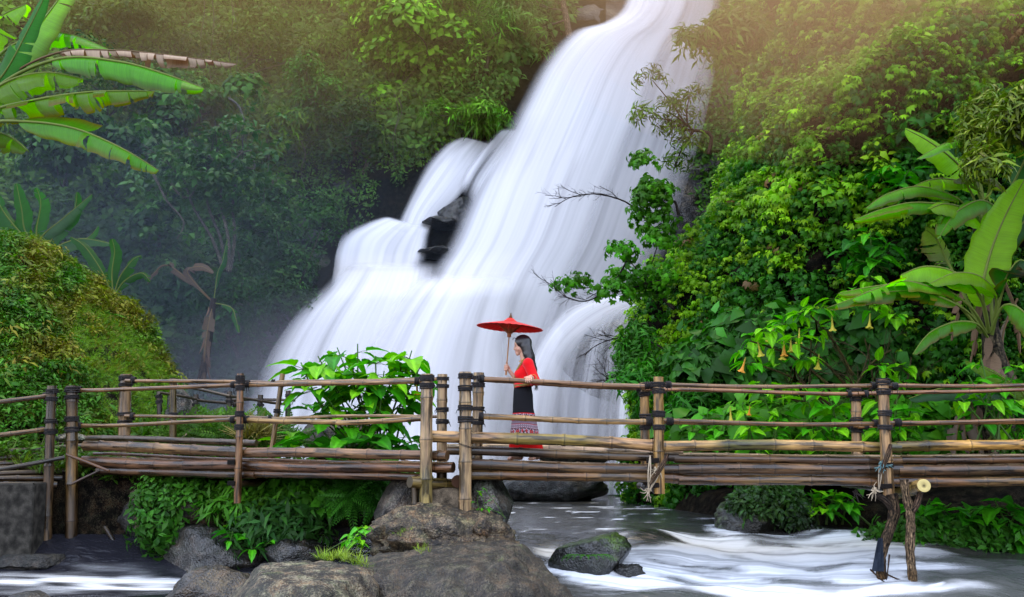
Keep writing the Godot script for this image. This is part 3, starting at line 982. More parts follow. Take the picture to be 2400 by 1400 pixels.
func pole(called: String, parent: Node3D, a: Vector3, b: Vector3, r: float, sd: int, tint: Color, bend := 0.0, gap := 0.36, tint2 := Color(0, 0, 0, 0)) -> MeshInstance3D:
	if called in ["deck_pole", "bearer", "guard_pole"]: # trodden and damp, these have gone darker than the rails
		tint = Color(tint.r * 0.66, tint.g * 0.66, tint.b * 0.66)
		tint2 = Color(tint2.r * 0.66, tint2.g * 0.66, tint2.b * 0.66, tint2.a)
	return part(called, bamboo_mesh(a, b, r, sd, tint, bend, gap, 14 if r > 0.045 else 10, tint2), M.bamboo, parent)

# turns of dark rope round a pole
func rope_mesh(ctr: Vector3, axis: Vector3, r: float, loops: int, thick := 0.009, sd := 0) -> ArrayMesh:
	var g := RandomNumberGenerator.new()
	g.seed = sd + 5
	axis = axis.normalized()
	var x := axis.cross(Vector3(0.3, 0.2, 0.9)).normalized()
	var y := axis.cross(x)
	var mb := MB.new()
	for l in loops:
		var path := PackedVector3Array()
		var rad := PackedFloat32Array()
		var tilt := Vector2(g.randfn(), g.randfn()) * 0.06
		var off := (l - (loops - 1) * 0.5) * thick * 1.85
		var rr := r + thick * 0.7 + absf(g.randfn()) * 0.0025
		for k in 17:
			var a := TAU * k / 16.0
			path.append(ctr + axis * (off + rr * (tilt.x * cos(a) + tilt.y * sin(a)) * 0.6) + (x * cos(a) + y * sin(a)) * rr)
			rad.append(thick * (1.0 + 0.12 * g.randfn()))
		var k2 := g.randf_range(0.75, 1.3)
		var cols := PackedColorArray()
		cols.resize(17)
		cols.fill(Color(0.032 * k2, 0.026 * k2, 0.026 * k2))
		mb.tube(path, rad, 6, cols, false)
	# two loose ends
	for e in 2:
		var a := g.randf() * TAU
		var o := ctr + (x * cos(a) + y * sin(a)) * (r + thick) + axis * g.randf_range(-1, 1) * loops * thick * 0.8
		var out := (x * cos(a) + y * sin(a))
		mb.tube(PackedVector3Array([o, o + out * 0.02 + Vector3(0, -0.02, 0), o + out * 0.025 + Vector3(g.randfn() * 0.01, -0.06, 0)]), PackedFloat32Array([thick * 0.7, thick * 0.6, thick * 0.3]), 4, PackedColorArray([Color(0.05, 0.042, 0.04), Color(0.05, 0.042, 0.04), Color(0.05, 0.042, 0.04)]))
	return mb.mesh()

func bind(post: Node3D, ctr: Vector3, axis: Vector3, r: float, loops := 5, thick := 0.0085) -> void:
	part("rope_binding", rope_mesh(ctr, axis, r, loops, thick, int(absf(ctr.x * 131.0 + ctr.y * 71.0)) % 9999), M.rope, post)

func on(a: Vector3, b: Vector3, y: float) -> Vector3: # the point of a post at height y
	return a.lerp(b, (y - a.y) / (b.y - a.y))

# a post with bindings at the given pixel heights
func post(parent: Node3D, px_top: float, py_top: float, px_bot: float, py_bot: float, d: float, wpx: float, tint: Color, sd: int, ropes: Array, gap := 0.36, tint2 := Color(0, 0, 0, 0)) -> MeshInstance3D:
	var a := P(px_bot, py_bot, d)
	var b := P(px_top, py_top, d)
	var r := wpx * 0.5 / FOCAL * d
	var o := pole("post", parent, a, b, r, sd, tint, 0.0, gap, tint2)
	for q in ropes:
		var t: float = (q[0] - py_bot) / (py_top - py_bot)
		bind(o, a.lerp(b, t), b - a, r, q[1])
	return o

func span_rail(parent: Node3D, pts: Array, wpx: float, tint: Color, sd: int, called := "rail", bend := 0.0, gap := 0.4, tint2 := Color(0, 0, 0, 0)) -> MeshInstance3D:
	var a := P(pts[0][0], pts[0][1], pts[0][2])
	var b := P(pts[1][0], pts[1][1], pts[1][2])
	return pole(called, parent, a, b, wpx * 0.5 / FOCAL * (pts[0][2] + pts[1][2]) * 0.5, sd, tint, bend, gap, tint2)

func knot(rail: Node3D, px: float, py: float, d: float, wpx: float, dir_px: float, loops := 5) -> void:
	# a sleeve of rope on a rail end beside its post
	var c := P(px, py, d)
	bind(rail, c, P(px + dir_px, py, d) - c, wpx * 0.5 / FOCAL * d, loops, 0.008)

func left_d(px: float, off := 0.0) -> float: # depth of the left span's line at a pixel column
	var k := (px - 1200.0) / FOCAL
	return (11.737 + off) / (1.0 + 0.434 * k)

func build_bridge() -> void:
	# ---- right span
	var R := thing("bamboo_footbridge", P(1500, 1100, 12.8), "long right span of the bamboo footbridge, where the woman walks", "footbridge", "spans of the bamboo footbridge")
	var DF := 12.2
	var DR := 12.34 # rails on the inner side of the front posts
	var DB := 13.45
	var pr := post(R, 1091, 872, 1089, 1202, DF, 30, GREYTAN, 1, [[882, 4], [912, 4], [958, 4], [985, 5]], 0.4)
	bind(pr, on(P(1089, 1202, DF), P(1091, 872, DF), P(1090, 1045, DF).y), Vector3(0.25, 1, 0), 0.081, 2, 0.003)
	post(R, 1121, 874, 1115, 1180, DB - 0.5, 27, GREYTAN, 2, [[886, 3], [903, 4], [960, 3], [990, 5]], 0.4)
	post(R, 1543, 884, 1547, 1158, DF, 25, Color(0.4, 0.28, 0.12), 3, [[902, 4], [918, 4], [972, 5], [1003, 4]], 0.9)
	post(R, 1511, 897, 1515, 1130, DB, 23, Color(0.4, 0.28, 0.13), 4, [[902, 2], [924, 4], [976, 4], [1003, 4]], 0.7)
	post(R, 2070, 888, 2084, 1163, DF, 27, TAN, 5, [[896, 5], [920, 5], [970, 5], [1003, 4]], 0.5)
	post(R, 2006, 908, 2012, 1140, DB, 24, Color(0.45, 0.33, 0.2), 6, [[915, 3], [936, 4], [984, 3], [1010, 4]], 0.6)
	post(R, 2610, 880, 2620, 1163, DF, 27, TAN, 7, [[896, 5], [1003, 4]], 0.5)
	post(R, 2500, 900, 2510, 1140, DB, 24, TAN, 8, [[912, 4], [1003, 4]], 0.5)
	# front rails
	var r1 := span_rail(R, [[1128, 889, DR], [1545, 906, DR]], 12, Color(0.3, 0.2, 0.14), 21)
	knot(r1, 1128, 888, DR, 14, 10, 5); knot(r1, 1520, 904, DR, 13, 10, 6)
	var r2 := span_rail(R, [[1548, 902, DR], [2075, 905, DR]], 10, Color(0.28, 0.19, 0.13), 22)
	knot(r2, 1567, 902, DR, 12, 10, 5); knot(r2, 2048, 904, DR, 12, 10, 5)
	var r3 := span_rail(R, [[2078, 905, DR], [2620, 896, DR]], 10, Color(0.28, 0.17, 0.11), 23)
	knot(r3, 2097, 905, DR, 12, 10, 5)
	var m1 := span_rail(R, [[1122, 977, DR], [1545, 989, DR]], 14, Color(0.42, 0.31, 0.17), 24)
	knot(m1, 1128, 977, DR, 16, 10, 4); knot(m1, 1522, 989, DR, 15, 10, 6)
	var m2 := span_rail(R, [[1548, 987, DR], [2075, 994, DR]], 11, Color(0.22, 0.14, 0.08), 25)
	knot(m2, 1570, 988, DR, 13, 10, 6); knot(m2, 2053, 992, DR, 13, 10, 5)
	var m3 := span_rail(R, [[2080, 991, DR], [2620, 981, DR]], 11, Color(0.24, 0.15, 0.09), 26)
	knot(m3, 2104, 991, DR, 13, 10, 6)
	# back rails
	var DBR := DB - 0.11
	var b1 := span_rail(R, [[1120, 891, DBR - 0.4], [1512, 911, DBR]], 11, Color(0.24, 0.16, 0.11), 27)
	knot(b1, 1496, 910, DBR, 12, 10, 4)
	var b2 := span_rail(R, [[1514, 912, DBR], [2010, 924, DBR]], 10, Color(0.34, 0.2, 0.13), 28)
	knot(b2, 1990, 923, DBR, 12, 10, 4)
	var b3 := span_rail(R, [[2012, 924, DBR], [2530, 911, DBR]], 10, Color(0.34, 0.2, 0.14), 29)
	knot(b3, 2030, 923, DBR, 12, 10, 4)
	span_rail(R, [[1118, 975, DBR - 0.4], [1512, 990, DBR]], 9, Color(0.36, 0.27, 0.18), 30)
	var b4 := span_rail(R, [[1514, 991, DBR], [2010, 1000, DBR]], 9, Color(0.3, 0.19, 0.1), 31)
	knot(b4, 1993, 999, DBR, 11, 10, 4)
	var b5 := span_rail(R, [[2012, 1000, DBR], [2530, 990, DBR]], 9, Color(0.36, 0.22, 0.1), 32)
	knot(b5, 2030, 1000, DBR, 11, 10, 4)
	# kick rails, front and back
	span_rail(R, [[1012, 1023, DR + 0.02], [1560, 1046, DR + 0.02]], 28, Color(0.6, 0.43, 0.27), 33, "kick_rail", 0.0, 0.55, Color(0.3, 0.27, 0.1, 1))
	span_rail(R, [[1545, 1046, DR + 0.03], [2110, 1049, DR + 0.03]], 26, Color(0.62, 0.45, 0.23), 34, "kick_rail", 0.0, 0.5, Color(0.13, 0.15, 0.05, 1))
	span_rail(R, [[2100, 1048, DR + 0.03], [2640, 1041, DR + 0.03]], 25, Color(0.62, 0.42, 0.14), 35, "kick_rail", 0.0, 0.6, Color(0.2, 0.17, 0.05, 1))
	span_rail(R, [[1045, 1050, DB - 0.1], [1600, 1060, DB - 0.1]], 20, Color(0.6, 0.52, 0.46), 36, "kick_rail", 0.0, 0.5)
	span_rail(R, [[1590, 1072, DB - 0.1], [2110, 1077, DB - 0.1]], 20, Color(0.3, 0.25, 0.2), 37, "kick_rail", 0.0, 0.5)
	span_rail(R, [[2105, 1076, DB - 0.1], [2640, 1071, DB - 0.1]], 20, Color(0.3, 0.25, 0.2), 38, "kick_rail", 0.0, 0.5)
	# the dark pole lashed along above the deck
	span_rail(R, [[1048, 1055, DR + 0.1], [1590, 1072, DR + 0.1]], 22, Color(0.25, 0.19, 0.13), 39, "guard_pole", 0.0, 0.55, Color(0.1, 0.08, 0.07, 1))
	span_rail(R, [[1580, 1074, DR + 0.1], [2120, 1079, DR + 0.1]], 21, Color(0.13, 0.09, 0.07), 40, "guard_pole", 0.0, 0.6, Color(0.26, 0.17, 0.1, 1))
	span_rail(R, [[2112, 1078, DR + 0.1], [2640, 1073, DR + 0.1]], 20, Color(0.13, 0.08, 0.05), 41, "guard_pole", 0.0, 0.6, Color(0.22, 0.13, 0.07, 1))
	# deck: edge pole and the poles behind it, side by side
	for seg in 3:
		var x0: float = [1075.0, 1590.0, 2105.0][seg]
		var x1: float = [1600.0, 2115.0, 2640.0][seg]
		var y0: float = [1088.0, 1101.0, 1102.0][seg]
		var y1: float = [1101.0, 1102.0, 1097.0][seg]
		for k in 9:
			var a := P(x0, y0, DR + 0.02)
			var b := P(x1, y1, DR + 0.02)
			var off := Vector3(0, -0.012 * (k % 3) * 0.5 - (0.012 if k else 0.0), -0.132 * k)
			var tint := Color(0.26, 0.17, 0.1) if k == 0 else Color(0.34, 0.26, 0.19)
			pole("deck_pole", R, a + off, b + off, 0.069, 60 + seg * 10 + k, tint, 0.0, 0.48, Color(0.14, 0.1, 0.07, 1) if k == 0 else Color(0.28, 0.2, 0.14, 1))
		# bearers under the deck
		var c := P(x0 + (20 if seg == 0 else 0), [1115.0, 1124.0, 1129.0][seg], DR + 0.02)
		var e := P(x1, [1124.0, 1129.0, 1124.0][seg], DR + 0.02)
		for k in 3:
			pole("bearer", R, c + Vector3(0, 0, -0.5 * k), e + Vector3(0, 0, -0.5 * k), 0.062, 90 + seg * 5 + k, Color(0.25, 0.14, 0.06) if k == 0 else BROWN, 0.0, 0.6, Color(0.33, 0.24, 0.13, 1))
	# cross beams at the posts
	for q in [[1535, 1150], [2070, 1147], [1090, 1150]]:
		pole("cross_beam", R, P(q[0], q[1], DF + 0.08) + Vector3(0.0, 0.02, 0.05), P(q[0], q[1], DF + 0.08) + Vector3(0.0, 0.02, -1.45), 0.05, q[0], DARK)
	# sawn blocks, rope and sticks that tie the posts to the deck
	for q in [[1530, 1080], [1530, 1138], [2078, 1091], [2075, 1140]]:
		var mb := MB.new()
		mb.box(P(q[0], q[1], DF - 0.02), Vector3(0.15, 0.06, 0.1), Basis(Vector3.BACK, 0.05), Color(0.05, 0.035, 0.03), 0.006)
		part("wooden_block", mb.mesh(), M.bark, R)
	for q in [[1565, 1066, 1524, 1135], [2088, 1042, 2062, 1112]]:
		var a := P(q[0], q[1], DF - 0.14)
		var b := P(q[2], q[3], DF - 0.14)
		var mb := MB.new()
		mb.tube(smooth_path([a, a.lerp(b, 0.4) + Vector3(0.01, 0, 0.01), b], 7), PackedFloat32Array([0.022, 0.024, 0.03, 0.032, 0.028, 0.025, 0.018]), 7, PackedColorArray([Color(0.2, 0.12, 0.07), Color(0.16, 0.09, 0.06), Color(0.17, 0.1, 0.06), Color(0.2, 0.13, 0.08), Color(0.17, 0.1, 0.06), Color(0.2, 0.12, 0.07), Color(0.22, 0.15, 0.1)]))
		part("toggle_stick", mb.mesh(), M.bark, R)
	for q in [[1524, 1068, 1520, 1150, 0], [1552, 1090, 1524, 1148, 0], [2062, 1085, 2060, 1148, 1], [2092, 1090, 2050, 1098, 1]]:
		var col := Color(0.36, 0.29, 0.2) if q[4] == 0 else Color(0.07, 0.13, 0.13)
		if q[1] == 1085: col = Color(0.3, 0.24, 0.17)
		var a := P(q[0], q[1], DF - 0.1)
		var b := P(q[2], q[3], DF - 0.1)
		var mb := MB.new()
		for s in 2:
			var pth := smooth_path([a, a.lerp(b, 0.5) + Vector3(-0.02 + 0.03 * s, 0, 0.04), b], 9)
			var cs := PackedColorArray()
			cs.resize(9); cs.fill(col)
			mb.tube(pth, lin(0.009, 0.008, 9), 5, cs)
		part("tie_rope", mb.mesh(), M.plain, R)
	for q in [[1540, 1100, 0], [1520, 1152, 0], [2068, 1088, 1], [2050, 1150, 0], [2006, 1155, 2]]:
		var c := P(q[0], q[1], DF - 0.13 if q[2] < 2 else DB - 0.8)
		var mb := MB.new()
		var g := RandomNumberGenerator.new()
		g.seed = int(q[0])
		var col := Color(0.36, 0.29, 0.2) if q[2] == 0 else (Color(0.08, 0.17, 0.18) if q[2] == 1 else Color(0.06, 0.05, 0.045))
		for s in 9:
			var d1 := Vector3(g.randfn(), g.randfn() - 0.5, g.randfn() * 0.4).normalized()
			var d2 := Vector3(g.randfn(), g.randfn() - 1.0, g.randfn() * 0.4).normalized()
			var pth := smooth_path([c - d1 * 0.04, c + d2 * 0.015, c + d1 * 0.05 + d2 * 0.02, c + d1 * 0.07 + d2 * 0.07], 8)
			var cs := PackedColorArray()
			cs.resize(8); cs.fill(col * g.randf_range(0.7, 1.25))
			mb.tube(pth, lin(0.009, 0.003, 8), 4, cs)
		part("rope_knot", mb.mesh(), M.plain, R)

	# ---- left span
	var Lf := thing("bamboo_footbridge", P(600, 1090, left_d(600)), "left span of the bamboo footbridge, up to the thick post in the water", "footbridge", "spans of the bamboo footbridge")
	var ob := 1.25
	post(Lf, 1001, 877, 999, 1190, DF, 30, GREYTAN, 51, [[887, 5], [905, 5]], 0.42, Color(0.3, 0.28, 0.13, 1))
	post(Lf, 1038, 878, 1034, 1150, left_d(1036, 0.75), 25, GREYTAN, 52, [[888, 3], [906, 3], [962, 4], [990, 4]], 0.45)
	post(Lf, 563, 876, 556, 1180, left_d(560), 17, Color(0.27, 0.16, 0.09), 53, [[890, 7], [910, 5], [972, 5], [1003, 5]], 0.5)
	post(Lf, 168, 905, 167, 1375, left_d(166), 28, Color(0.2, 0.14, 0.06), 54, [[914, 5], [932, 4], [985, 5], [1010, 5]], 0.6, Color(0.07, 0.05, 0.03, 1))
	post(Lf, 295, 878, 288, 1130, left_d(292, ob), 29, Color(0.27, 0.2, 0.13), 55, [[887, 5], [902, 3], [972, 4], [992, 5]], 0.4)
	post(Lf, 407, 887, 402, 1120, left_d(405, ob), 17, Color(0.12, 0.1, 0.04), 56, [[893, 4], [972, 3]], 0.5)
	post(Lf, 661, 876, 630, 1110, left_d(645, ob), 13, Color(0.3, 0.22, 0.11), 57, [[901, 5], [965, 4], [985, 4]], 0.5)
	# rails
	var in_ := 0.12
	var fr := func(x0, y0, x1, y1, w, tint, sd, off, called := "rail", bend := 0.0, gap := 0.45, tint2 := Color(0, 0, 0, 0)):
		return span_rail(Lf, [[x0, y0, left_d(x0, off)], [x1, y1, left_d(x1, off)]], w, tint, sd, called, bend, gap, tint2)
	var q1 = fr.call(168.0, 915.0, 562.0, 901.0, 10.0, Color(0.25, 0.16, 0.09), 61, in_)
	knot(q1, 186, 914, left_d(186, in_), 12, 10, 4); knot(q1, 546, 902, left_d(546, in_), 12, 10, 4)
	var q2 = fr.call(560.0, 901.0, 1000.0, 892.0, 12.0, Color(0.35, 0.24, 0.14), 62, in_)
	knot(q2, 580, 900, left_d(580, in_), 13, 10, 4); knot(q2, 979, 893, left_d(979, in_), 14, 10, 5)
	var q3 = fr.call(168.0, 999.0, 560.0, 983.0, 10.0, Color(0.25, 0.18, 0.09), 63, in_)
	knot(q3, 187, 998, left_d(187, in_), 12, 10, 4); knot(q3, 545, 984, left_d(545, in_), 12, 10, 4)
	var q4 = fr.call(558.0, 983.0, 800.0, 991.0, 13.0, Color(0.4, 0.3, 0.15), 64, in_)
	knot(q4, 577, 984, left_d(577, in_), 14, 10, 5)
	fr.call(790.0, 991.0, 1000.0, 982.0, 13.0, Color(0.42, 0.31, 0.17), 65, in_)
	var q5 = fr.call(295.0, 892.0, 655.0, 897.0, 9.0, Color(0.3, 0.2, 0.12), 66, ob - 0.1)
	knot(q5, 313, 891, left_d(313, ob - 0.1), 12, 10, 5); knot(q5, 640, 897, left_d(640, ob - 0.1), 11, 8, 3)
	fr.call(650.0, 897.0, 1036.0, 889.0, 9.0, Color(0.36, 0.25, 0.15), 67, ob - 0.3)
	var q6 = fr.call(292.0, 976.0, 648.0, 981.0, 8.0, Color(0.28, 0.2, 0.13), 68, ob - 0.1)
	knot(q6, 310, 976, left_d(310, ob - 0.1), 12, 10, 4); knot(q6, 633, 981, left_d(633, ob - 0.1), 11, 8, 3)
	fr.call(640.0, 981.0, 1036.0, 976.0, 8.0, Color(0.42, 0.32, 0.2), 69, ob - 0.3)
	# kick rail, deck and bearers
	fr.call(200.0, 1046.0, 580.0, 1062.0, 25.0, Color(0.26, 0.18, 0.1), 70, in_, "kick_rail", 0.0, 0.55, Color(0.15, 0.1, 0.06, 1))
	fr.call(570.0, 1062.0, 1048.0, 1070.0, 24.0, Color(0.34, 0.23, 0.15), 71, in_, "kick_rail", 0.0, 0.55, Color(0.2, 0.13, 0.09, 1))
	fr.call(205.0, 1028.0, 600.0, 1040.0, 15.0, Color(0.1, 0.08, 0.06), 72, ob - 0.1, "kick_rail", 0.0, 0.55)
	for k in 9:
		fr.call(195.0, 1081.0 + (2.0 if k % 2 else 0.0), 560.0, 1090.0, 24.0, Color(0.3, 0.18, 0.12) if k == 0 else Color(0.3, 0.21, 0.16), 80 + k, in_ + 0.02 + 0.135 * k, "deck_pole", 0.0, 0.5, Color(0.2, 0.12, 0.09, 1))
		fr.call(555.0, 1090.0, 1062.0, 1096.0, 23.0, Color(0.32, 0.18, 0.11) if k == 0 else Color(0.32, 0.22, 0.17), 100 + k, in_ + 0.02 + 0.135 * k, "deck_pole", 0.0, 0.5, Color(0.2, 0.11, 0.08, 1))
	fr.call(220.0, 1064.0, 560.0, 1078.0, 8.0, Color(0.28, 0.19, 0.16), 112, in_ + 0.25, "deck_pole", 0.0, 0.4)
	fr.call(540.0, 1077.0, 1010.0, 1091.0, 9.0, Color(0.32, 0.2, 0.16), 113, in_ + 0.2, "deck_pole", 0.0, 0.4)
	for k in 3:
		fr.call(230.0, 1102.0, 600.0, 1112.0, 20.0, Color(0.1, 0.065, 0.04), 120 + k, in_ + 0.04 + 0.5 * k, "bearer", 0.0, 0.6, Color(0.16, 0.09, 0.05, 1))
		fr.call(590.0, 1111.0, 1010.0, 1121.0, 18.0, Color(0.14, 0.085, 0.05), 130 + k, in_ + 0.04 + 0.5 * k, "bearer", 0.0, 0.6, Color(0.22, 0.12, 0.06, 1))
	for q in [[543, 1084], [543, 1133]]:
		var mb := MB.new()
		mb.box(P(q[0], q[1], left_d(543) - 0.06), Vector3(0.1, 0.06, 0.1), Basis.IDENTITY, Color(0.03, 0.025, 0.02), 0.006)
		part("wooden_block", mb.mesh(), M.bark, Lf)
	pole("cross_beam", Lf, P(552, 1140, left_d(555) + 0.05) + Vector3(0, 0.03, 0.05), P(552, 1140, left_d(555) + 0.05) + Vector3(0.4, 0.03, -1.4), 0.05, 140, DARK)
	pole("cross_beam", Lf, P(960, 1130, 12.1), P(1080, 1135, 12.6), 0.07, 141, Color(0.22, 0.19, 0.08))
	pole("brace", Lf, P(155, 1065, left_d(160) - 0.1), P(255, 1105, left_d(160) - 0.35), 0.02, 142, Color(0.18, 0.1, 0.06))
	pole("brace", Lf, P(240, 1100, left_d(160) - 0.1), P(165, 1135, left_d(160) - 0.3), 0.02, 143, Color(0.07, 0.05, 0.04))
	pole("brace", Lf, P(230, 1210, 14.8), P(300, 1330, 14.2), 0.035, 144, Color(0.06, 0.055, 0.05))

	# ---- walkway that goes on to the left
	var Wk := thing("bamboo_walkway", P(60, 1080, 14.4), "dark bamboo walkway that leads off past the leftmost post", "walkway")
	var wp := post(Wk, 122, 905, 104, 1350, 14.5, 23, Color(0.1, 0.075, 0.05), 151, [[918, 4], [937, 4], [990, 4], [1015, 5]], 0.6)
	var w1 := span_rail(Wk, [[-80, 950, 13.9], [118, 928, 14.58]], 12, Color(0.13, 0.09, 0.06), 152)
	knot(w1, 106, 929, 14.58, 14, 10, 4)
	var w2 := span_rail(Wk, [[-80, 1030, 13.9], [112, 1007, 14.58]], 12, Color(0.2, 0.14, 0.08), 153)
	knot(w2, 98, 1009, 14.58, 14, 10, 4)
	span_rail(Wk, [[-120, 1120, 13.6], [150, 1072, 14.5]], 11, Color(0.06, 0.055, 0.055), 154, "edge_pole")
	var wy := [1055.0, 1070.0, 1082.0, 1092.0, 1103.0, 1115.0, 1128.0]
	for k in wy.size():
		span_rail(Wk, [[-160, wy[k] + 16.0, 14.0 - 0.1 * k + 0.5], [205 - 12 * k, wy[k] - 10.0 + k * 3.0, 15.6 - 0.17 * k]], 15, Color(0.11, 0.075, 0.05) * (0.7 + 0.15 * (k % 3)), 160 + k, "deck_pole", 0.0, 0.5)
	span_rail(Wk, [[70, 1045, 15.8], [215, 1030, 16.0]], 12, Color(0.08, 0.06, 0.05), 170, "edge_pole")
	span_rail(Wk, [[-60, 1068, 15.4], [100, 1047, 15.6]], 12, Color(0.07, 0.055, 0.045), 171, "edge_pole")

	# ---- fence of the path beyond
	var Fe := thing("bamboo_fence", P(530, 1040, 17.0), "weathered dark bamboo fence along the path behind the left span", "fence")
	var fd := {372: 16.6, 459: 17.4, 537: 16.9, 611: 18.0, 676: 18.8, 552: 18.8}
	for q in [[372, 918, 374, 1045], [459, 925, 455, 1050], [537, 918, 536, 1075], [611, 926, 606, 1070], [676, 916, 672, 1060], [552, 940, 550, 1070]]:
		var d: float = fd[q[0]]
		post(Fe, q[0], q[1], q[2], q[3], d, 13 if q[0] != 552 else 9, Color(0.06, 0.05, 0.045), q[0], [[q[1] + 12, 3], [q[1] + 24, 3], [q[1] + 78, 3]], 0.5)
	for q in [[372, 921, 459, 936, 372, 459], [459, 937, 552, 948, 459, 552], [430, 905, 537, 928, 372, 537], [537, 930, 611, 940, 537, 611], [611, 940, 676, 948, 611, 676], [530, 937, 692, 939, 552, 676], [372, 984, 459, 990, 372, 459], [459, 997, 537, 1000, 459, 537], [537, 997, 611, 999, 537, 611], [611, 1000, 676, 992, 611, 676], [372, 1030, 560, 1043, 372, 552]]:
		span_rail(Fe, [[q[0], q[1], fd[q[4]] - 0.08], [q[2], q[3], fd[q[5]] - 0.08]], 7, Color(0.09, 0.08, 0.08), q[0] + q[1], "rail", 0.0, 0.35)
	pole("leaning_stick", Fe, P(415, 1040, 16.0), P(450, 1008, 16.4), 0.03, 180, Color(0.09, 0.065, 0.05))

	# ---- forked props and the stub of the beam they carry
	var wood := func(called, pts, rad, col, label, cat, grp):
		var root := thing(called, pts[-1], label, cat, grp)
		var pth := smooth_path(pts, 26)
		var rr := PackedFloat32Array()
		var cc := PackedColorArray()
		for i in 26:
			var t := i / 25.0
			rr.append(lerpf(rad[0], rad[1], t) * (1.0 + 0.22 * noise_a.get_noise_1d(i * 900.0 + pts[0].x * 500.0)))
			var k := 0.7 + 0.6 * rng.randf()
			var c: Color = col * k
			if t > 0.82: c = c.lerp(Color(0.2, 0.1, 0.02), 0.4)
			cc.append(c)
		var mb := MB.new()
		mb.tube(pth, rr, 10, cc)
		part("trunk", mb.mesh(), M.bark, root)
		return root
	var pa = wood.call("forked_prop", [P(2090, 1158, 12.15), P(2097, 1195, 12.15), P(2088, 1235, 12.15), P(2068, 1290, 12.1), P(2064, 1330, 12.1), P(2075, 1385, 12.1)], [0.066, 0.062], Color(0.14, 0.09, 0.055), "crooked dark wooden prop under the deck with a black rag caught on it", "prop", "forked props under the right span")
	var mb2 := MB.new()
	mb2.tube(smooth_path([P(2095, 1195, 12.15), P(2075, 1172, 12.15), P(2045, 1158, 12.2)], 8), lin(0.06, 0.03, 8), 8, PackedColorArray([Color(0.06, 0.04, 0.03), Color(0.06, 0.04, 0.03), Color(0.06, 0.04, 0.03), Color(0.06, 0.04, 0.03), Color(0.06, 0.04, 0.03), Color(0.06, 0.04, 0.03), Color(0.06, 0.04, 0.03), Color(0.06, 0.04, 0.03)]))
	part("fork", mb2.mesh(), M.bark, pa)
	var pb = wood.call("forked_prop", [P(2120, 1124, 11.95), P(2124, 1160, 11.95), P(2133, 1200, 11.95), P(2135, 1240, 11.95), P(2133, 1290, 11.95), P(2138, 1340, 11.95), P(2143, 1400, 11.95)], [0.05, 0.058], Color(0.3, 0.2, 0.12), "straight pale wooden prop with a fork that holds the cut bamboo beam", "prop", "forked props under the right span")
	mb2 = MB.new()
	mb2.tube(smooth_path([P(2136, 1198, 11.95), P(2150, 1180, 11.95), P(2158, 1152, 11.95)], 8), lin(0.055, 0.035, 8), 8, PackedColorArray([Color(0.16, 0.1, 0.07), Color(0.16, 0.1, 0.07), Color(0.16, 0.1, 0.07), Color(0.16, 0.1, 0.07), Color(0.16, 0.1, 0.07), Color(0.16, 0.1, 0.07), Color(0.16, 0.1, 0.07), Color(0.16, 0.1, 0.07)]))
	part("fork", mb2.mesh(), M.bark, pb)
	# rag
	var rag := MB.new()
	var rp := PackedVector3Array()
	for j in 7:
		for i in 5:
			var t := j / 6.0
			rp.append(P(lerpf(2064, 2058, t) + (i - 2) * lerpf(3.0, 7.5, t), 1262 + t * 78.0, 12.0 - 0.03 * sin(i * 2.0 + j)))
	rag.sheet(rp, 7, 5, Vector3(0, 0, 1))
	for i in rag.c.size(): rag.c[i] = Color(0.018, 0.025, 0.04)
	single("rag", rag.mesh(), M.dry, "torn dark cloth rag hanging on the crooked prop above the foam", "rag")
	# driftwood twigs at the prop's foot
	var tw := MB.new()
	for q in [[2040, 1335, 2090, 1375], [2085, 1300, 2078, 1360], [2075, 1345, 2130, 1362]]:
		tw.tube(PackedVector3Array([P(q[0], q[1], 12.0), P((q[0] + q[2]) * 0.5, (q[1] + q[3]) * 0.5 + 4.0, 11.98), P(q[2], q[3], 12.0)]), lin(0.012, 0.006, 3), 5, PackedColorArray([Color(0.14, 0.08, 0.05), Color(0.14, 0.08, 0.05), Color(0.14, 0.08, 0.05)]))
	single("driftwood", tw.mesh(), M.bark, "thin brown twigs washed against the crooked prop", "driftwood")
	# the cut beam: a tube with thick walls, hollow end towards the camera
	var beam := thing("bamboo_beam", P(2120, 1150, 12.6), "short thick yellowish bamboo beam with its hollow sawn end showing", "beam")
	var ba := P(2166, 1139, 11.7)
	var bb := P(2100, 1156, 13.3)
	var axis := (bb - ba).normalized()
	part("pole", bamboo_mesh(ba, bb, 0.074, 190, Color(0.32, 0.27, 0.09), 0.0, 0.2, 16, Color(0.4, 0.33, 0.15, 1)), M.bamboo, beam)
	var e := MB.new()
	var sx := axis.cross(Vector3.UP).normalized()
	var sy := sx.cross(axis)
	var rings := [[0.074, 0.001], [0.076, -0.004], [0.072, -0.008], [0.04, -0.008], [0.034, -0.004], [0.033, -0.002]]
	var ep := PackedVector3Array()
	var ec := PackedColorArray()
	for rg in rings:
		for k in 20:
			var a := TAU * k / 20.0
			ep.append(ba + axis * rg[1] + (sx * cos(a) + sy * sin(a)) * rg[0])
			ec.append(Color(0.5, 0.4, 0.16))
	for k in 20:
		ep.append(ba - axis * 0.0025)
		ec.append(Color(0.02, 0.015, 0.008))
	e.sheet(ep, 7, 20, -axis, PackedVector2Array(), ec, true)
	part("sawn_end", e.mesh(), M.cut, beam)
	# the concrete block and log ends between the middle posts
	var blk := MB.new()
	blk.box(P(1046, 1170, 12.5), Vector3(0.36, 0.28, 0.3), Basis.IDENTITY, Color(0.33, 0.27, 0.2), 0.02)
	single("concrete_block", blk.mesh(), M.concrete, "worn concrete block between the middle posts under the deck", "concrete block")
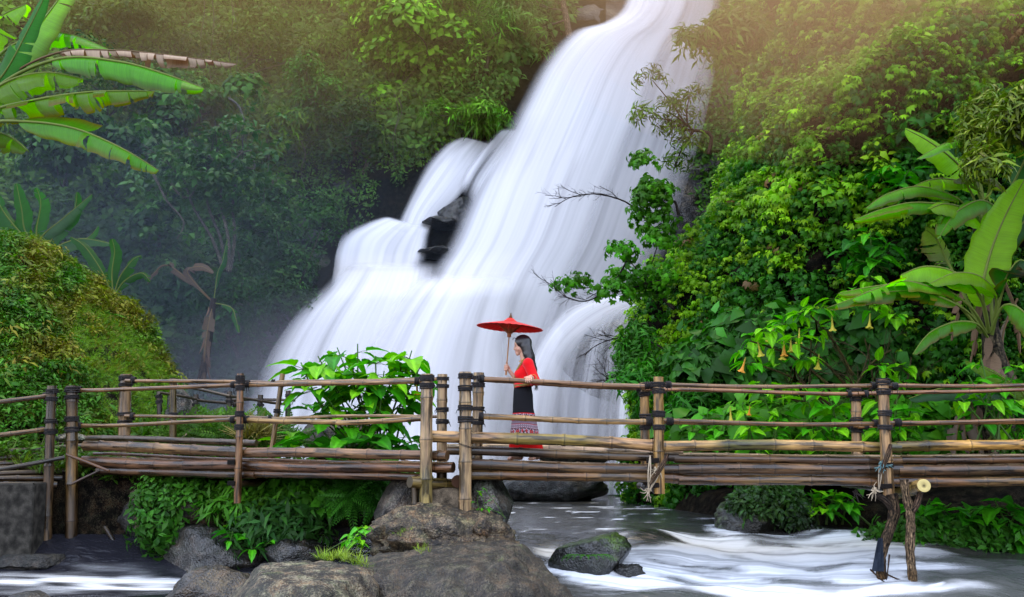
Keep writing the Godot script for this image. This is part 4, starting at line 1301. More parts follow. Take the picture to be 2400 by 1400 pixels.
	for q in [[1072, 1130, 0.08, "dark round log end under the deck beside the right middle post"], [975, 1128, 0.075, "dark log end under the deck beside the left middle post"]]:
		var lg := thing("log", P(q[0], q[1], 12.5), q[3], "log", "log ends under the deck")
		part("stem", bamboo_mesh(P(q[0], q[1], 12.3), P(q[0] + 3, q[1], 13.3), q[2], int(q[0]), Color(0.14, 0.08, 0.06), 0.0, 9.0, 14), M.bark, lg)
	var st := thing("bamboo_stake", P(972, 1190, 12.5), "short dark bamboo stake beside the left middle post", "stake")
	part("stem", bamboo_mesh(P(974, 1215, 12.35), P(973, 1125, 12.35), 0.045, 199, Color(0.12, 0.1, 0.07), 0.0, 0.4, 12), M.bamboo, st)
	# the old wall under the walkway
	var cw := MB.new()
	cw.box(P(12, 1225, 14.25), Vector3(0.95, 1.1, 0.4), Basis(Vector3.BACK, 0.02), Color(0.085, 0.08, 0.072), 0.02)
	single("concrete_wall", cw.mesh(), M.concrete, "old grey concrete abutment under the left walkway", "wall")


# ---------------------------------------------------------------- leaves and sprays
# a spray: leaves set along a few twigs that grow up +y and droop outwards
func spray(sd: int, count: int, L: float, W: float, reach: float, droop: float, shape := 0, stations := 2, fold := 0.25, flat := 0.5, twig := true) -> ArrayMesh:
	var g := RandomNumberGenerator.new()
	g.seed = sd
	var mb := MB.new()
	for i in count:
		var a := i * 2.399 + g.randf() * 0.8
		var t := (i + 0.5) / count
		var out := Vector3(cos(a), 0, sin(a))
		var o := out * reach * sqrt(t) * g.randf_range(0.3, 1.0) + Vector3.UP * reach * (1.0 - t) * g.randf_range(0.4, 1.0)
		var dirn := (out * 1.0 + Vector3.UP * g.randf_range(-0.3, 0.7) * (1.0 - flat) + Vector3(g.randfn(), g.randfn(), g.randfn()) * 0.25).normalized()
		var k := g.randf_range(0.7, 1.3)
		var s := g.randf_range(0.7, 1.2)
		var upv := (Vector3.UP + Vector3(g.randfn(), 0, g.randfn()) * 0.35).normalized()
		mb.leaf(o, dirn, upv, L * s, W * s, droop * g.randf_range(0.5, 1.4), fold, Color(k, k * g.randf_range(0.95, 1.05), k * 0.9), stations, shape)
	if twig:
		for i in 3:
			var a := g.randf() * TAU
			var e := Vector3(cos(a), 0, sin(a)) * reach * 0.8 + Vector3.UP * reach * 0.5
			mb.tube(PackedVector3Array([Vector3.DOWN * reach * 0.5, e * 0.5 + Vector3.UP * 0.02, e]), PackedFloat32Array([0.006, 0.004, 0.002]), 3, PackedColorArray([Color(0.9, 0.5, 0.5), Color(0.9, 0.6, 0.5), Color(0.9, 0.7, 0.5)]), false)
	return mb.mesh()

# whorls of leaflets held like a hand (vine with five fingers)
func whorl(sd: int, hands: int, L: float, W: float, reach: float) -> ArrayMesh:
	var g := RandomNumberGenerator.new()
	g.seed = sd
	var mb := MB.new()
	for h in hands:
		var a := h * 2.399 + g.randf()
		var out := Vector3(cos(a), 0, sin(a))
		var o := out * reach * g.randf_range(0.1, 1.0) + Vector3.UP * reach * g.randf_range(0.0, 0.7)
		var face := (Vector3.UP * 1.2 + out * 0.8 + Vector3(g.randfn(), g.randfn(), g.randfn()) * 0.35).normalized()
		var x := face.cross(out).normalized()
		var y := x.cross(face)
		var k := g.randf_range(0.75, 1.3)
		for f in 5:
			var b := (f - 2) * 0.72 + PI * 0.5
			var dirn := x * cos(b) + y * -sin(b) * -1.0
			var s := 1.0 - 0.14 * absf(f - 2)
			mb.leaf(o, (dirn - face * 0.15).normalized(), face, L * s, W * s, 0.4, 0.2, Color(k, k, k * 0.9), 2, 2)
	return mb.mesh()

func tuft(sd: int, blades: int, L: float, W: float, lean: float) -> ArrayMesh:
	var g := RandomNumberGenerator.new()
	g.seed = sd
	var mb := MB.new()
	for i in blades:
		var a := g.randf() * TAU
		var out := Vector3(cos(a), 0, sin(a))
		var k := g.randf_range(0.7, 1.3)
		mb.leaf(out * 0.03, (Vector3.UP + out * lean * g.randf()).normalized(), out, L * g.randf_range(0.6, 1.1), W, -g.randf_range(0.1, 0.5) * lean, 0.2, Color(k, k, k * 0.9), 3, 1)
	return mb.mesh()

func frond_into(mb: MB, o: Vector3, dirn: Vector3, up: Vector3, L: float, W: float, pairs: int, droop: float, col: Color) -> void:
	var side := dirn.cross(up).normalized()
	up = side.cross(dirn).normalized()
	for i in pairs:
		var s := (i + 1.0) / (pairs + 1.0)
		var p := o + dirn * L * s * (1.0 - 0.2 * droop * s) - up * droop * L * s * s
		var w := W * sin(PI * pow(s, 0.7)) * 0.5 + 0.01
		for e in [-1.0, 1.0]:
			mb.leaf(p, (side * e + dirn * 0.5 - up * 0.2).normalized(), up, w, L / pairs * 0.75, 0.3, 0.1, col, 2)
	mb.leaf(o, dirn, up, L, 0.012, droop, 0.0, col * 0.7, 4, 1)

func fern(sd: int, fronds: int, L: float) -> ArrayMesh:
	var g := RandomNumberGenerator.new()
	g.seed = sd
	var mb := MB.new()
	for i in fronds:
		var a := TAU * i / fronds + g.randf() * 0.5
		var k := g.randf_range(0.8, 1.25)
		frond_into(mb, Vector3.ZERO, (Vector3(cos(a), g.randf_range(0.5, 1.1), sin(a))).normalized(), Vector3.UP, L * g.randf_range(0.7, 1.1), L * 0.35, 11, 0.55, Color(k, k, k))
	return mb.mesh()

# small twigs without leaves
func twigs_into(mb: MB, o: Vector3, dirn: Vector3, L: float, r: float, depth: int, g: RandomNumberGenerator, col: Color, gravity := 0.0) -> void:
	var pts := [o]
	var d := dirn.normalized()
	var p := o
	for i in 4:
		d = (d + Vector3(g.randfn(), g.randfn(), g.randfn()) * 0.16 + Vector3.DOWN * gravity).normalized()
		p += d * L * 0.25
		pts.append(p)
	var cs := PackedColorArray()
	cs.resize(7); cs.fill(col)
	mb.tube(smooth_path(pts, 7), lin(r, r * 0.55, 7), 4 if r < 0.012 else 6, cs, false)
	if depth > 0:
		for i in 3:
			var q: Vector3 = pts[1 + i]
			var nd := (d + Vector3(g.randfn(), g.randfn() + 0.1, g.randfn()).normalized() * 0.85).normalized()
			twigs_into(mb, q, nd, L * g.randf_range(0.45, 0.65), r * 0.5, depth - 1, g, col, gravity)

var S := {}
func make_sprays() -> void:
	S.vine = []
	S.vine_far = []
	S.round = []
	S.lance = []
	S.forest = []
	S.broad = []
	S.weed = []
	S.tuft = []
	S.fern = []
	S.small = []
	S.bamboo = []
	for i in 4:
		S.vine.append(whorl(100 + i, 5, 0.135, 0.06, 0.2))
		S.round.append(spray(110 + i, 10, 0.12, 0.11, 0.2, 0.5, 1, 3, 0.15, 0.5))
		S.lance.append(spray(120 + i, 14, 0.19, 0.042, 0.2, 0.7, 0, 2, 0.2, 0.4))
		S.forest.append(spray(130 + i, 12, 0.24, 0.1, 0.42, 0.5, 0, 2, 0.25, 0.5))
		S.broad.append(spray(140 + i, 9, 0.3, 0.2, 0.4, 0.6, 1, 3, 0.15, 0.5))
		S.weed.append(spray(150 + i, 9, 0.11, 0.05, 0.12, 0.4, 1, 2, 0.2, 0.3))
		S.tuft.append(tuft(160 + i, 9, 0.24, 0.014, 0.9))
		S.fern.append(fern(170 + i, 7, 0.5))
		S.small.append(spray(180 + i, 12, 0.07, 0.035, 0.13, 0.3, 0, 2, 0.2, 0.3))
		S.bamboo.append(spray(190 + i, 14, 0.3, 0.035, 0.35, 0.9, 0, 2, 0.1, 0.4))

func shade(base: Color, spread: float) -> Color:
	var k := exp(rng.randfn() * spread)
	return Color(base.r * k * rnd(0.85, 1.18), base.g * k, base.b * k * rnd(0.8, 1.2))

# ---------------------------------------------------------------- cover of the right-hand wall
func cover_wall() -> void:
	rng.seed = 501
	var xf: Array[Transform3D] = []
	var cols := PackedColorArray()
	var xg: Array[Transform3D] = []
	var cg := PackedColorArray()
	var xr: Array[Transform3D] = []
	var cr := PackedColorArray()
	var xb: Array[Transform3D] = []
	var cb := PackedColorArray()
	var tries := 60000
	for i in tries:
		var u := rng.randf()
		var h := rnd(-0.2, 19.0)
		# keep the density even: the foot line bends
		var p := wall_point(u, h)
		if p.z < -31.0: continue
		var px := 1200.0 + FOCAL * p.x / -p.z
		if px > 2560.0 or px < 1380.0: continue
		var a := wall_point(u + 0.012, h)
		var b := wall_point(u, h + 0.15)
		var nn := (b - p).cross(a - p).normalized()
		if nn.dot(Vector3(-0.4, 0.3, 1)) < 0.0: nn = -nn
		var y := (nn * 0.75 + Vector3.UP * 0.55 + rdir() * 0.4).normalized()
		var lump := noise_a.get_noise_3dv(p * 90.0)
		var o := p + nn * (rnd(0.0, 0.3) + 0.35 * maxf(0.0, lump)) 
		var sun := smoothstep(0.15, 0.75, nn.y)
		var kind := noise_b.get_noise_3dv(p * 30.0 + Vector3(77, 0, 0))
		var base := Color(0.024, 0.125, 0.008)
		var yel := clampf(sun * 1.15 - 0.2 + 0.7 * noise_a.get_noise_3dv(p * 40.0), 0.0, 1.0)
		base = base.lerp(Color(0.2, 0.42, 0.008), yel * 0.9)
		if rng.randf() < 0.012: base = Color(0.2, 0.13, 0.05)
		var hole := noise_a.get_noise_3dv(p * 70.0 + Vector3(0, 300, 0))
		if hole > 0.33 and rng.randf() < 0.85: continue
		var s := rnd(0.6, 1.0) * lerpf(0.75, 1.3, smoothstep(-0.4, 0.4, noise_b.get_noise_3dv(p * 55.0 + Vector3(500, 0, 0))))
		if kind < -0.36 and px > 1600.0:
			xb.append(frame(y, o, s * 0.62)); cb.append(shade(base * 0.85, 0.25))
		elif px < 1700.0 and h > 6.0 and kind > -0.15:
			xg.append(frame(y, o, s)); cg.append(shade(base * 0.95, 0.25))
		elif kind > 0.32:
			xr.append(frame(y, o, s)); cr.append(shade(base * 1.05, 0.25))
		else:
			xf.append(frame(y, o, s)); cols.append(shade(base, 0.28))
	var root := thing("vine_foliage", wall_point(0.5, 0.0), "dense five fingered vines that clothe the whole right hillside", "", "", "stuff")
	many("foliage", S.vine, xf, cols, M.leaf, root)
	many("foliage", S.lance, xg, cg, M.leaf, root)
	many("foliage", S.round, xr, cr, M.leaf, root)
	many("foliage", S.broad, xb, cb, M.leaf, root)
	# strings of vine that hang from the ledge
	for q in [[0.5, 7.6, 2.6], [0.44, 6.8, 2.0], [0.58, 8.2, 2.4], [0.36, 6.5, 2.2], [0.52, 5.2, 2.0], [0.65, 8.5, 1.8]]:
		var p := wall_point(q[0], q[1]) + Vector3(-0.15, 0, 0.35)
		var t := thing("hanging_vine", p, "string of vine leaves hanging on the right hillside, " + {0.5: "mid slope, longest of them", 0.44: "just left of the longest", 0.58: "just right of the longest", 0.36: "closest to the falls", 0.52: "low on the dark slope", 0.65: "nearest the banana plants"}[q[0]], "vine", "vine strings on the right hillside")
		var xs: Array[Transform3D] = []
		var cs := PackedColorArray()
		for k in int(q[2] * 22):
			var y: float = rng.randf() * q[2]
			xs.append(frame((Vector3(-0.2, 0.3, 1.0) + rdir() * 0.5), p + Vector3(rnd(-0.12, 0.12) + 0.1 * sin(y * 3.0), -y, rnd(-0.05, 0.12)), rnd(0.6, 1.0)))
			cs.append(shade(Color(0.1, 0.2, 0.015), 0.2))
		many("foliage", S.vine, xs, cs, M.leaf, t, "stuff")

# ---------------------------------------------------------------- cover of the left slope
func cover_forest() -> void:
	rng.seed = 601
	var sets := {"forest": [[] as Array[Transform3D], PackedColorArray()], "lance": [[] as Array[Transform3D], PackedColorArray()], "broad": [[] as Array[Transform3D], PackedColorArray()], "small": [[] as Array[Transform3D], PackedColorArray()]}
	for i in 17000:
		var px := rnd(-120.0, 1340.0)
		var py := rnd(-160.0, 1120.0)
		# leave the falls open
		var edge := along(-py, [0.0, -60.0, -160.0, -260.0, -330.0, -420.0, -520.0, -600.0, -700.0, -800.0, -1120.0], [1480.0, 1330.0, 1230.0, 1180.0, 1075.0, 960.0, 900.0, 790.0, 730.0, 640.0, 590.0])
		if px > edge - 12.0: continue
		var p := forest_point(px, py)
		var nn := Vector3(0.1, 0.45, 1.0)
		var lump := noise_a.get_noise_3dv(p * 45.0)
		var rocky := smoothstep(620.0, 800.0, px) * smoothstep(330.0, 450.0, py)
		if rng.randf() < rocky * 0.72: continue
		var o := p + Vector3(0, 0.2, 1.0) * (rnd(0.0, 0.5) + 1.1 * maxf(0.0, lump))
		var y := nn.normalized() + rdir() * 0.5
		var kind := noise_b.get_noise_2d(px * 0.5, py * 0.5 + 900.0)
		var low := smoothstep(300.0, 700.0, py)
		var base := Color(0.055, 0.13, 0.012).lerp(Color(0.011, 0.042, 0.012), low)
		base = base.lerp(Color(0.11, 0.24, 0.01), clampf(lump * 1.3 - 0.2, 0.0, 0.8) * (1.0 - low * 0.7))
		var key := "forest"
		if kind > 0.25: key = "lance"
		elif kind < -0.3: key = "broad"
		if rocky > 0.2: key = "small"
		var s := rnd(0.8, 1.3) * (1.5 if key == "lance" else 1.0) * (2.0 if key == "small" else 1.0)
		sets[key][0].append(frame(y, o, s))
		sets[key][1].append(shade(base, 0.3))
	# greenery that clings to the rock right of the main leap
	for i in 1500:
		var px := rnd(1640.0, 1900.0)
		var py := rnd(-160.0, 640.0)
		var p := P(px, py, fall_depth(px, py) + 0.9 - rnd(0.0, 0.5))
		if noise_a.get_noise_3dv(p * 70.0) < -0.22: continue
		sets["forest"][0].append(frame(Vector3(-0.1, 0.5, 1.0) + rdir() * 0.5, p, rnd(0.8, 1.4)))
		sets["forest"][1].append(shade(Color(0.04, 0.12, 0.01), 0.35))
	var root := thing("forest_foliage", P(400, 700, 32.0), "dark mixed jungle foliage that covers the slope left of the falls", "", "", "stuff")
	for key in sets:
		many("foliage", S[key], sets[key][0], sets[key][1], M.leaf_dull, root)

# a tree or bush: trunk with limbs, and a crown of sprays in clumps
func tree(called: String, label: String, cat: String, grp: String, base: Vector3, ctr: Vector3, r: Vector3, key: String, count: int, size: float, col: Color, bark: Color, trunk_r: float, mkey := "leaf", limbs := 5, sd := 0, spread := 0.3) -> Node3D:
	rng.seed = 7000 + sd
	var t := thing(called, base, label, cat, grp)
	var g := RandomNumberGenerator.new()
	g.seed = 300 + sd
	var clumps := []
	for i in 9:
		clumps.append([ctr + Vector3(g.randfn() * r.x, g.randfn() * r.y, g.randfn() * r.z) * 0.52, g.randf_range(0.35, 0.62)])
	var mb := MB.new()
	var cs := PackedColorArray()
	cs.resize(12); cs.fill(bark)
	if trunk_r > 0.0:
		mb.tube(smooth_path([base + Vector3.DOWN * 0.3, base.lerp(ctr, 0.35) + Vector3(g.randfn(), 0, g.randfn()) * 0.15 * r.x, base.lerp(ctr, 0.7) + Vector3(g.randfn(), 0, g.randfn()) * 0.15 * r.x, ctr], 12), lin(trunk_r, trunk_r * 0.45, 12), 8, cs, false)
		for i in limbs:
			var c: Vector3 = clumps[i % 9][0]
			var f := base.lerp(ctr, g.randf_range(0.45, 0.9))
			mb.tube(smooth_path([f, f.lerp(c, 0.5) + Vector3(g.randfn(), g.randfn(), g.randfn()) * 0.1 * r.x, c], 12), lin(trunk_r * 0.5, trunk_r * 0.15, 12), 5, cs, false)
		part("trunk", mb.mesh(), M.bark, t)
	var xf: Array[Transform3D] = []
	var cols := PackedColorArray()
	for i in count:
		var cl: Array = clumps[i % 9]
		var v := rdir()
		if v.y < -0.3: v.y *= -0.6
		var rad: float = cl[1]
		var o: Vector3 = cl[0] + v * r * rad * pow(rng.randf(), 0.4)
		var k := 0.8 + 0.4 * noise_a.get_noise_3dv(o * 120.0)
		xf.append(frame(v * 0.8 + Vector3.UP * 0.5 + rdir() * 0.3, o, size * rnd(0.75, 1.3)))
		cols.append(shade(col * k, spread))
	many("crown", S[key], xf, cols, M[mkey], t, "stuff")
	return t

func build_trees() -> void:
	# [px, py, rx px, ry px, depth off the slope, key, count, size, colour, label]
	var list := [
		[985, 150, 150, 125, 1.2, "round", 620, 2.2, Color(0.15, 0.38, 0.008), "bright green heart leaved tree high on the slope just left of the main falls"],
		[930, 40, 120, 70, 1.6, "round", 300, 2.0, Color(0.17, 0.38, 0.008), "yellow green treetop directly above the heart leaved tree"],
		[1130, 80, 120, 90, 1.0, "bamboo", 330, 1.4, Color(0.077, 0.225, 0.010), "feathery bamboo leaved tree beside the crest of the falls"],
		[1112, 285, 70, 48, 1.0, "lance", 200, 1.7, Color(0.088, 0.270, 0.008), "low bright bush hanging at the edge of the falls above the side cascade"],
		[745, 235, 90, 80, 1.8, "forest", 260, 0.9, Color(0.055, 0.195, 0.021), "blue green leafy tree in the middle of the slope with a bright lower tip"],
		[665, 305, 60, 60, 1.5, "lance", 150, 1.9, Color(0.132, 0.300, 0.008), "small yellow green shrub in the middle of the left slope"],
		[560, 120, 150, 110, 1.6, "forest", 300, 1.0, Color(0.061, 0.135, 0.010), "olive jungle tree near the top edge, right of the dry banana leaf"],
		[300, 60, 160, 90, 2.0, "forest", 300, 1.0, Color(0.055, 0.112, 0.011), "brownish olive tree at the top behind the big banana leaves"],
		[470, 250, 120, 90, 2.5, "broad", 240, 0.9, Color(0.039, 0.143, 0.014), "dark broad leaved tree behind the tips of the banana leaves"],
		[640, 420, 110, 90, 1.5, "forest", 240, 0.8, Color(0.033, 0.105, 0.014), "dark bush above the rocky edge of the side cascade"],
		[830, 330, 110, 80, 1.5, "forest", 240, 0.9, Color(0.039, 0.112, 0.014), "dim brown green bush below the heart leaved tree"],
		[390, 330, 120, 90, 3.5, "broad", 260, 0.8, Color(0.039, 0.150, 0.017), "dark tree of hand shaped leaves on pale crooked branches"],
		[370, 470, 95, 110, 4.2, "round", 320, 1.6, Color(0.033, 0.128, 0.021), "column of creeper leaves hanging in the shade left of the pale stems"],
		[160, 350, 140, 80, 4.5, "broad", 230, 0.8, Color(0.033, 0.112, 0.015), "shaded bush under the lowest big banana leaf"],
		[690, 660, 90, 130, 1.2, "small", 420, 2.4, Color(0.039, 0.143, 0.013), "small leaved shrubs on the rock bank beside the white water"],
		[560, 740, 100, 120, 2.0, "forest", 260, 0.7, Color(0.028, 0.112, 0.014), "dark bush at the foot of the slope left of the white water"],
		[1210, 20, 60, 40, 1.4, "bamboo", 110, 1.4, Color(0.066, 0.195, 0.010), "small feathery tuft right at the top beside the bare branches"],
		[250, 230, 110, 70, 3.0, "forest", 220, 0.8, Color(0.044, 0.120, 0.014), "dull green bush glimpsed between the banana leaves"],
	]
	var i := 0
	for q in list:
		var at := forest_point(q[0], q[1])
		var d: float = -at.z - q[4]
		var c := P(q[0], q[1], d)
		var k := d / FOCAL
		var base := forest_point(q[0], q[1] + q[3] * 1.2)
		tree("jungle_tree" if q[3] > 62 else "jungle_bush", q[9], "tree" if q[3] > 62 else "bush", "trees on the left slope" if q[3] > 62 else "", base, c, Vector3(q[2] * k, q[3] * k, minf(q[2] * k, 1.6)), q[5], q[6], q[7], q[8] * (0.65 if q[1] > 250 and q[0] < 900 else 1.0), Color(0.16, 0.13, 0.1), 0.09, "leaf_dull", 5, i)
		i += 1
	# slender trees with pale forked stems
	var sd := 0
	for q in [[525, 575, 432, 425, 27.0, "left one of the slender pale stems that fan out from one foot"], [530, 575, 478, 420, 27.2, "second slender pale stem from the left in the fan"], [535, 578, 520, 415, 27.1, "upright slender pale stem in the middle of the fan"], [538, 578, 556, 410, 27.3, "right slender pale stem of the fan, forked high up"]]:
		var t := thing("slender_tree", P(q[0], q[1], q[4]), q[5], "tree", "pale stems on the left slope")
		var g := RandomNumberGenerator.new()
		g.seed = 900 + sd
		var mb := MB.new()
		var a := P(q[0], q[1] + 60, q[4])
		var b := P(q[2], q[3], q[4])
		var cs := PackedColorArray()
		for k in 16: cs.append(Color(0.23, 0.21, 0.18) * g.randf_range(0.6, 1.2))
		mb.tube(smooth_path([a, a.lerp(b, 0.35) + Vector3(0.06, 0, 0), a.lerp(b, 0.7) + Vector3(-0.07, 0, 0), b], 16), lin(0.055, 0.03, 16), 7, cs)
		for k in 2: twigs_into(mb, b.lerp(a, 0.1 * k), (b - a).normalized() + Vector3(g.randfn() * 0.7, 0.2, 0.2), 1.6, 0.024, 2, g, Color(0.16, 0.145, 0.125))
		part("trunk", mb.mesh(), M.bark, t)
		var xs: Array[Transform3D] = []
		var cc := PackedColorArray()
		rng.seed = 80 + sd
		for k in 60:
			xs.append(frame(Vector3.UP + rdir() * 0.6, b + Vector3(rng.randfn() * 0.8, rng.randfn() * 0.7, rng.randfn() * 0.6 + 0.2), rnd(0.5, 0.9)))
			cc.append(shade(Color(0.035, 0.095, 0.02), 0.3))
		many("crown", S.broad, xs, cc, M.leaf_dull, t, "stuff")
		sd += 1
	# crooked pale branches that show between the leaves
	sd = 0
	for q in [[[[455, 350], [490, 365], [520, 395], [565, 360], [590, 352]], 26.6, "pale crooked branch curling right below the broad leaves"], [[[400, 430], [425, 460], [450, 455], [470, 400]], 26.4, "pale hooked branch over the creeper column"], [[[535, 230], [560, 250], [580, 300], [610, 305]], 28.0, "pale crooked branch in the middle of the left slope"], [[[355, 400], [375, 440], [390, 470], [430, 520], [415, 560]], 26.2, "grey twisting branch inside the creeper column"], [[[560, 355], [590, 370], [595, 395], [570, 390]], 26.8, "small pale loop of branch under the crooked branch"]]:
		var pp := []
		for w in q[0]: pp.append(P(w[0], w[1], q[1]))
		var mb := MB.new()
		var cs := PackedColorArray()
		for k in 18: cs.append(Color(0.26, 0.235, 0.2) * (0.75 + 0.03 * (k % 9)))
		mb.tube(smooth_path(pp, 18), lin(0.045, 0.018, 18), 6, cs)
		single("branch", mb.mesh(), M.bark, q[2], "branch", "pale branches on the left slope")
		sd += 1
	# hanging roots and lianas
	var li := 0
	var where := ["left of the olive tree", "second from the left near the top", "beside the olive tree's middle", "in front of the olive tree's right side", "below the heart leaved tree, left strand", "below the heart leaved tree, right strand", "under the blue green tree", "between the pale stems and the falls"]
	for q in [[470, -40, 478, 180], [492, -30, 500, 250], [535, -40, 548, 220], [545, 20, 570, 260], [925, 220, 928, 390], [935, 230, 932, 345], [705, 330, 715, 440], [620, 300, 628, 560]]:
		var a := P(q[0], q[1], -forest_point(q[0], q[1]).z - 1.7)
		var b := P(q[2], q[3], -forest_point(q[2], q[3]).z - 1.7)
		var mb := MB.new()
		var cs := PackedColorArray()
		for k in 14: cs.append(Color(0.13, 0.11, 0.085))
		mb.tube(smooth_path([a, a.lerp(b, 0.3) + Vector3(0.12, 0, 0), a.lerp(b, 0.65) - Vector3(0.1, 0, 0), b], 14), lin(0.02, 0.01, 14), 5, cs)
		single("liana", mb.mesh(), M.bark, "thin pale liana hanging on the left slope, " + where[li], "liana", "lianas on the left slope")
		li += 1
	# bare tree at the crest
	var g := RandomNumberGenerator.new()
	g.seed = 77
	var mb := MB.new()
	var o := P(1335, 62, 38.0)
	var cs := PackedColorArray()
	for k in 12: cs.append(Color(0.3, 0.2, 0.13))
	mb.tube(smooth_path([o + Vector3.DOWN * 0.5, P(1325, 30, 38.0), P(1312, -30, 38.0), P(1300, -90, 38.0)], 12), lin(0.14, 0.08, 12), 8, cs)
	for q in [[1322, 25, 1230, 5], [1318, 0, 1215, -30], [1328, 45, 1240, 60], [1315, -20, 1280, -90]]:
		twigs_into(mb, P(q[0], q[1], 38.0), P(q[2], q[3], 37.8) - P(q[0], q[1], 38.0), 2.0, 0.04, 3, g, Color(0.3, 0.21, 0.15))
	var bt := thing("bare_tree", o, "leafless brown tree leaning over the crest of the falls", "tree")
	part("trunk", mb.mesh(), M.bark, bt)
	# bush whose branches reach over the right edge of the falls
	tree("overhanging_bush", "red twigged bush leaning out over the right edge of the falls", "bush", "", P(1660, 330, 20.5), P(1590, 280, 20.3), Vector3(0.8, 0.8, 0.6), "lance", 85, 0.9, Color(0.09, 0.174, 0.008), Color(0.12, 0.07, 0.05), 0.05, "leaf", 9, 41)
	tree("overhanging_bush", "low green bush dipping its twigs towards the round rock at the foot of the falls", "bush", "", P(1580, 690, 19.5), P(1480, 660, 19.3), Vector3(0.85, 0.75, 0.7), "vine", 170, 0.9, Color(0.06, 0.246, 0.008), Color(0.09, 0.07, 0.06), 0.04, "leaf", 9, 42)
	tree("overhanging_bush", "dark leaved bush behind the right post pair, over the water", "bush", "", P(1600, 870, 18.6), P(1520, 850, 18.4), Vector3(0.6, 0.55, 0.6), "lance", 130, 0.9, Color(0.035, 0.174, 0.008), Color(0.09, 0.07, 0.06), 0.04, "leaf", 9, 43)
	tree("overhanging_bush", "bright green fernlike bush low behind the rails beside the falls", "bush", "", P(1620, 1000, 17.4), P(1620, 960, 17.2), Vector3(0.7, 0.6, 0.6), "lance", 200, 1.0, Color(0.03, 0.203, 0.008), Color(0.09, 0.07, 0.06), 0.0, "leaf", 0, 44)
	tree("overhanging_bush", "yellowish bush of large leaves on the upper right rim of the falls", "bush", "", P(1720, 130, 21.0), P(1690, 110, 20.6), Vector3(0.7, 0.9, 0.6), "lance", 140, 1.3, Color(0.1, 0.232, 0.008), Color(0.14, 0.1, 0.06), 0.05, "leaf", 6, 45)
	tree("overhanging_bush", "hanging vines fringing the falls between the two leaning bushes", "bush", "", P(1590, 470, 19.6), P(1560, 480, 19.4), Vector3(0.6, 0.9, 0.6), "vine", 150, 0.9, Color(0.06, 0.217, 0.008), Color(0.09, 0.07, 0.06), 0.03, "leaf", 6, 46)
	# bare hanging twigs
	var n := 0
	var said := ["bare twiggy branch drooping in front of the white water beside the umbrella", "long thin bare twigs arching left from the right hillside, upper group", "thin bare twigs under the green bush over the round rock", "short bare twigs beside the dark leaved bush near the rail"]
	for q in [[[1480, 590], [1440, 660], [1380, 705], [1325, 695], [1290, 660], 19.2], [[1520, 520], [1470, 475], [1400, 455], [1340, 462], [1300, 485], 19.6], [[1560, 820], [1520, 800], [1470, 790], [1420, 800], [1390, 815], 18.8], [[1530, 860], [1490, 880], [1450, 880], [1430, 890], [1412, 876], 18.3]]:
		g.seed = 60 + n
		mb = MB.new()
		var pp := []
		for k in 5: pp.append(P(q[k][0], q[k][1], q[5]))
		var c2 := PackedColorArray()
		for k in 16: c2.append(Color(0.07, 0.05, 0.045))
		mb.tube(smooth_path(pp, 16), lin(0.022, 0.006, 16), 5, c2)
		for k in 9:
			var f := 0.25 + 0.08 * k
			var at := catmull(pp, f)
			twigs_into(mb, at, (catmull(pp, minf(f + 0.1, 1.0)) - at).normalized() + Vector3(-0.2, g.randf_range(-0.2, 0.9), g.randfn() * 0.3), g.randf_range(0.3, 0.6), 0.008, 2, g, Color(0.07, 0.05, 0.045))
		single("bare_twigs", mb.mesh(), M.bark, said[n], "twigs", "bare twigs over the falls")
		n += 1

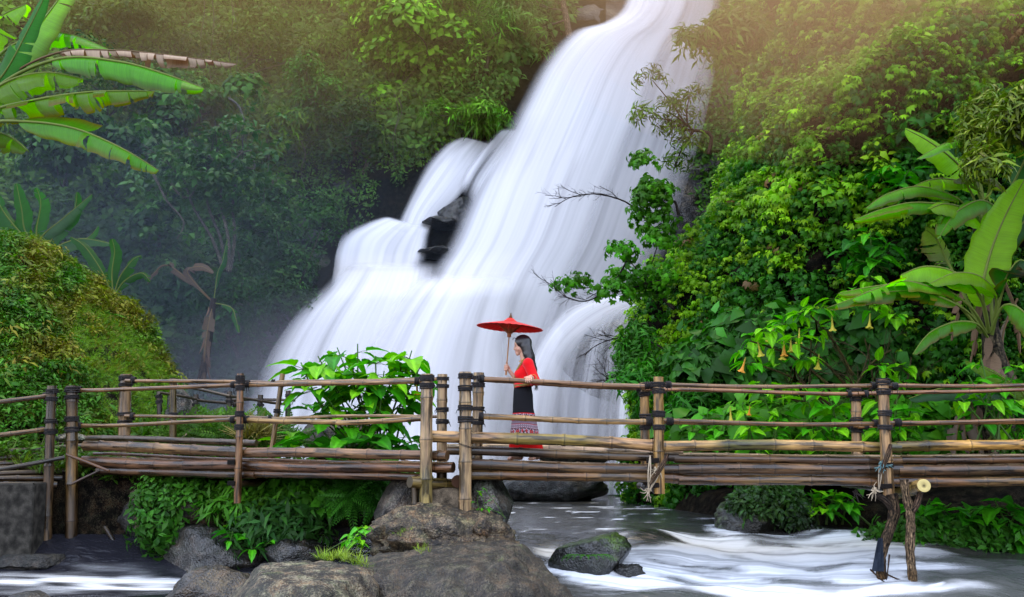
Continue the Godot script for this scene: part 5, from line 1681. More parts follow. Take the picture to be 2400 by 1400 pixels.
# ---------------------------------------------------------------- weeds on the mound
func cover_mound() -> void:
	rng.seed = 701
	var xw: Array[Transform3D] = []
	var cw := PackedColorArray()
	var xt: Array[Transform3D] = []
	var ct := PackedColorArray()
	var xm: Array[Transform3D] = []
	var cm := PackedColorArray()
	for i in 42000:
		var th := acos(rnd(-0.45, 1.0))
		var ph := rng.randf() * TAU
		var p := mound_point(th, ph)
		if p.z < mound_c.z - 3.2: continue
		var px := 1200.0 + FOCAL * p.x / -p.z
		if px < -900.0: continue
		var a := mound_point(th + 0.02, ph)
		var b := mound_point(th, ph + 0.02)
		var nn := (a - p).cross(b - p).normalized()
		if nn.dot(p - mound_c) < 0.0: nn = -nn
		if nn.y < -0.2: continue
		if noise_a.get_noise_3dv(p * 95.0 + Vector3(90, 0, 0)) > 0.3 and rng.randf() < 0.8: continue
		var py := 1070.0 - FOCAL * (p.y - CAM_Y) / -p.z * 1.0
		var moss := smoothstep(0.74, 0.84, ((p - mound_c) / Vector3(3.75, 5.1, 4.6)).normalized().dot(Vector3(0.86, 0.5, -0.1)))
		if moss > 0.5 and rng.randf() < 0.9:
			for k in 3:
				xm.append(frame(nn + rdir() * 0.4, p + rdir() * 0.12, rnd(0.25, 0.5)))
				cm.append(shade(Color(0.16, 0.34, 0.01), 0.2))
			continue
		var gold := clampf(0.55 + 1.6 * noise_a.get_noise_2d(px * 0.5, py * 0.8) + smoothstep(60.0, 260.0, px) * 0.5 - smoothstep(830.0, 960.0, py) * 1.3 - smoothstep(120.0, 0.0, px) * 0.3, 0.0, 1.0)
		var base := Color(0.045, 0.165, 0.01).lerp(Color(0.28, 0.2, 0.014), gold * 0.55)
		var y := nn * 0.6 + Vector3.UP * 0.6 + rdir() * 0.4
		if rng.randf() < 0.55:
			xw.append(frame(y, p + nn * (rnd(0.0, 0.2) + 0.35 * maxf(0.0, noise_b.get_noise_3dv(p * 110.0))), rnd(0.55, 1.1) * (1.0 + 0.8 * pow(rng.randf(), 6.0)))); cw.append(shade(base, 0.3))
		else:
			xt.append(frame(y, p, rnd(0.5, 1.1) * (1.0 + 0.6 * pow(rng.randf(), 5.0)))); ct.append(shade(base.lerp(Color(0.2, 0.24, 0.015), 0.45), 0.25))
	# taller weeds that break its outline
	var xa: Array[Transform3D] = []
	var ca := PackedColorArray()
	var xb: Array[Transform3D] = []
	var cb := PackedColorArray()
	for i in 420:
		var th := acos(rnd(0.0, 1.0))
		var ph := rng.randf() * TAU
		var p := mound_point(th, ph)
		var out := (p - mound_c).normalized()
		if ((p - mound_c) / Vector3(3.75, 5.1, 4.6)).normalized().dot(Vector3(0.86, 0.5, -0.1)) > 0.8: continue
		if i % 5 == 0:
			xb.append(frame(out * 0.5 + Vector3.UP + rdir() * 0.3, p, rnd(0.5, 1.0))); cb.append(shade(Color(0.06, 0.2, 0.01), 0.3))
		else:
			xa.append(frame(out * 0.5 + Vector3.UP + rdir() * 0.3, p + out * rnd(0.1, 0.3), rnd(0.5, 1.1))); ca.append(shade(Color(0.07, 0.19, 0.01).lerp(Color(0.3, 0.2, 0.02), rng.randf() * 0.7), 0.3))
	# the flat ground round the mound
	for i in 9000:
		var x := rnd(-11.5, -1.4)
		var z := rnd(-19.5, -14.7)
		if x > left_bank(z) - 0.3: continue
		var p := Vector3(x, ground_y(x, z), z)
		if rng.randf() < 0.7:
			xw.append(frame(Vector3.UP + rdir() * 0.5, p + Vector3.UP * rnd(0, 0.15), rnd(0.7, 1.4))); cw.append(shade(Color(0.055, 0.14, 0.012), 0.3))
		else:
			xt.append(frame(Vector3.UP + rdir() * 0.4, p, rnd(0.7, 1.5))); ct.append(shade(Color(0.09, 0.15, 0.015), 0.3))
	var root := thing("weed_foliage", mound_c, "green and golden brown weeds covering the mound and the left bank", "", "", "stuff")
	many("foliage", S.weed, xw, cw, M.leaf, root)
	many("foliage", S.lance, xa, ca, M.leaf, root)
	many("foliage", S.fern, xb, cb, M.leaf, root)
	many("foliage", S.tuft, xt, ct, M.grass, root)
	root = thing("moss_grass", mound_c + Vector3(2, 2, 0), "bright green mossy grass along the right shoulder of the mound", "", "", "stuff")
	many("grass", S.tuft, xm, cm, M.grass, root)

# small plants on a patch of ground
func patch(called: String, label: String, ctr: Vector3, r: Vector3, keys: Array, count: int, size: float, col: Color, mkey := "leaf", kind := "", cat := "plant", sd := 0, spread := 0.3, lift := 0.4) -> void:
	rng.seed = 9000 + sd
	var t := thing(called, ctr, label, cat if kind == "" else "", "", kind)
	for key in keys:
		var xf: Array[Transform3D] = []
		var cols := PackedColorArray()
		for i in count / keys.size():
			var v := rdir() * pow(rng.randf(), 0.45)
			v.y = absf(v.y) if lift > 0.0 else v.y
			xf.append(frame(v.normalized() * 0.6 + Vector3.UP * lift + Vector3(0, 0, 0.3) + rdir() * 0.3, ctr + v * r, size * rnd(0.7, 1.3)))
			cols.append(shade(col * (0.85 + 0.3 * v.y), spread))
		many("foliage", S[key], xf, cols, M[mkey], t, "stuff")


# ---------------------------------------------------------------- banana plants
# one blade along a midrib; torn across into strips that hang at different angles
func banana_leaf(root: Node3D, pp: Array, W: float, up_hint: Vector3, fold_deg: float, col: Color, edge: Color, tear: float, sd: int, called := "leaf", blade_from := 0.12, label := "") -> void:
	var g := RandomNumberGenerator.new()
	g.seed = sd * 31 + 7
	var ns := 40
	var path := smooth_path(pp, ns + 1)
	var mb := MB.new()
	var cuts := []
	for i in ns + 1:
		cuts.append(g.randf() < tear)
	for s in [-1.0, 1.0]:
		var ang := deg_to_rad(fold_deg)
		var jit := 0.0
		var slack := 1.0
		var row_before := []
		for i in ns + 1:
			var t := float(i) / ns
			if t < blade_from: continue
			var q := (t - blade_from) / (1.0 - blade_from)
			var tang := (path[mini(i + 1, ns)] - path[maxi(i - 1, 0)]).normalized()
			var nn := (up_hint - tang * up_hint.dot(tang)).normalized()
			var side: Vector3 = tang.cross(nn) * s
			var w := W * 0.5 * pow(maxf(sin(PI * pow(q, 0.8)), 0.0), 0.55) * (1.0 - 0.2 * q)
			w *= 1.0 + 0.05 * sin(q * 40.0 + sd)
			var a := ang + jit
			var make_row := func(angle: float, k: float) -> Array:
				var r := []
				for c in 4:
					var f := c / 3.0
					var aa := angle * (0.55 + 0.45 * f) + 0.25 * f * f * signf(angle)
					var p: Vector3 = path[i] + (side * cos(aa) - nn * sin(aa)) * w * f * k + tang * w * f * 0.25
					var n2: Vector3 = (nn * cos(aa) + side * sin(aa)).normalized()
					var shade_k := 0.92 + 0.16 * g.randf()
					var cc := col * shade_k
					if f > 0.9: cc = cc.lerp(edge, 0.8)
					elif f > 0.5: cc = cc.lerp(edge, 0.15 * g.randf())
					r.append(mb.add(p, n2, Vector2(f * 0.5, t * 7.0), Color(cc.r, cc.g, cc.b)))
				return r
			var row: Array = make_row.call(a, slack)
			if row_before.size():
				for c in 3: mb.quad(row_before[c], row_before[c + 1], row[c + 1], row[c])
			if cuts[i] and i < ns - 1:
				jit = g.randfn() * 0.22 * (1.0 + absf(ang))
				slack = g.randf_range(0.82, 1.05)
				if called == "dry_leaf":
					jit = g.randfn() * 0.55
					slack = g.randf_range(0.3, 1.15)
				row = make_row.call(ang + jit, slack)
				# pull the new strip a little along so that a gap opens
				for c in range(1, 4): mb.v[row[c]] += tang * 0.012 * c
			row_before = row
	var o := part(called, mb.mesh(), M.banana if called == "leaf" else M.dry, root, label)
	var rb := MB.new()
	var cs := PackedColorArray()
	var rr := PackedFloat32Array()
	for i in ns + 1:
		cs.append(Color(0.16, 0.2, 0.04) if called == "leaf" else Color(0.16, 0.1, 0.05))
		rr.append(lerpf(0.026, 0.005, float(i) / ns) * clampf(W / 0.5, 0.5, 1.2))
	rb.tube(path, rr, 6, cs)
	part("midrib", rb.mesh(), M.leaf_dull, o)

func bpath(l: Array) -> Array:
	var out := []
	for q in l: out.append(P(q[0], q[1], q[2]))
	return out

func pseudostem(root: Node3D, a: Vector3, b: Vector3, r: float, col: Color, sd: int) -> void:
	var mb := MB.new()
	var cs := PackedColorArray()
	var g := RandomNumberGenerator.new()
	g.seed = sd
	for k in 14: cs.append(col * g.randf_range(0.6, 1.3))
	mb.tube(smooth_path([a, a.lerp(b, 0.5) + Vector3(0.04, 0, 0), b], 14), lin(r, r * 0.7, 14), 12, cs)
	part("stem", mb.mesh(), M.bark, root)
	# papery sheaths that peel off
	for k in 7:
		var f := g.randf_range(0.1, 0.95)
		var p := a.lerp(b, f)
		var an := g.randf_range(-0.4, PI + 0.4)
		var out := Vector3(cos(an), 0, sin(an))
		var s := MB.new()
		s.leaf(p + out * r * 0.8, Vector3.DOWN + out * 0.15, out, g.randf_range(0.3, 0.7), g.randf_range(0.1, 0.2), -0.1, -0.5, Color(0.16, 0.1, 0.065) * g.randf_range(0.5, 1.4), 5, 0)
		part("sheath", s.mesh(), M.dry, root)

func build_bananas() -> void:
	var bright := Color(0.42, 0.74, 0.015)
	var mid := Color(0.17, 0.5, 0.015)
	var deep := Color(0.025, 0.12, 0.02)
	var rust := Color(0.3, 0.14, 0.03)
	var pale := Color(0.3, 0.33, 0.16)
	var brown := Color(0.2, 0.12, 0.07)
	var fw := Vector3(0, 0.25, 1.0)
	# ---- right, lower plant
	var b := thing("banana_plant", P(2335, 900, 14.6), "lower right banana plant with a tall bright upright leaf and orange stalks", "banana plant", "banana plants on the right bank")
	pseudostem(b, P(2352, 1010, 14.7), P(2322, 770, 14.6), 0.17, Color(0.12, 0.09, 0.06), 1)
	banana_leaf(b, bpath([[2320, 780, 14.6], [2303, 690, 14.4], [2320, 600, 14.3], [2355, 510, 14.2], [2402, 420, 14.1]]), 0.75, Vector3(-0.35, 0.1, 1.0), 10, bright, bright * 0.8, 0.02, 1, "leaf", 0.16)
	banana_leaf(b, bpath([[2330, 780, 14.7], [2325, 690, 14.7], [2350, 600, 14.7], [2400, 520, 14.7], [2460, 470, 14.6]]), 0.7, Vector3(0.5, 0.6, 0.9), 25, deep * 1.3, rust * 0.6, 0.05, 2, "leaf", 0.2)
	banana_leaf(b, bpath([[2318, 780, 14.5], [2300, 700, 14.1], [2240, 640, 13.8], [2170, 625, 13.6], [2112, 645, 13.5]]), 0.62, Vector3(-0.1, 1.0, 0.45), 42, bright * 0.95, bright * 0.7, 0.02, 3, "leaf", 0.3)
	banana_leaf(b, bpath([[2312, 780, 14.4], [2270, 715, 14.0], [2180, 665, 13.7], [2060, 670, 13.4], [1965, 688, 13.2]]), 0.5, Vector3(-0.1, 1.0, 0.35), 35, mid, rust, 0.05, 4, "leaf", 0.3)
	banana_leaf(b, bpath([[2310, 785, 14.4], [2260, 725, 13.9], [2160, 685, 13.5], [2040, 690, 13.2], [1938, 722, 13.0]]), 0.4, Vector3(-0.1, 1.0, 0.3), 55, mid * 0.7, Color(0.45, 0.17, 0.02), 0.2, 5, "leaf", 0.3, "leaf with an orange brown dying tip")
	banana_leaf(b, bpath([[2325, 785, 14.5], [2345, 700, 14.3], [2365, 640, 14.0], [2395, 610, 13.8], [2430, 640, 13.6]]), 0.55, Vector3(0.2, 0.8, 0.7), 40, deep, rust * 0.5, 0.05, 6, "leaf", 0.25)
	banana_leaf(b, bpath([[2300, 770, 14.8], [2240, 650, 14.9], [2215, 600, 14.9], [2195, 560, 14.8], [2170, 538, 14.7]]), 0.62, fw, 12, pale, brown, 0.12, 7, "leaf", 0.35, "pale torn leaf")
	banana_leaf(b, bpath([[2300, 780, 14.2], [2230, 700, 13.8], [2130, 660, 13.4], [2060, 675, 13.2], [2000, 700, 13.0]]), 0.5, Vector3(0, 1, 0.1), 30, mid * 1.4, rust, 0.04, 8, "leaf", 0.3)
	banana_leaf(b, bpath([[2325, 775, 14.5], [2335, 700, 14.2], [2300, 650, 13.9], [2240, 640, 13.7], [2180, 665, 13.5]]), 0.5, Vector3(0, 1, 0.4), 30, bright * 0.8, bright * 0.6, 0.03, 9, "leaf", 0.25)
	banana_leaf(b, bpath([[2325, 775, 14.3], [2350, 720, 14.0], [2385, 720, 13.8], [2420, 760, 13.7], [2440, 830, 13.6]]), 0.5, Vector3(0, 1, 0.4), 40, mid, rust, 0.05, 10, "leaf", 0.25)
	banana_leaf(b, bpath([[2315, 790, 14.3], [2290, 760, 14.0], [2240, 755, 13.8], [2180, 780, 13.7], [2140, 830, 13.6]]), 0.42, Vector3(0, 1, 0.3), 50, mid * 0.8, rust, 0.1, 19, "leaf", 0.25)
	# ---- right, upper plant
	var c := thing("banana_plant", P(2300, 640, 15.4), "upper right banana plant whose broad bright leaf points up left", "banana plant", "banana plants on the right bank")
	pseudostem(c, P(2330, 950, 15.6), P(2295, 520, 15.4), 0.15, Color(0.08, 0.07, 0.04), 2)
	banana_leaf(c, bpath([[2310, 520, 15.4], [2290, 440, 15.2], [2235, 375, 15.0], [2175, 330, 14.9], [2122, 302, 14.8]]), 0.68, Vector3(0.25, 0.35, 1.0), 12, bright * 1.05, bright * 0.7, 0.02, 11, "leaf", 0.2)
	banana_leaf(c, bpath([[2300, 520, 15.4], [2330, 380, 15.0], [2300, 325, 14.7], [2230, 330, 14.4], [2150, 372, 14.2]]), 0.45, Vector3(-0.1, 1.0, 0.3), 30, mid * 1.3, pale, 0.06, 12, "leaf", 0.35)
	banana_leaf(c, bpath([[2310, 530, 15.5], [2300, 440, 15.5], [2280, 380, 15.5], [2262, 330, 15.5], [2255, 312, 15.4]]), 0.6, fw, 20, deep * 1.4, deep, 0.04, 13, "leaf", 0.25)
	banana_leaf(c, bpath([[2300, 540, 15.2], [2250, 470, 14.8], [2160, 438, 14.4], [2080, 455, 14.1], [2030, 488, 13.9]]), 0.42, Vector3(-0.1, 1.0, 0.3), 38, mid, rust * 0.6, 0.04, 14, "leaf", 0.25)
	banana_leaf(c, bpath([[2300, 545, 15.1], [2240, 490, 14.6], [2150, 475, 14.2], [2070, 490, 13.9], [2002, 516, 13.7]]), 0.46, Vector3(-0.1, 1.0, 0.25), 42, mid * 1.1, rust * 0.8, 0.05, 15, "leaf", 0.25)
	banana_leaf(c, bpath([[2305, 560, 15.0], [2295, 520, 14.7], [2260, 490, 14.5], [2215, 478, 14.3], [2180, 490, 14.2]]), 0.62, Vector3(-0.2, 0.7, 0.8), 15, bright, bright * 0.7, 0.03, 16, "leaf", 0.2)
	banana_leaf(c, bpath([[2310, 540, 15.3], [2350, 460, 15.1], [2335, 425, 14.9], [2290, 405, 14.7], [2235, 425, 14.6]]), 0.5, Vector3(0.1, 1.0, 0.5), 35, pale * 0.8, brown, 0.14, 17, "leaf", 0.3, "faded leaf with a brown edge")
	banana_leaf(c, bpath([[2315, 540, 15.5], [2370, 440, 15.4], [2400, 380, 15.2], [2420, 330, 15.0], [2470, 310, 14.9]]), 0.5, Vector3(0.2, 0.9, 0.7), 30, deep * 1.5, rust * 0.5, 0.06, 18, "leaf", 0.25)
	banana_leaf(c, bpath([[2305, 530, 15.1], [2270, 440, 14.9], [2220, 420, 14.7], [2170, 425, 14.5], [2110, 455, 14.4]]), 0.48, Vector3(0, 1, 0.4), 35, bright * 0.8, bright * 0.6, 0.03, 20, "leaf", 0.25)
	banana_leaf(c, bpath([[2315, 540, 15.0], [2340, 500, 14.8], [2300, 470, 14.5], [2240, 500, 14.3], [2200, 560, 14.2]]), 0.5, Vector3(0, 1, 0.5), 35, mid, rust, 0.05, 24, "leaf", 0.25)
	for q in [[2300, 640, 2250, 720, 2230, 800], [2340, 640, 2380, 720, 2392, 830], [2310, 680, 2290, 780, 2275, 860]]:
		banana_leaf(c, bpath([[q[0], q[1] - 60, 15.2], [q[0], q[1] - 20, 15.1], [q[2], q[3], 14.9], [q[4], q[5], 14.9]]), 0.3, Vector3(0, 0.3, 1), 60, brown * 0.8, brown * 0.5, 0.2, q[0], "dry_leaf", 0.2)
	# ---- low plant behind the rails at the right edge
	var e := thing("banana_plant", P(2330, 1090, 15.0), "low dark banana plant behind the rails at the far right", "banana plant", "banana plants on the right bank")
	banana_leaf(e, bpath([[2420, 980, 14.6], [2400, 925, 14.5], [2350, 885, 14.4], [2300, 860, 14.3], [2262, 846, 14.2]]), 0.36, Vector3(-0.2, 0.6, 0.8), 20, bright * 0.55, bright * 0.4, 0.01, 21, "leaf", 0.1)
	banana_leaf(e, bpath([[2420, 960, 14.9], [2360, 915, 14.6], [2280, 905, 14.4], [2200, 912, 14.3], [2130, 935, 14.2]]), 0.5, Vector3(0, 1.0, 0.5), 45, deep * 1.3, deep, 0.04, 22, "leaf", 0.1)
	banana_leaf(e, bpath([[2300, 1060, 15.0], [2350, 990, 14.9], [2400, 960, 14.7], [2450, 960, 14.6]]), 0.5, Vector3(0, 1.0, 0.5), 45, deep, deep, 0.06, 23, "leaf", 0.1)
	for q in [[2290, 930, 2250, 985, 2240, 1070], [2275, 935, 2290, 1000, 2310, 1080], [2262, 940, 2262, 1010, 2280, 1090], [2385, 700, 2350, 800, 2390, 900]]:
		banana_leaf(e, bpath([[q[0], q[1], 14.9], [q[2], q[3], 14.8], [q[4], q[5], 14.8]]), 0.34, Vector3(0.2, 0.3, 1), 62, Color(0.16, 0.12, 0.09), Color(0.12, 0.08, 0.05), 0.15, q[3], "dry_leaf", 0.05)
	pseudostem(e, P(2330, 1130, 15.1), P(2300, 930, 15.0), 0.12, Color(0.15, 0.11, 0.08), 3)
	# ---- big plant outside the left edge, leaves reaching in
	var t := thing("banana_plant", P(-130, 560, 12.6), "big banana plant at the upper left whose long torn leaves reach over the mound", "banana plant")
	pseudostem(t, P(-150, 1000, 12.8), P(-110, 330, 12.6), 0.17, Color(0.1, 0.11, 0.04), 4)
	banana_leaf(t, bpath([[-110, 330, 12.6], [-50, 220, 12.5], [30, 130, 12.4], [95, 55, 12.3], [180, -60, 12.2]]), 0.87, Vector3(-0.5, 0.25, 1.0), 14, bright, rust * 0.5, 0.15, 31, "leaf", 0.2)
	banana_leaf(t, bpath([[-110, 330, 12.6], [-60, 250, 12.3], [10, 170, 12.1], [65, 70, 12.0], [115, -30, 11.9]]), 0.42, Vector3(0.2, 0.3, 1.0), 15, deep * 2.0, deep, 0.08, 32, "leaf", 0.2)
	banana_leaf(t, bpath([[-110, 330, 12.6], [-90, 200, 12.8], [-50, 100, 12.8], [0, 40, 12.7], [60, 10, 12.6]]), 0.87, Vector3(-0.2, 0.6, 1.0), 20, bright * 0.9, bright * 0.6, 0.15, 33, "leaf", 0.2)
	banana_leaf(t, bpath([[-110, 330, 12.6], [-20, 150, 12.6], [70, 88, 12.5], [160, 80, 12.4], [268, 122, 12.3]]), 0.49, Vector3(0.1, 1.0, 0.25), 40, mid, mid, 0.30, 34, "leaf", 0.35)
	banana_leaf(t, bpath([[-110, 330, 12.4], [0, 195, 12.2], [130, 125, 12.0], [270, 118, 11.9], [420, 132, 11.8], [556, 150, 11.8]]), 0.39, Vector3(0.1, 1.0, 0.3), 60, Color(0.34, 0.25, 0.17), Color(0.12, 0.07, 0.04), 0.80, 35, "dry_leaf", 0.4, "withered brown leaf in tatters")
	banana_leaf(t, bpath([[-110, 330, 12.4], [0, 200, 12.1], [140, 138, 11.8], [280, 145, 11.6], [390, 175, 11.5], [478, 208, 11.4]]), 0.58, Vector3(0.1, 1.0, 0.3), 58, mid * 1.1, rust * 0.4, 0.33, 36, "leaf", 0.36)
	banana_leaf(t, bpath([[-110, 340, 12.4], [-60, 250, 12.2], [20, 190, 12.0], [110, 170, 11.9], [195, 185, 11.8]]), 0.64, Vector3(0.1, 0.9, 0.5), 55, bright * 0.6, bright * 0.5, 0.26, 37, "leaf", 0.2)
	banana_leaf(t, bpath([[-110, 350, 12.4], [-40, 270, 12.1], [80, 235, 11.8], [220, 215, 11.6], [362, 214, 11.5]]), 0.64, Vector3(0.05, 1.0, 0.25), 62, bright * 0.55, Color(0.35, 0.13, 0.01), 0.37, 38, "leaf", 0.15)
	banana_leaf(t, bpath([[-110, 350, 12.3], [-30, 292, 12.0], [55, 285, 11.7], [170, 300, 11.5], [280, 345, 11.3], [372, 400, 11.2]]), 0.54, Vector3(0.1, 1.0, 0.4), 50, mid * 0.9, Color(0.3, 0.12, 0.02), 0.33, 39, "leaf", 0.36)
	banana_leaf(t, bpath([[-110, 360, 12.6], [-60, 310, 12.5], [-10, 310, 12.4], [30, 325, 12.3], [62, 352, 12.2]]), 0.58, Vector3(0.1, 1.0, 0.4), 50, bright * 0.5, rust * 0.5, 0.30, 40, "leaf", 0.15)
	# ---- hazy plants in the shade beyond the mound
	var hz := deep * 1.25
	var h := thing("banana_plant", P(110, 640, 24.0), "dark banana plant in the misty shade just above the mound", "banana plant", "shaded banana plants beyond the mound")
	pseudostem(h, P(110, 760, 24.2), P(105, 600, 24.0), 0.2, Color(0.04, 0.06, 0.03), 5)
	for q in [[[60, 545], [50, 490], [38, 430], 0.55, 51], [[95, 560], [150, 510], [215, 455], 0.55, 52], [[60, 560], [10, 500], [-20, 440], 0.6, 53], [[130, 580], [190, 560], [262, 572], 0.5, 54], [[85, 550], [95, 480], [85, 440], 0.5, 55], [[115, 570], [170, 500], [180, 450], 0.45, 56], [[120, 590], [200, 560], [230, 530], 0.4, 57]]:
		banana_leaf(h, bpath([[105, 610, 24.0], [q[0][0], q[0][1], 23.8], [q[1][0], q[1][1], 23.6], [q[2][0], q[2][1], 23.4]]), q[3], Vector3(0.1, 0.6, 0.8), 25, hz * rnd(0.9, 1.3), hz, 0.03, q[4], "leaf", 0.15)
	h = thing("banana_plant", P(270, 720, 23.0), "second shaded banana plant, half hidden behind the right shoulder of the mound", "banana plant", "shaded banana plants beyond the mound")
	pseudostem(h, P(268, 780, 23.2), P(265, 690, 23.0), 0.15, Color(0.04, 0.06, 0.03), 6)
	for q in [[[262, 640], [268, 590], [262, 560], 0.4, 61], [[280, 650], [310, 610], [330, 600], 0.4, 62], [[240, 640], [200, 580], [165, 555], 0.4, 63], [[290, 660], [330, 640], [352, 660], 0.36, 64]]:
		banana_leaf(h, bpath([[265, 700, 23.0], [q[0][0], q[0][1], 22.9], [q[1][0], q[1][1], 22.8], [q[2][0], q[2][1], 22.7]]), q[3], Vector3(0.1, 0.6, 0.8), 25, hz, hz, 0.04, q[4], "leaf", 0.15)
	h = thing("banana_plant", P(535, 840, 27.0), "dying banana plant with hanging brown leaves deep in the shade left of the falls", "banana plant", "shaded banana plants beyond the mound")
	pseudostem(h, P(470, 900, 27.0), P(500, 700, 27.0), 0.12, Color(0.07, 0.05, 0.04), 7)
	for q in [[[510, 640], [522, 610], [532, 560], 0.3, 71, 0], [[540, 720], [552, 745], [560, 780], 0.35, 72, 0], [[440, 640], [470, 625], [500, 640], 0.4, 73, 1], [[400, 625], [360, 640], [345, 665], 0.4, 74, 1], [[490, 750], [482, 800], [478, 850], 0.35, 75, 1]]:
		banana_leaf(h, bpath([[500, 710, 27.0], [q[0][0], q[0][1], 26.8], [q[1][0], q[1][1], 26.6], [q[2][0], q[2][1], 26.5]]), q[3], Vector3(0.1, 0.6, 0.8), 40, (hz * 1.2) if q[5] == 0 else Color(0.09, 0.065, 0.04), hz if q[5] == 0 else Color(0.1, 0.06, 0.04), 0.08, q[4], "leaf" if q[5] == 0 else "dry_leaf", 0.15)

# ---------------------------------------------------------------- plants whose leaves are told apart one by one
var big_leaves := []
func make_big_leaves() -> void:
	# twelve leaves a metre long, to be scaled: three outlines, four tones
	for sdp in 3:
		for tone in 4:
			var g := RandomNumberGenerator.new()
			g.seed = 40 + sdp * 10 + tone
			var col: Color = [Color(0.035, 0.22, 0.01), Color(0.07, 0.36, 0.01), Color(0.18, 0.5, 0.01), Color(0.02, 0.13, 0.015)][tone]
			var mb := MB.new()
			var W: float = [0.66, 0.5, 0.78][sdp]
			var dr: float = [0.3, 0.5, 0.4][sdp]
			# stalk
			var cs := PackedColorArray([Color(0.06, 0.12, 0.02), Color(0.06, 0.13, 0.02), Color(0.07, 0.15, 0.02)])
			mb.tube(PackedVector3Array([Vector3(0, 0, -0.35), Vector3(0, 0.02, -0.15), Vector3.ZERO]), PackedFloat32Array([0.012, 0.011, 0.012]), 4, cs, false)
			# blade in six by seven points, wavy, veined by its colour
			var pts := PackedVector3Array()
			var cc := PackedColorArray()
			for j in 11:
				var s := j / 10.0
				var w: float = W * 0.5 * pow(maxf(sin(PI * pow(s, [0.62, 0.75, 0.5][sdp])), 0.0), 0.8)
				for i in 7:
					var f := (i - 3) / 3.0
					var y := absf(f) * w * 0.35 - dr * s * s + 0.018 * sin(s * 26.0 + absf(f) * 4.0) * absf(f)
					pts.append(Vector3(f * w * (1.0 + 0.06 * sin(s * 40.0)), y, s - absf(f) * w * 0.12))
					var k := 0.88 + 0.12 * sin(s * 44.0 + absf(f) * 9.0)
					if i == 3: k = 1.45
					cc.append(Color(col.r * k, col.g * k, col.b * k))
			mb.sheet(pts, 11, 7, Vector3.UP, PackedVector2Array(), cc)
			big_leaves.append(mb.mesh())

func put_leaf(root: Node3D, o: Vector3, dirn: Vector3, up: Vector3, L: float, variant: int, mkey := "leaf") -> void:
	var z := dirn.normalized()
	var x := up.cross(z)
	if x.length() < 0.05: x = Vector3.RIGHT
	x = x.normalized()
	var m := MeshInstance3D.new()
	m.name = "leaf"
	m.mesh = big_leaves[variant % 12]
	m.material_override = M[mkey]
	m.transform = Transform3D(Basis(x, z.cross(x), z).scaled_local(Vector3(L, L, L)), o - root.position)
	root.add_child(m, true)

# a shrub of few stems with large leaves near the tips; tips are given points
func leafy_shrub(called: String, label: String, base: Vector3, tips: Array, per_tip: int, L: float, tones: Array, sd: int, grp := "", mkey := "leaf", stem_r := 0.02) -> Node3D:
	var t := thing(called, base, label, "shrub", grp)
	var g := RandomNumberGenerator.new()
	g.seed = sd
	for tip in tips:
		var foot := base + Vector3(g.randfn() * 0.18, 0, g.randfn() * 0.12)
		var pth := smooth_path([foot, foot.lerp(tip, 0.5) + Vector3(g.randfn(), 0.0, g.randfn()) * 0.06, tip], 10)
		var cs := PackedColorArray()
		for k in 10: cs.append(Color(0.07, 0.11, 0.03).lerp(Color(0.06, 0.16, 0.02), k / 9.0))
		var mb := MB.new()
		mb.tube(pth, lin(stem_r, stem_r * 0.45, 10), 6, cs)
		part("stem", mb.mesh(), M.leaf_dull, t)
		for k in per_tip:
			var f := 1.0 - 0.5 * pow(g.randf(), 1.6)
			var at := pth[int(f * 9.0)]
			var a := k * 2.399 + g.randf() * 0.7
			var out := Vector3(cos(a), g.randf_range(-0.45, 0.35), sin(a)).normalized()
			var s := L * g.randf_range(0.6, 1.15)
			put_leaf(t, at + out * 0.35 * s, out, (Vector3.UP + out * 0.2 + Vector3(g.randfn(), 0, g.randfn()) * 0.25).normalized(), s, int(tones[g.randi() % tones.size()]) + 4 * (g.randi() % 3), mkey)
	return t

func flower(root: Node3D, o: Vector3, L: float, col: Color, sd: int) -> void:
	# a hanging trumpet: narrow tube that opens into five points
	var g := RandomNumberGenerator.new()
	g.seed = sd
	var ax := Vector3(g.randfn() * 0.15, -1, g.randfn() * 0.15).normalized()
	var x := ax.cross(Vector3.BACK).normalized()
	var y := x.cross(ax)
	var pts := PackedVector3Array()
	var cc := PackedColorArray()
	var rr := [0.04, 0.05, 0.05, 0.06, 0.085, 0.13, 0.2]
	for j in 7:
		for i in 20:
			var a := TAU * i / 20.0
			var k: float = rr[j] * L
			var star := 0.0
			if j == 6: star = 0.5 + 0.5 * cos(a * 5.0)
			pts.append(o + ax * L * (j / 6.0 - 0.06 * star) + (x * cos(a) + y * sin(a)) * k * (1.0 + 0.35 * star))
			cc.append(Color(0.2, 0.24, 0.03).lerp(col, clampf(j / 3.0, 0.0, 1.0)))
	var mb := MB.new()
	mb.sheet(pts, 7, 20, Vector3(0, 0.2, 1), PackedVector2Array(), cc, true)
	for i in mb.v.size():
		var q := mb.v[i] - o
		if mb.n[i].dot(q - ax * q.dot(ax)) < 0.0: mb.n[i] = -mb.n[i]
	part("flower", mb.mesh(), M.leaf_dull, root)

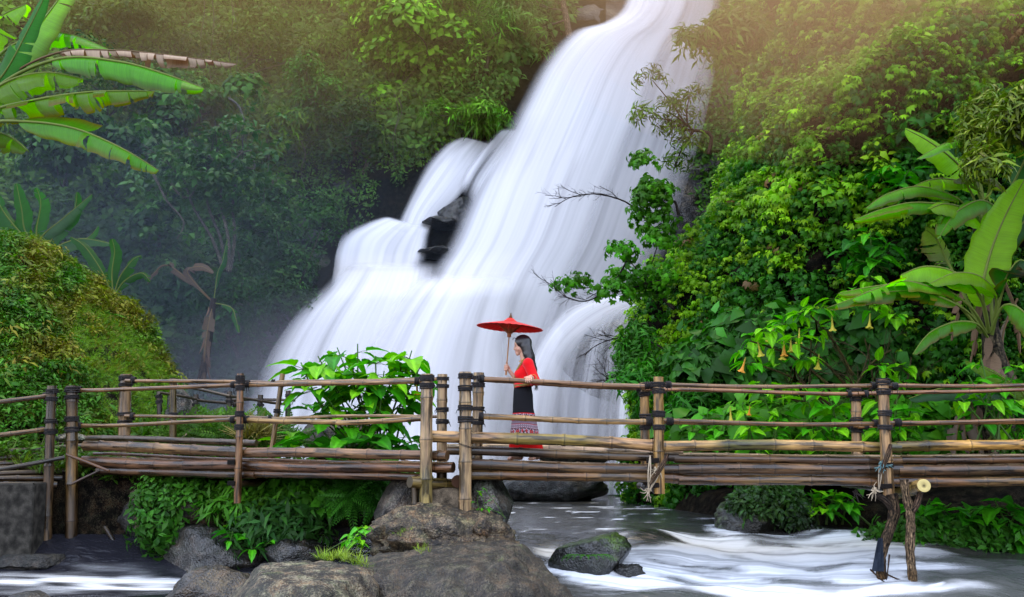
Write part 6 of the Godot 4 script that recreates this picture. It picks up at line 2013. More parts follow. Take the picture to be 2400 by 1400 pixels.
func build_shrubs() -> void:
	# the large leaved shrub behind the middle of the bridge
	var tips := []
	for q in [[705, 850, 14.8], [745, 835, 14.6], [790, 815, 14.9], [838, 806, 14.7], [880, 835, 14.5], [935, 830, 14.9], [965, 822, 14.7], [985, 860, 14.9], [760, 870, 14.4], [825, 860, 14.4], [900, 870, 14.4], [720, 905, 14.6], [955, 895, 14.5], [860, 900, 14.6]]:
		tips.append(P(q[0], q[1], q[2]))
	var t := leafy_shrub("leafy_shrub", "tall shrub with big heart shaped leaves against the white water", P(870, 1075, 14.7), tips, 13, 0.4, [1, 2, 1, 2, 0], 11, "", "leaf")
	for q in [[975, 905, 14.6], [938, 862, 14.5]]:
		flower(t, P(q[0], q[1] - 10, q[2]), 0.2, Color(0.6, 0.25, 0.02), int(q[0]))
	var low := []
	for q in [[725, 955, 14.5], [765, 930, 14.4], [735, 980, 14.4], [860, 950, 14.4], [800, 965, 14.5], [905, 960, 14.4], [945, 940, 14.6]]: low.append(P(q[0], q[1], q[2]))
	leafy_shrub("leafy_shrub", "lower large leaves under the tall heart leaved shrub, between its stems", P(850, 1075, 14.5), low, 4, 0.42, [0, 1, 2], 12)
	low = []
	for q in [[730, 1010, 14.3], [700, 1030, 14.3], [850, 1020, 14.2], [900, 1015, 14.2], [950, 1020, 14.2], [800, 1030, 14.2], [980, 1030, 14.2], [880, 1040, 14.2]]: low.append(P(q[0], q[1], q[2]))
	leafy_shrub("leafy_shrub", "low dark green large leaved plant right behind the kick rail of the left span", P(850, 1090, 14.4), low, 5, 0.45, [0, 3, 0, 1], 13)
	low = []
	for q in [[690, 1010, 14.9], [655, 1035, 14.7], [680, 1040, 14.6]]: low.append(P(q[0], q[1], q[2]))
	leafy_shrub("leafy_shrub", "pale yellow green plant at the foot of the leaning back post", P(675, 1075, 14.8), low, 6, 0.26, [2, 2, 1], 14)
	# right bank, behind the rails, from left to right
	var rows := [
		["bushy green plant beside the right post pair, low behind the rails", P(1660, 1110, 15.6), [[1620, 990, 15.3], [1660, 960, 15.4], [1700, 985, 15.2], [1650, 1020, 15.0], [1605, 1035, 15.1], [1695, 1035, 15.0]], 9, 0.2, [0, 1, 1], 21],
		["feathery yellow green shrub in the middle of the right bank behind the rails", P(1790, 1110, 15.2), [[1740, 950, 15.0], [1790, 930, 15.0], [1830, 960, 14.9], [1760, 990, 14.8], [1820, 1000, 14.8], [1850, 1030, 14.7], [1750, 1040, 14.8]], 9, 0.22, [2, 2, 1], 22],
		["large pointed leaves left of the rightmost post pair", P(1930, 1110, 14.9), [[1890, 930, 14.7], [1930, 900, 14.8], [1960, 940, 14.6], [1900, 985, 14.5], [1950, 1000, 14.5], [1985, 975, 14.6]], 8, 0.32, [1, 1, 2, 2], 23],
		["tall green plant with broad leaves right of the rightmost post pair", P(2110, 1110, 14.9), [[2060, 860, 15.0], [2110, 880, 14.8], [2140, 930, 14.6], [2100, 960, 14.5], [2150, 980, 14.5], [2070, 1000, 14.6]], 7, 0.34, [1, 1, 2], 24],
		["plant with large oval leaves in front of the dead banana leaves", P(2360, 1060, 14.4), [[2330, 935, 14.2], [2350, 960, 14.1], [2380, 925, 14.2], [2390, 980, 14.2]], 5, 0.3, [1, 2, 0], 25],
		["green shrub hiding the foot of the lower banana plant", P(2330, 1060, 13.9), [[2270, 880, 13.9], [2320, 900, 13.8], [2360, 880, 13.9], [2300, 840, 14.0], [2390, 850, 13.9], [2250, 930, 13.8]], 8, 0.26, [0, 1, 1, 2], 31],
		["dark leaves under the deck right of the props", P(2180, 1260, 14.2), [[2180, 1170, 13.9], [2230, 1180, 13.8], [2130, 1180, 14.0], [2260, 1220, 13.8], [2200, 1240, 13.8], [2150, 1250, 13.9], [2290, 1190, 13.8]], 9, 0.32, [0, 1, 1, 0], 26],
		["dark leaves under the deck at the right edge of the picture", P(2350, 1260, 14.0), [[2330, 1170, 13.7], [2380, 1180, 13.7], [2410, 1230, 13.7], [2340, 1230, 13.7], [2380, 1260, 13.7]], 9, 0.34, [0, 1, 0], 27],
		["leaves hanging over the water between the rock and the crooked prop", P(1960, 1230, 14.9), [[1920, 1160, 14.7], [1960, 1150, 14.6], [1990, 1170, 14.7], [1930, 1190, 14.6], [1900, 1150, 14.7]], 8, 0.28, [1, 1, 2, 0], 28],
		["broad soft leaves on the slope above the trumpet flowers", P(2060, 640, 16.4), [[2000, 560, 16.2], [2040, 540, 16.1], [2080, 570, 16.0], [2010, 610, 16.0], [2060, 600, 16.0], [1970, 580, 16.2]], 8, 0.3, [0, 3, 0, 1], 29],
		["bush of broad leaves left of the upper banana plant", P(2120, 470, 16.4), [[2090, 380, 16.2], [2130, 400, 16.0], [2150, 450, 16.0], [2090, 440, 16.0], [2060, 400, 16.2]], 8, 0.32, [0, 3, 1], 30],
	]
	for q in rows:
		var tp := []
		for w in q[2]: tp.append(P(w[0], w[1], w[2]))
		leafy_shrub("leafy_shrub", q[0], q[1], tp, q[3], q[4], q[5], q[6], "leafy shrubs on the right bank")
	# trumpet shrub: tangle of tan branches, yellow green leaves, hanging flowers
	var tr := thing("trumpet_shrub", P(1960, 960, 15.4), "angel's trumpet shrub with tangled tan branches and hanging yellow flowers", "shrub")
	var g := RandomNumberGenerator.new()
	g.seed = 333
	var mb := MB.new()
	for k in 8:
		var a := P(1960 + g.randfn() * 70, 1000, 15.5)
		twigs_into(mb, a, Vector3(g.randfn() * 0.8 - 0.2, 1.0, 0.3), g.randf_range(0.9, 1.6), 0.022, 3, g, Color(0.17, 0.14, 0.05), 0.03)
	for q in [[1960, 960, 1760, 850], [1980, 900, 1850, 800], [2000, 880, 1900, 740], [1990, 930, 2090, 820], [1950, 990, 1820, 930], [1940, 900, 1760, 800]]:
		var a := P(q[0], q[1], 15.4)
		var b := P(q[2], q[3], 14.9)
		var cs := PackedColorArray()
		for k in 12: cs.append(Color(0.2, 0.16, 0.05))
		mb.tube(smooth_path([a, a.lerp(b, 0.5) + Vector3(0, 0.12, 0), b], 12), lin(0.026, 0.012, 12), 6, cs)
	part("branches", mb.mesh(), M.bark, tr)
	for q in [[1745, 820], [1770, 790], [1800, 770], [1840, 760], [1880, 735], [1920, 720], [1960, 700], [2000, 680], [2040, 650], [1760, 850], [1820, 810], [1870, 790], [1910, 770], [2050, 720], [2100, 740], [1830, 860], [1890, 840], [2060, 860], [2120, 860], [1790, 900], [1850, 900]]:
		var c := P(q[0], q[1], 14.9 + g.randfn() * 0.2)
		for k in 9:
			var out := Vector3(g.randfn(), g.randfn() * 0.4 - 0.15, g.randfn()).normalized()
			put_leaf(tr, c + out * 0.1, out, (Vector3.UP + out * 0.3).normalized(), g.randf_range(0.16, 0.27), [1, 2, 2, 2][g.randi() % 4] + 4 * (g.randi() % 3), "leaf")
	for q in [[1748, 838, 0], [1776, 800, 1], [1836, 808, 1], [1853, 790, 1], [1874, 770, 1], [1838, 800, 0], [1912, 752, 1], [1920, 830, 1], [1862, 860, 1], [1815, 770, 1], [2040, 735, 1], [1758, 950, 2], [1712, 955, 1], [1950, 740, 1]]:
		flower(tr, P(q[0], q[1], 14.75), 0.24 if q[2] < 2 else 0.16, [Color(0.65, 0.28, 0.04), Color(0.5, 0.42, 0.05), Color(0.6, 0.22, 0.02)][q[2]], int(q[0] + q[1]))
	# the tree that reaches in at the upper right corner
	tree("corner_tree", "yellow green tree reaching in at the right edge above the bananas", "tree", "", P(2560, 700, 14.0), P(2400, 310, 13.6), Vector3(0.62, 0.95, 0.7), "lance", 300, 0.95, Color(0.16, 0.24, 0.012), Color(0.12, 0.09, 0.06), 0.06, "leaf_gloss", 7, 60)
	tree("corner_tree", "sunlit leaves at the top of the right hillside near the corner", "tree", "", wall_point(0.62, 10.5), P(2230, 70, 19.5), Vector3(1.6, 0.8, 0.8), "vine", 300, 1.2, Color(0.12, 0.2, 0.012), Color(0.12, 0.09, 0.06), 0.06, "leaf", 7, 61)
	# weeds below the left span
	patch("weeds", "tangle of dark green weeds below the left span, against the slab", P(410, 1175, 14.3), Vector3(0.6, 0.35, 0.25), ["weed", "small"], 160, 1.2, Color(0.045, 0.16, 0.012), "leaf", "", "weeds", 1, 0.3)
	patch("weeds", "curtain of creeper leaves hanging to the water below the left span", P(375, 1230, 14.2), Vector3(0.35, 0.5, 0.2), ["weed"], 110, 1.3, Color(0.04, 0.15, 0.015), "leaf", "", "weeds", 2, 0.3, 0.0)
	patch("weeds", "bright weeds beside the thin left post, below the deck", P(580, 1190, 14.2), Vector3(0.55, 0.35, 0.3), ["weed", "lance"], 160, 1.2, Color(0.06, 0.2, 0.012), "leaf", "", "weeds", 3, 0.3)
	patch("weeds", "large mass of fresh green weeds below the middle of the left span", P(720, 1180, 14.3), Vector3(0.75, 0.45, 0.4), ["lance", "weed", "round"], 280, 1.15, Color(0.05, 0.19, 0.012), "leaf", "", "weeds", 4, 0.3)
	patch("weeds", "dim weeds hanging towards the stream under the fresh green mass", P(650, 1255, 13.9), Vector3(0.7, 0.35, 0.3), ["weed", "lance"], 120, 1.2, Color(0.025, 0.09, 0.015), "leaf", "", "weeds", 5, 0.3, 0.1)
	patch("weeds", "soft green weeds left of the dark slab behind the middle post", P(850, 1180, 14.0), Vector3(0.4, 0.35, 0.3), ["lance", "fern"], 130, 0.8, Color(0.035, 0.16, 0.015), "leaf", "", "weeds", 6, 0.25)
	var w1 := []
	for q in [[500, 1165, 14.2], [535, 1180, 14.0], [600, 1170, 14.0], [560, 1215, 13.9], [640, 1150, 14.1], [700, 1165, 14.0], [450, 1170, 14.1]]: w1.append(P(q[0], q[1], q[2]))
	leafy_shrub("leafy_shrub", "weed with long pointed leaves around the thin left post's lower end", P(570, 1250, 14.3), w1, 7, 0.2, [1, 0, 2], 41, "", "leaf_gloss", 0.01)
	w1 = []
	for q in [[545, 1245, 13.6], [600, 1250, 13.6], [640, 1265, 13.5], [520, 1240, 13.7], [590, 1285, 13.5]]: w1.append(P(q[0], q[1], q[2]))
	leafy_shrub("leafy_shrub", "creeping plant with round leaves low over the long dark slab", P(570, 1290, 13.7), w1, 6, 0.19, [0, 3, 1], 42, "", "leaf_gloss", 0.008)
	w1 = []
	for q in [[830, 1245, 11.7], [850, 1232, 11.7], [872, 1240, 11.6], [815, 1265, 11.6], [845, 1262, 11.5]]: w1.append(P(q[0], q[1], q[2]))
	leafy_shrub("leafy_shrub", "little bright herb growing from the left side of the huge boulder", P(845, 1290, 11.5), w1, 6, 0.13, [1, 2], 43, "", "leaf_gloss", 0.006)
	w1 = []
	for q in [[1128, 1140, 12.3], [1132, 1165, 12.25], [1135, 1190, 12.2], [1122, 1150, 12.2]]: w1.append(P(q[0], q[1], q[2]))
	leafy_shrub("leafy_shrub", "sprig of round green leaves climbing beside the right middle post", P(1132, 1215, 12.2), w1, 4, 0.08, [1, 2], 44, "", "leaf_gloss", 0.005)
	# grass on the boulders
	rng.seed = 41
	for q in [["tuft of yellow green grass along the seam between the two big boulders", [[790, 1308], [815, 1312], [838, 1318], [858, 1328], [870, 1345], [885, 1362], [895, 1380], [900, 1392]], 10.5, 42, 0.42], ["short bright grass on the left rim of the huge boulder", [[755, 1300], [775, 1305], [800, 1303], [825, 1305]], 10.9, 30, 0.45], ["cushion of green moss on the mortar heap below the left middle post", [[940, 1240], [955, 1238], [948, 1250]], 11.5, 40, 0.16], ["blade of grass lying on top of the huge boulder", [[985, 1288], [1000, 1290]], 10.6, 5, 0.35]]:
		var xf: Array[Transform3D] = []
		var cols := PackedColorArray()
		for s in q[1]:
			for k in q[3] / q[1].size() + 1:
				xf.append(frame(Vector3(rng.randfn() * 0.3, 1, 0.35), P(s[0] + rng.randfn() * 9, s[1] + 6 + rng.randfn() * 4, q[2] + rng.randfn() * 0.06), q[4] * rnd(0.7, 1.3)))
				cols.append(shade(Color(0.16, 0.26, 0.015), 0.25))
		var tt := thing("grass_tuft", P(q[1][0][0], q[1][0][1], q[2]), q[0], "grass")
		many("blades", S.tuft, xf, cols, M.grass, tt, "stuff")
	# fern on the mossy rock, shrubs on the block in the stream
	var fn := thing("fern", P(1378, 1300, 12.06), "small bright fern arching from the side of the dark mossy rock", "fern")
	mb = MB.new()
	for k in 9:
		frond_into(mb, P(1345 + k * 8, 1306 - absf(k - 4) * 1.0, 12.06), Vector3((k - 4) * 0.22, 0.75, 0.8).normalized(), Vector3.UP, 0.2, 0.06, 9, 0.9, Color(0.06, 0.22, 0.012))
	part("fronds", mb.mesh(), M.leaf, fn)
	patch("rock_shrubs", "small leaved shrubs growing all over the block of rock in the stream", P(1800, 1200, 14.8), Vector3(0.55, 0.42, 0.42), ["small", "weed"], 420, 1.1, Color(0.03, 0.085, 0.012), "leaf_gloss", "", "shrubs", 8, 0.35)
	patch("rock_shrubs", "dark twiggy growth on the right end of the block in the stream", P(1855, 1225, 14.7), Vector3(0.3, 0.35, 0.3), ["small"], 200, 1.1, Color(0.02, 0.05, 0.012), "leaf_gloss", "", "shrubs", 9, 0.35)
	patch("bank_foliage", "dark creeping leaves along the right bank above the water", P(2230, 1290, 14.0), Vector3(1.3, 0.35, 0.5), ["small", "weed"], 700, 1.5, Color(0.03, 0.13, 0.01), "leaf", "stuff", "", 10, 0.35)
	patch("bank_foliage", "mixed low leaves behind the rails on the right bank", P(1980, 1060, 15.8), Vector3(2.8, 0.7, 0.5), ["lance", "weed", "broad"], 1500, 1.0, Color(0.06, 0.24, 0.01), "leaf", "stuff", "", 11, 0.35)
	patch("bank_foliage", "weeds in the shade at the foot of the right hillside", P(1900, 900, 17.0), Vector3(2.4, 1.3, 0.6), ["lance", "broad"], 800, 1.0, Color(0.025, 0.11, 0.01), "leaf", "stuff", "", 12, 0.35)
	patch("weeds", "grassy weeds round the far fence posts", P(520, 1040, 16.8), Vector3(1.4, 0.3, 0.6), ["weed", "tuft", "fern"], 360, 1.1, Color(0.06, 0.15, 0.012), "leaf", "", "weeds", 13, 0.3)
	patch("weeds", "dry yellowish grass clump between the last fence posts", P(590, 1035, 16.2), Vector3(0.25, 0.25, 0.2), ["tuft"], 60, 1.3, Color(0.2, 0.17, 0.04), "grass", "", "weeds", 14, 0.25)


# ---------------------------------------------------------------- the woman and her umbrella
# meshes the smooth union of tapered capsules [a, b, ra, rb] and ellipsoids [centre, radii]; planes [point, normal] keep what lies on the normal's side
func field(mb: MB, bones: Array, cell: float, k: float, colour: Callable, planes := [], holes := []) -> void:
	var lo := Vector3.ONE * 99.0
	var hi := Vector3.ONE * -99.0
	for b in bones:
		if b.size() == 4:
			var r: float = maxf(b[2], b[3])
			lo = lo.min(b[0] - Vector3.ONE * r).min(b[1] - Vector3.ONE * r)
			hi = hi.max(b[0] + Vector3.ONE * r).max(b[1] + Vector3.ONE * r)
		else:
			lo = lo.min(b[0] - b[1])
			hi = hi.max(b[0] + b[1])
	lo -= Vector3.ONE * (k + cell * 2.0)
	hi += Vector3.ONE * (k + cell * 2.0)
	var nx := int((hi.x - lo.x) / cell) + 2
	var ny := int((hi.y - lo.y) / cell) + 2
	var nz := int((hi.z - lo.z) / cell) + 2
	var g := PackedFloat32Array()
	g.resize(nx * ny * nz)
	g.fill(0.2)
	for b in bones:
		var caps: bool = b.size() == 4
		var a: Vector3 = b[0]
		var e: Vector3 = b[1]
		var ra: float = b[2] if caps else 0.0
		var rb: float = b[3] if caps else 0.0
		var m := k + cell * 1.5
		var bl: Vector3 = (a.min(e) - Vector3.ONE * (maxf(ra, rb) + m)) if caps else (a - e - Vector3.ONE * m)
		var bh: Vector3 = (a.max(e) + Vector3.ONE * (maxf(ra, rb) + m)) if caps else (a + e + Vector3.ONE * m)
		var ab := e - a
		var l2 := maxf(ab.length_squared(), 1e-9)
		var mr := minf(e.x, minf(e.y, e.z))
		for z in range(maxi(0, int((bl.z - lo.z) / cell)), mini(nz, int((bh.z - lo.z) / cell) + 2)):
			for y in range(maxi(0, int((bl.y - lo.y) / cell)), mini(ny, int((bh.y - lo.y) / cell) + 2)):
				for x in range(maxi(0, int((bl.x - lo.x) / cell)), mini(nx, int((bh.x - lo.x) / cell) + 2)):
					var p := lo + Vector3(x, y, z) * cell
					var d := 0.0
					if caps:
						var h := clampf((p - a).dot(ab) / l2, 0.0, 1.0)
						d = p.distance_to(a + ab * h) - lerpf(ra, rb, h)
					else:
						d = (((p - a) / e).length() - 1.0) * mr
					var i := (z * ny + y) * nx + x
					var o := g[i]
					if k > 0.0:
						var h2 := clampf(0.5 + 0.5 * (o - d) / k, 0.0, 1.0)
						g[i] = lerpf(o, d, h2) - k * h2 * (1.0 - h2)
					else:
						g[i] = minf(o, d)
	if planes.size() or holes.size():
		for z in nz:
			for y in ny:
				for x in nx:
					var i := (z * ny + y) * nx + x
					if g[i] > 0.05: continue
					var p := lo + Vector3(x, y, z) * cell
					for q in planes:
						g[i] = maxf(g[i], -(p - q[0]).dot(q[1]))
					for q in holes:
						g[i] = maxf(g[i], -((((p - q[0]) / q[1]).length() - 1.0) * minf(q[1].x, q[1].y)))
	var at := PackedInt32Array()
	at.resize(nx * ny * nz)
	at.fill(-1)
	var corner := [Vector3i(0, 0, 0), Vector3i(1, 0, 0), Vector3i(0, 1, 0), Vector3i(1, 1, 0), Vector3i(0, 0, 1), Vector3i(1, 0, 1), Vector3i(0, 1, 1), Vector3i(1, 1, 1)]
	var off := PackedInt32Array()
	for c in corner: off.append((c.z * ny + c.y) * nx + c.x)
	var edges := [[0, 1], [2, 3], [4, 5], [6, 7], [0, 2], [1, 3], [4, 6], [5, 7], [0, 4], [1, 5], [2, 6], [3, 7]]
	for z in nz - 1:
		for y in ny - 1:
			for x in nx - 1:
				var i := (z * ny + y) * nx + x
				var g0 := g[i]
				if g0 > cell * 2.0 or g0 < -cell * 2.0: continue
				var s := 0
				for c in 8:
					if g[i + off[c]] < 0.0: s += 1
				if s == 0 or s == 8: continue
				var sum := Vector3.ZERO
				var cnt := 0
				for e in edges:
					var ga := g[i + off[e[0]]]
					var gb := g[i + off[e[1]]]
					if (ga < 0.0) != (gb < 0.0):
						var t := ga / (ga - gb)
						sum += Vector3(corner[e[0]]).lerp(Vector3(corner[e[1]]), t)
						cnt += 1
				var p := lo + (Vector3(x, y, z) + sum / cnt) * cell
				var nn := Vector3(g[i + off[1]] + g[i + off[3]] + g[i + off[5]] + g[i + off[7]] - g[i] - g[i + off[2]] - g[i + off[4]] - g[i + off[6]],
					g[i + off[2]] + g[i + off[3]] + g[i + off[6]] + g[i + off[7]] - g[i] - g[i + off[1]] - g[i + off[4]] - g[i + off[5]],
					g[i + off[4]] + g[i + off[5]] + g[i + off[6]] + g[i + off[7]] - g[i] - g[i + off[1]] - g[i + off[2]] - g[i + off[3]]).normalized()
				at[i] = mb.add(p, nn, Vector2(p.x * 5.0, p.y * 5.0), (colour as Callable).call(p))
	var sx := 1
	var sy := nx
	var sz := nx * ny
	for z in range(1, nz - 1):
		for y in range(1, ny - 1):
			for x in range(1, nx - 1):
				var i := (z * ny + y) * nx + x
				var inside := g[i] < 0.0
				if absf(g[i]) > cell * 2.0: continue
				if inside != (g[i + sx] < 0.0): _net_quad(mb, at, i, i - sy, i - sy - sz, i - sz)
				if inside != (g[i + sy] < 0.0): _net_quad(mb, at, i, i - sx, i - sx - sz, i - sz)
				if inside != (g[i + sz] < 0.0): _net_quad(mb, at, i, i - sx, i - sx - sy, i - sy)

func _net_quad(mb: MB, at: PackedInt32Array, a: int, b: int, c: int, d: int) -> void:
	if at[a] < 0 or at[b] < 0 or at[c] < 0 or at[d] < 0: return
	mb.quad(at[a], at[b], at[c], at[d])

# a part whose mesh is given in the thing's own space
func local_part(called: String, mesh: Mesh, m: Material, parent: Node3D, label := "") -> MeshInstance3D:
	var o := MeshInstance3D.new()
	o.name = called
	o.mesh = mesh
	o.material_override = m
	parent.add_child(o, true)
	if label: o.set_meta("label", label)
	return o

func build_person() -> void:
	var base := P(1228, 1079, 12.75)
	var rail := P(1236, 893.3, 12.34) - base # centre of the rail under her hand
	var p := thing("person", base, "person in a red jacket and patterned black skirt, head bowed, walking barefoot along the bridge", "person")
	var skin := Color(0.5, 0.29, 0.2)
	var skin_of := func(q: Vector3) -> Color:
		var c := skin
		if q.distance_to(Vector3(-0.104, 1.398, 0.0)) < 0.021: c = Color(0.42, 0.1, 0.1)
		elif q.distance_to(Vector3(-0.09, 1.425, 0.05)) < 0.03: c = Color(0.53, 0.27, 0.19)
		return c
	var mb := MB.new()
	# trunk, arms, legs and feet
	var ls := Vector3(0.055, 1.235, 0.155)
	var rs := Vector3(0.03, 1.235, -0.155)
	var le := Vector3(0.15, 0.985, 0.175)
	var lw := Vector3(0.085, rail.y + 0.062, 0.33)
	var re := Vector3(-0.055, 1.0, -0.175)
	var rw := Vector3(-0.18, 1.155, -0.14)
	var body := [
		[Vector3(-0.005, 0.88, 0), Vector3(0.0, 0.98, 0), 0.1, 0.095], [Vector3(0, 0.98, 0), Vector3(0.025, 1.16, 0), 0.1, 0.105],
		[ls, rs, 0.055, 0.055], [Vector3(0.03, 1.22, 0), Vector3(-0.02, 1.41, 0), 0.052, 0.045],
		[ls, le, 0.046, 0.038], [le, lw, 0.038, 0.025], [rs, re, 0.046, 0.038], [re, rw, 0.038, 0.025],
		[Vector3(-0.01, 0.85, 0.055), Vector3(0.02, 0.47, 0.07), 0.075, 0.05], [Vector3(0.02, 0.47, 0.08), Vector3(0.155, 0.1, 0.1), 0.055, 0.035],
		[Vector3(-0.01, 0.85, -0.055), Vector3(-0.05, 0.47, -0.065), 0.075, 0.05], [Vector3(-0.05, 0.47, -0.07), Vector3(-0.06, 0.09, -0.05), 0.055, 0.035],
		[Vector3(0.165, 0.05, 0.1), Vector3(0.09, 0.03, 0.15), 0.034, 0.024], [Vector3(0.155, 0.1, 0.1), Vector3(0.165, 0.04, 0.1), 0.035, 0.033],
		[Vector3(-0.05, 0.045, -0.05), Vector3(-0.17, 0.026, -0.05), 0.036, 0.024], [Vector3(-0.06, 0.09, -0.05), Vector3(-0.045, 0.04, -0.05), 0.035, 0.034],
	]
	for i in 5:
		body.append([Vector3(0.085 + 0.012 * i, 0.024, 0.135 + 0.008 * i), Vector3(0.058 + 0.016 * i, 0.014, 0.165 + 0.009 * i), 0.012, 0.009])
		body.append([Vector3(-0.165, 0.02, -0.07 + 0.012 * i), Vector3(-0.198 + 0.006 * absf(i - 1), 0.013, -0.072 + 0.014 * i), 0.012, 0.01])
	field(mb, body, 0.0105, 0.03, skin_of)
	# head
	var head := [
		[Vector3(-0.02, 1.51, 0), Vector3(0.1, 0.103, 0.076)], [Vector3(-0.05, 1.445, 0), Vector3(0.062, 0.075, 0.058)],
		[Vector3(-0.04, 1.43, 0), Vector3(-0.078, 1.383, 0), 0.05, 0.028], [Vector3(-0.082, 1.376, 0), Vector3(-0.08, 1.372, 0), 0.021, 0.021],
		[Vector3(-0.104, 1.49, 0.0), Vector3(-0.106, 1.5, 0.0), 0.016, 0.016],
		[Vector3(-0.113, 1.47, 0.0), Vector3(-0.124, 1.434, 0.0), 0.0075, 0.0105], [Vector3(-0.115, 1.43, 0.009), Vector3(-0.113, 1.43, -0.009), 0.009, 0.009],
		[Vector3(-0.1, 1.404, 0.012), Vector3(-0.1, 1.404, -0.012), 0.0095, 0.0095], [Vector3(-0.098, 1.393, 0.009), Vector3(-0.098, 1.393, -0.009), 0.009, 0.009],
		[Vector3(-0.085, 1.44, 0.036), Vector3(-0.07, 1.43, 0.042), 0.022, 0.022], [Vector3(-0.085, 1.44, -0.036), Vector3(-0.07, 1.43, -0.042), 0.022, 0.022],
		[Vector3(-0.005, 1.42, 0), Vector3(0.02, 1.3, 0), 0.05, 0.05],
		[Vector3(0.0, 1.475, 0.075), Vector3(0.008, 1.45, 0.074), 0.012, 0.009],
	]
	field(mb, head, 0.0042, 0.012, skin_of, [], [[Vector3(-0.113, 1.47, 0.033), Vector3(0.012, 0.011, 0.017)], [Vector3(-0.113, 1.47, -0.033), Vector3(0.012, 0.011, 0.017)]])
	# left hand: lies on the rail, fingers over its front
	var hand := [[lw, Vector3(0.06, rail.y + 0.045, rail.z - 0.01), 0.023, 0.02]]
	for i in 4:
		var x := 0.092 - 0.02 * i
		var rr := 0.043
		var last := Vector3(x, rail.y + rr * cos(deg_to_rad(-8.0)), rail.z + rr * sin(deg_to_rad(-8.0)))
		hand.append([Vector3(lerpf(0.075, x, 0.4), lw.y - 0.005, lerpf(lw.z, rail.z, 0.35)), last, 0.013, 0.0105])
		var reach: float = [0.82, 0.97, 1.03, 0.95][i]
		for a in [42.0, 84.0, 116.0]:
			var q := Vector3(x - 0.004 * a / 116.0 * i, rail.y + rr * cos(deg_to_rad(a * reach)), rail.z + rr * sin(deg_to_rad(a * reach)))
			hand.append([last, q, 0.0095, 0.0085])
			last = q
	hand.append([Vector3(0.06, lw.y - 0.01, lw.z + 0.02), Vector3(0.03, rail.y + 0.05, rail.z - 0.03), 0.014, 0.011])
	hand.append([Vector3(0.03, rail.y + 0.05, rail.z - 0.03), Vector3(0.005, rail.y + 0.042, rail.z + 0.005), 0.0105, 0.009])
	field(mb, hand, 0.0032, 0.006, skin_of)
	# right hand: closed round the umbrella's handle
	var shaft := Vector3(-0.226, 1.2, -0.12)
	var up := Vector3(0.075, 1.0, 0).normalized()
	hand = [[rw, shaft + Vector3(0.025, -0.012, -0.022), 0.024, 0.022], [rw, shaft + Vector3(0.012, 0.02, -0.024), 0.02, 0.017]]
	for i in 4:
		var c := shaft + up * (0.032 - 0.0195 * i)
		var rr := 0.025
		var last := c + Vector3(rr * cos(deg_to_rad(262.0)), 0, rr * sin(deg_to_rad(262.0)))
		hand.append([shaft + Vector3(0.025, 0.0, -0.022) + up * (0.016 - 0.01 * i), last, 0.013, 0.0105])
		for a in [196.0, 128.0, 66.0]:
			var f: float = a + (8.0 if i == 3 else 0.0)
			var q := c + Vector3(rr * cos(deg_to_rad(f)), -0.002, rr * sin(deg_to_rad(f)))
			hand.append([last, q, 0.0098, 0.0085])
			last = q
	hand.append([shaft + Vector3(0.032, -0.005, -0.006), shaft + Vector3(0.024, 0.022, 0.014), 0.014, 0.011])
	hand.append([shaft + Vector3(0.024, 0.022, 0.014), shaft + Vector3(0.0, 0.046, 0.021), 0.0105, 0.009])
	field(mb, hand, 0.0032, 0.006, skin_of)
	local_part("body", mb.mesh(), M.skin, p)
	# eyes turned down, brows
	for s in [1.0, -1.0]:
		mb = MB.new()
		var e := PackedVector3Array()
		for i in 7:
			var a := (i / 6.0 - 0.5) * 0.034
			e.append(Vector3(-0.1085 + 0.25 * absf(a) + (0.006 if a > 0.0 else 0.0) * absf(a) * 20.0, 1.4655 - 6.0 * a * a * 0.6, s * (0.034 + a)))
		var dk := PackedColorArray()
		dk.resize(7); dk.fill(Color(0.02, 0.012, 0.01))
		mb.tube(e, PackedFloat32Array([0.0005, 0.0017, 0.0022, 0.0024, 0.0022, 0.0018, 0.0006]), 5, dk)
		local_part("eye", mb.mesh(), M.plain, p)
		mb = MB.new()
		e = PackedVector3Array()
		for i in 6:
			var a := (i / 5.0 - 0.5) * 0.04
			e.append(Vector3(-0.1155 + 0.35 * maxf(a, 0.0) + 0.1 * absf(a), 1.4885 - 3.0 * a * a, s * (0.033 + a)))
		dk.resize(6)
		mb.tube(e, PackedFloat32Array([0.002, 0.0028, 0.003, 0.0028, 0.002, 0.0008]), 5, dk)
		local_part("eyebrow", mb.mesh(), M.hair, p)
	# hair: a cap cut free of the face, and a fall down the back
	var hair_of := func(q: Vector3) -> Color:
		var k := 0.8 + 0.5 * noise_b.get_noise_2d(q.z * 4200.0 + q.x * 2600.0, q.y * 260.0)
		return Color(0.014, 0.012, 0.014) * k
	mb = MB.new()
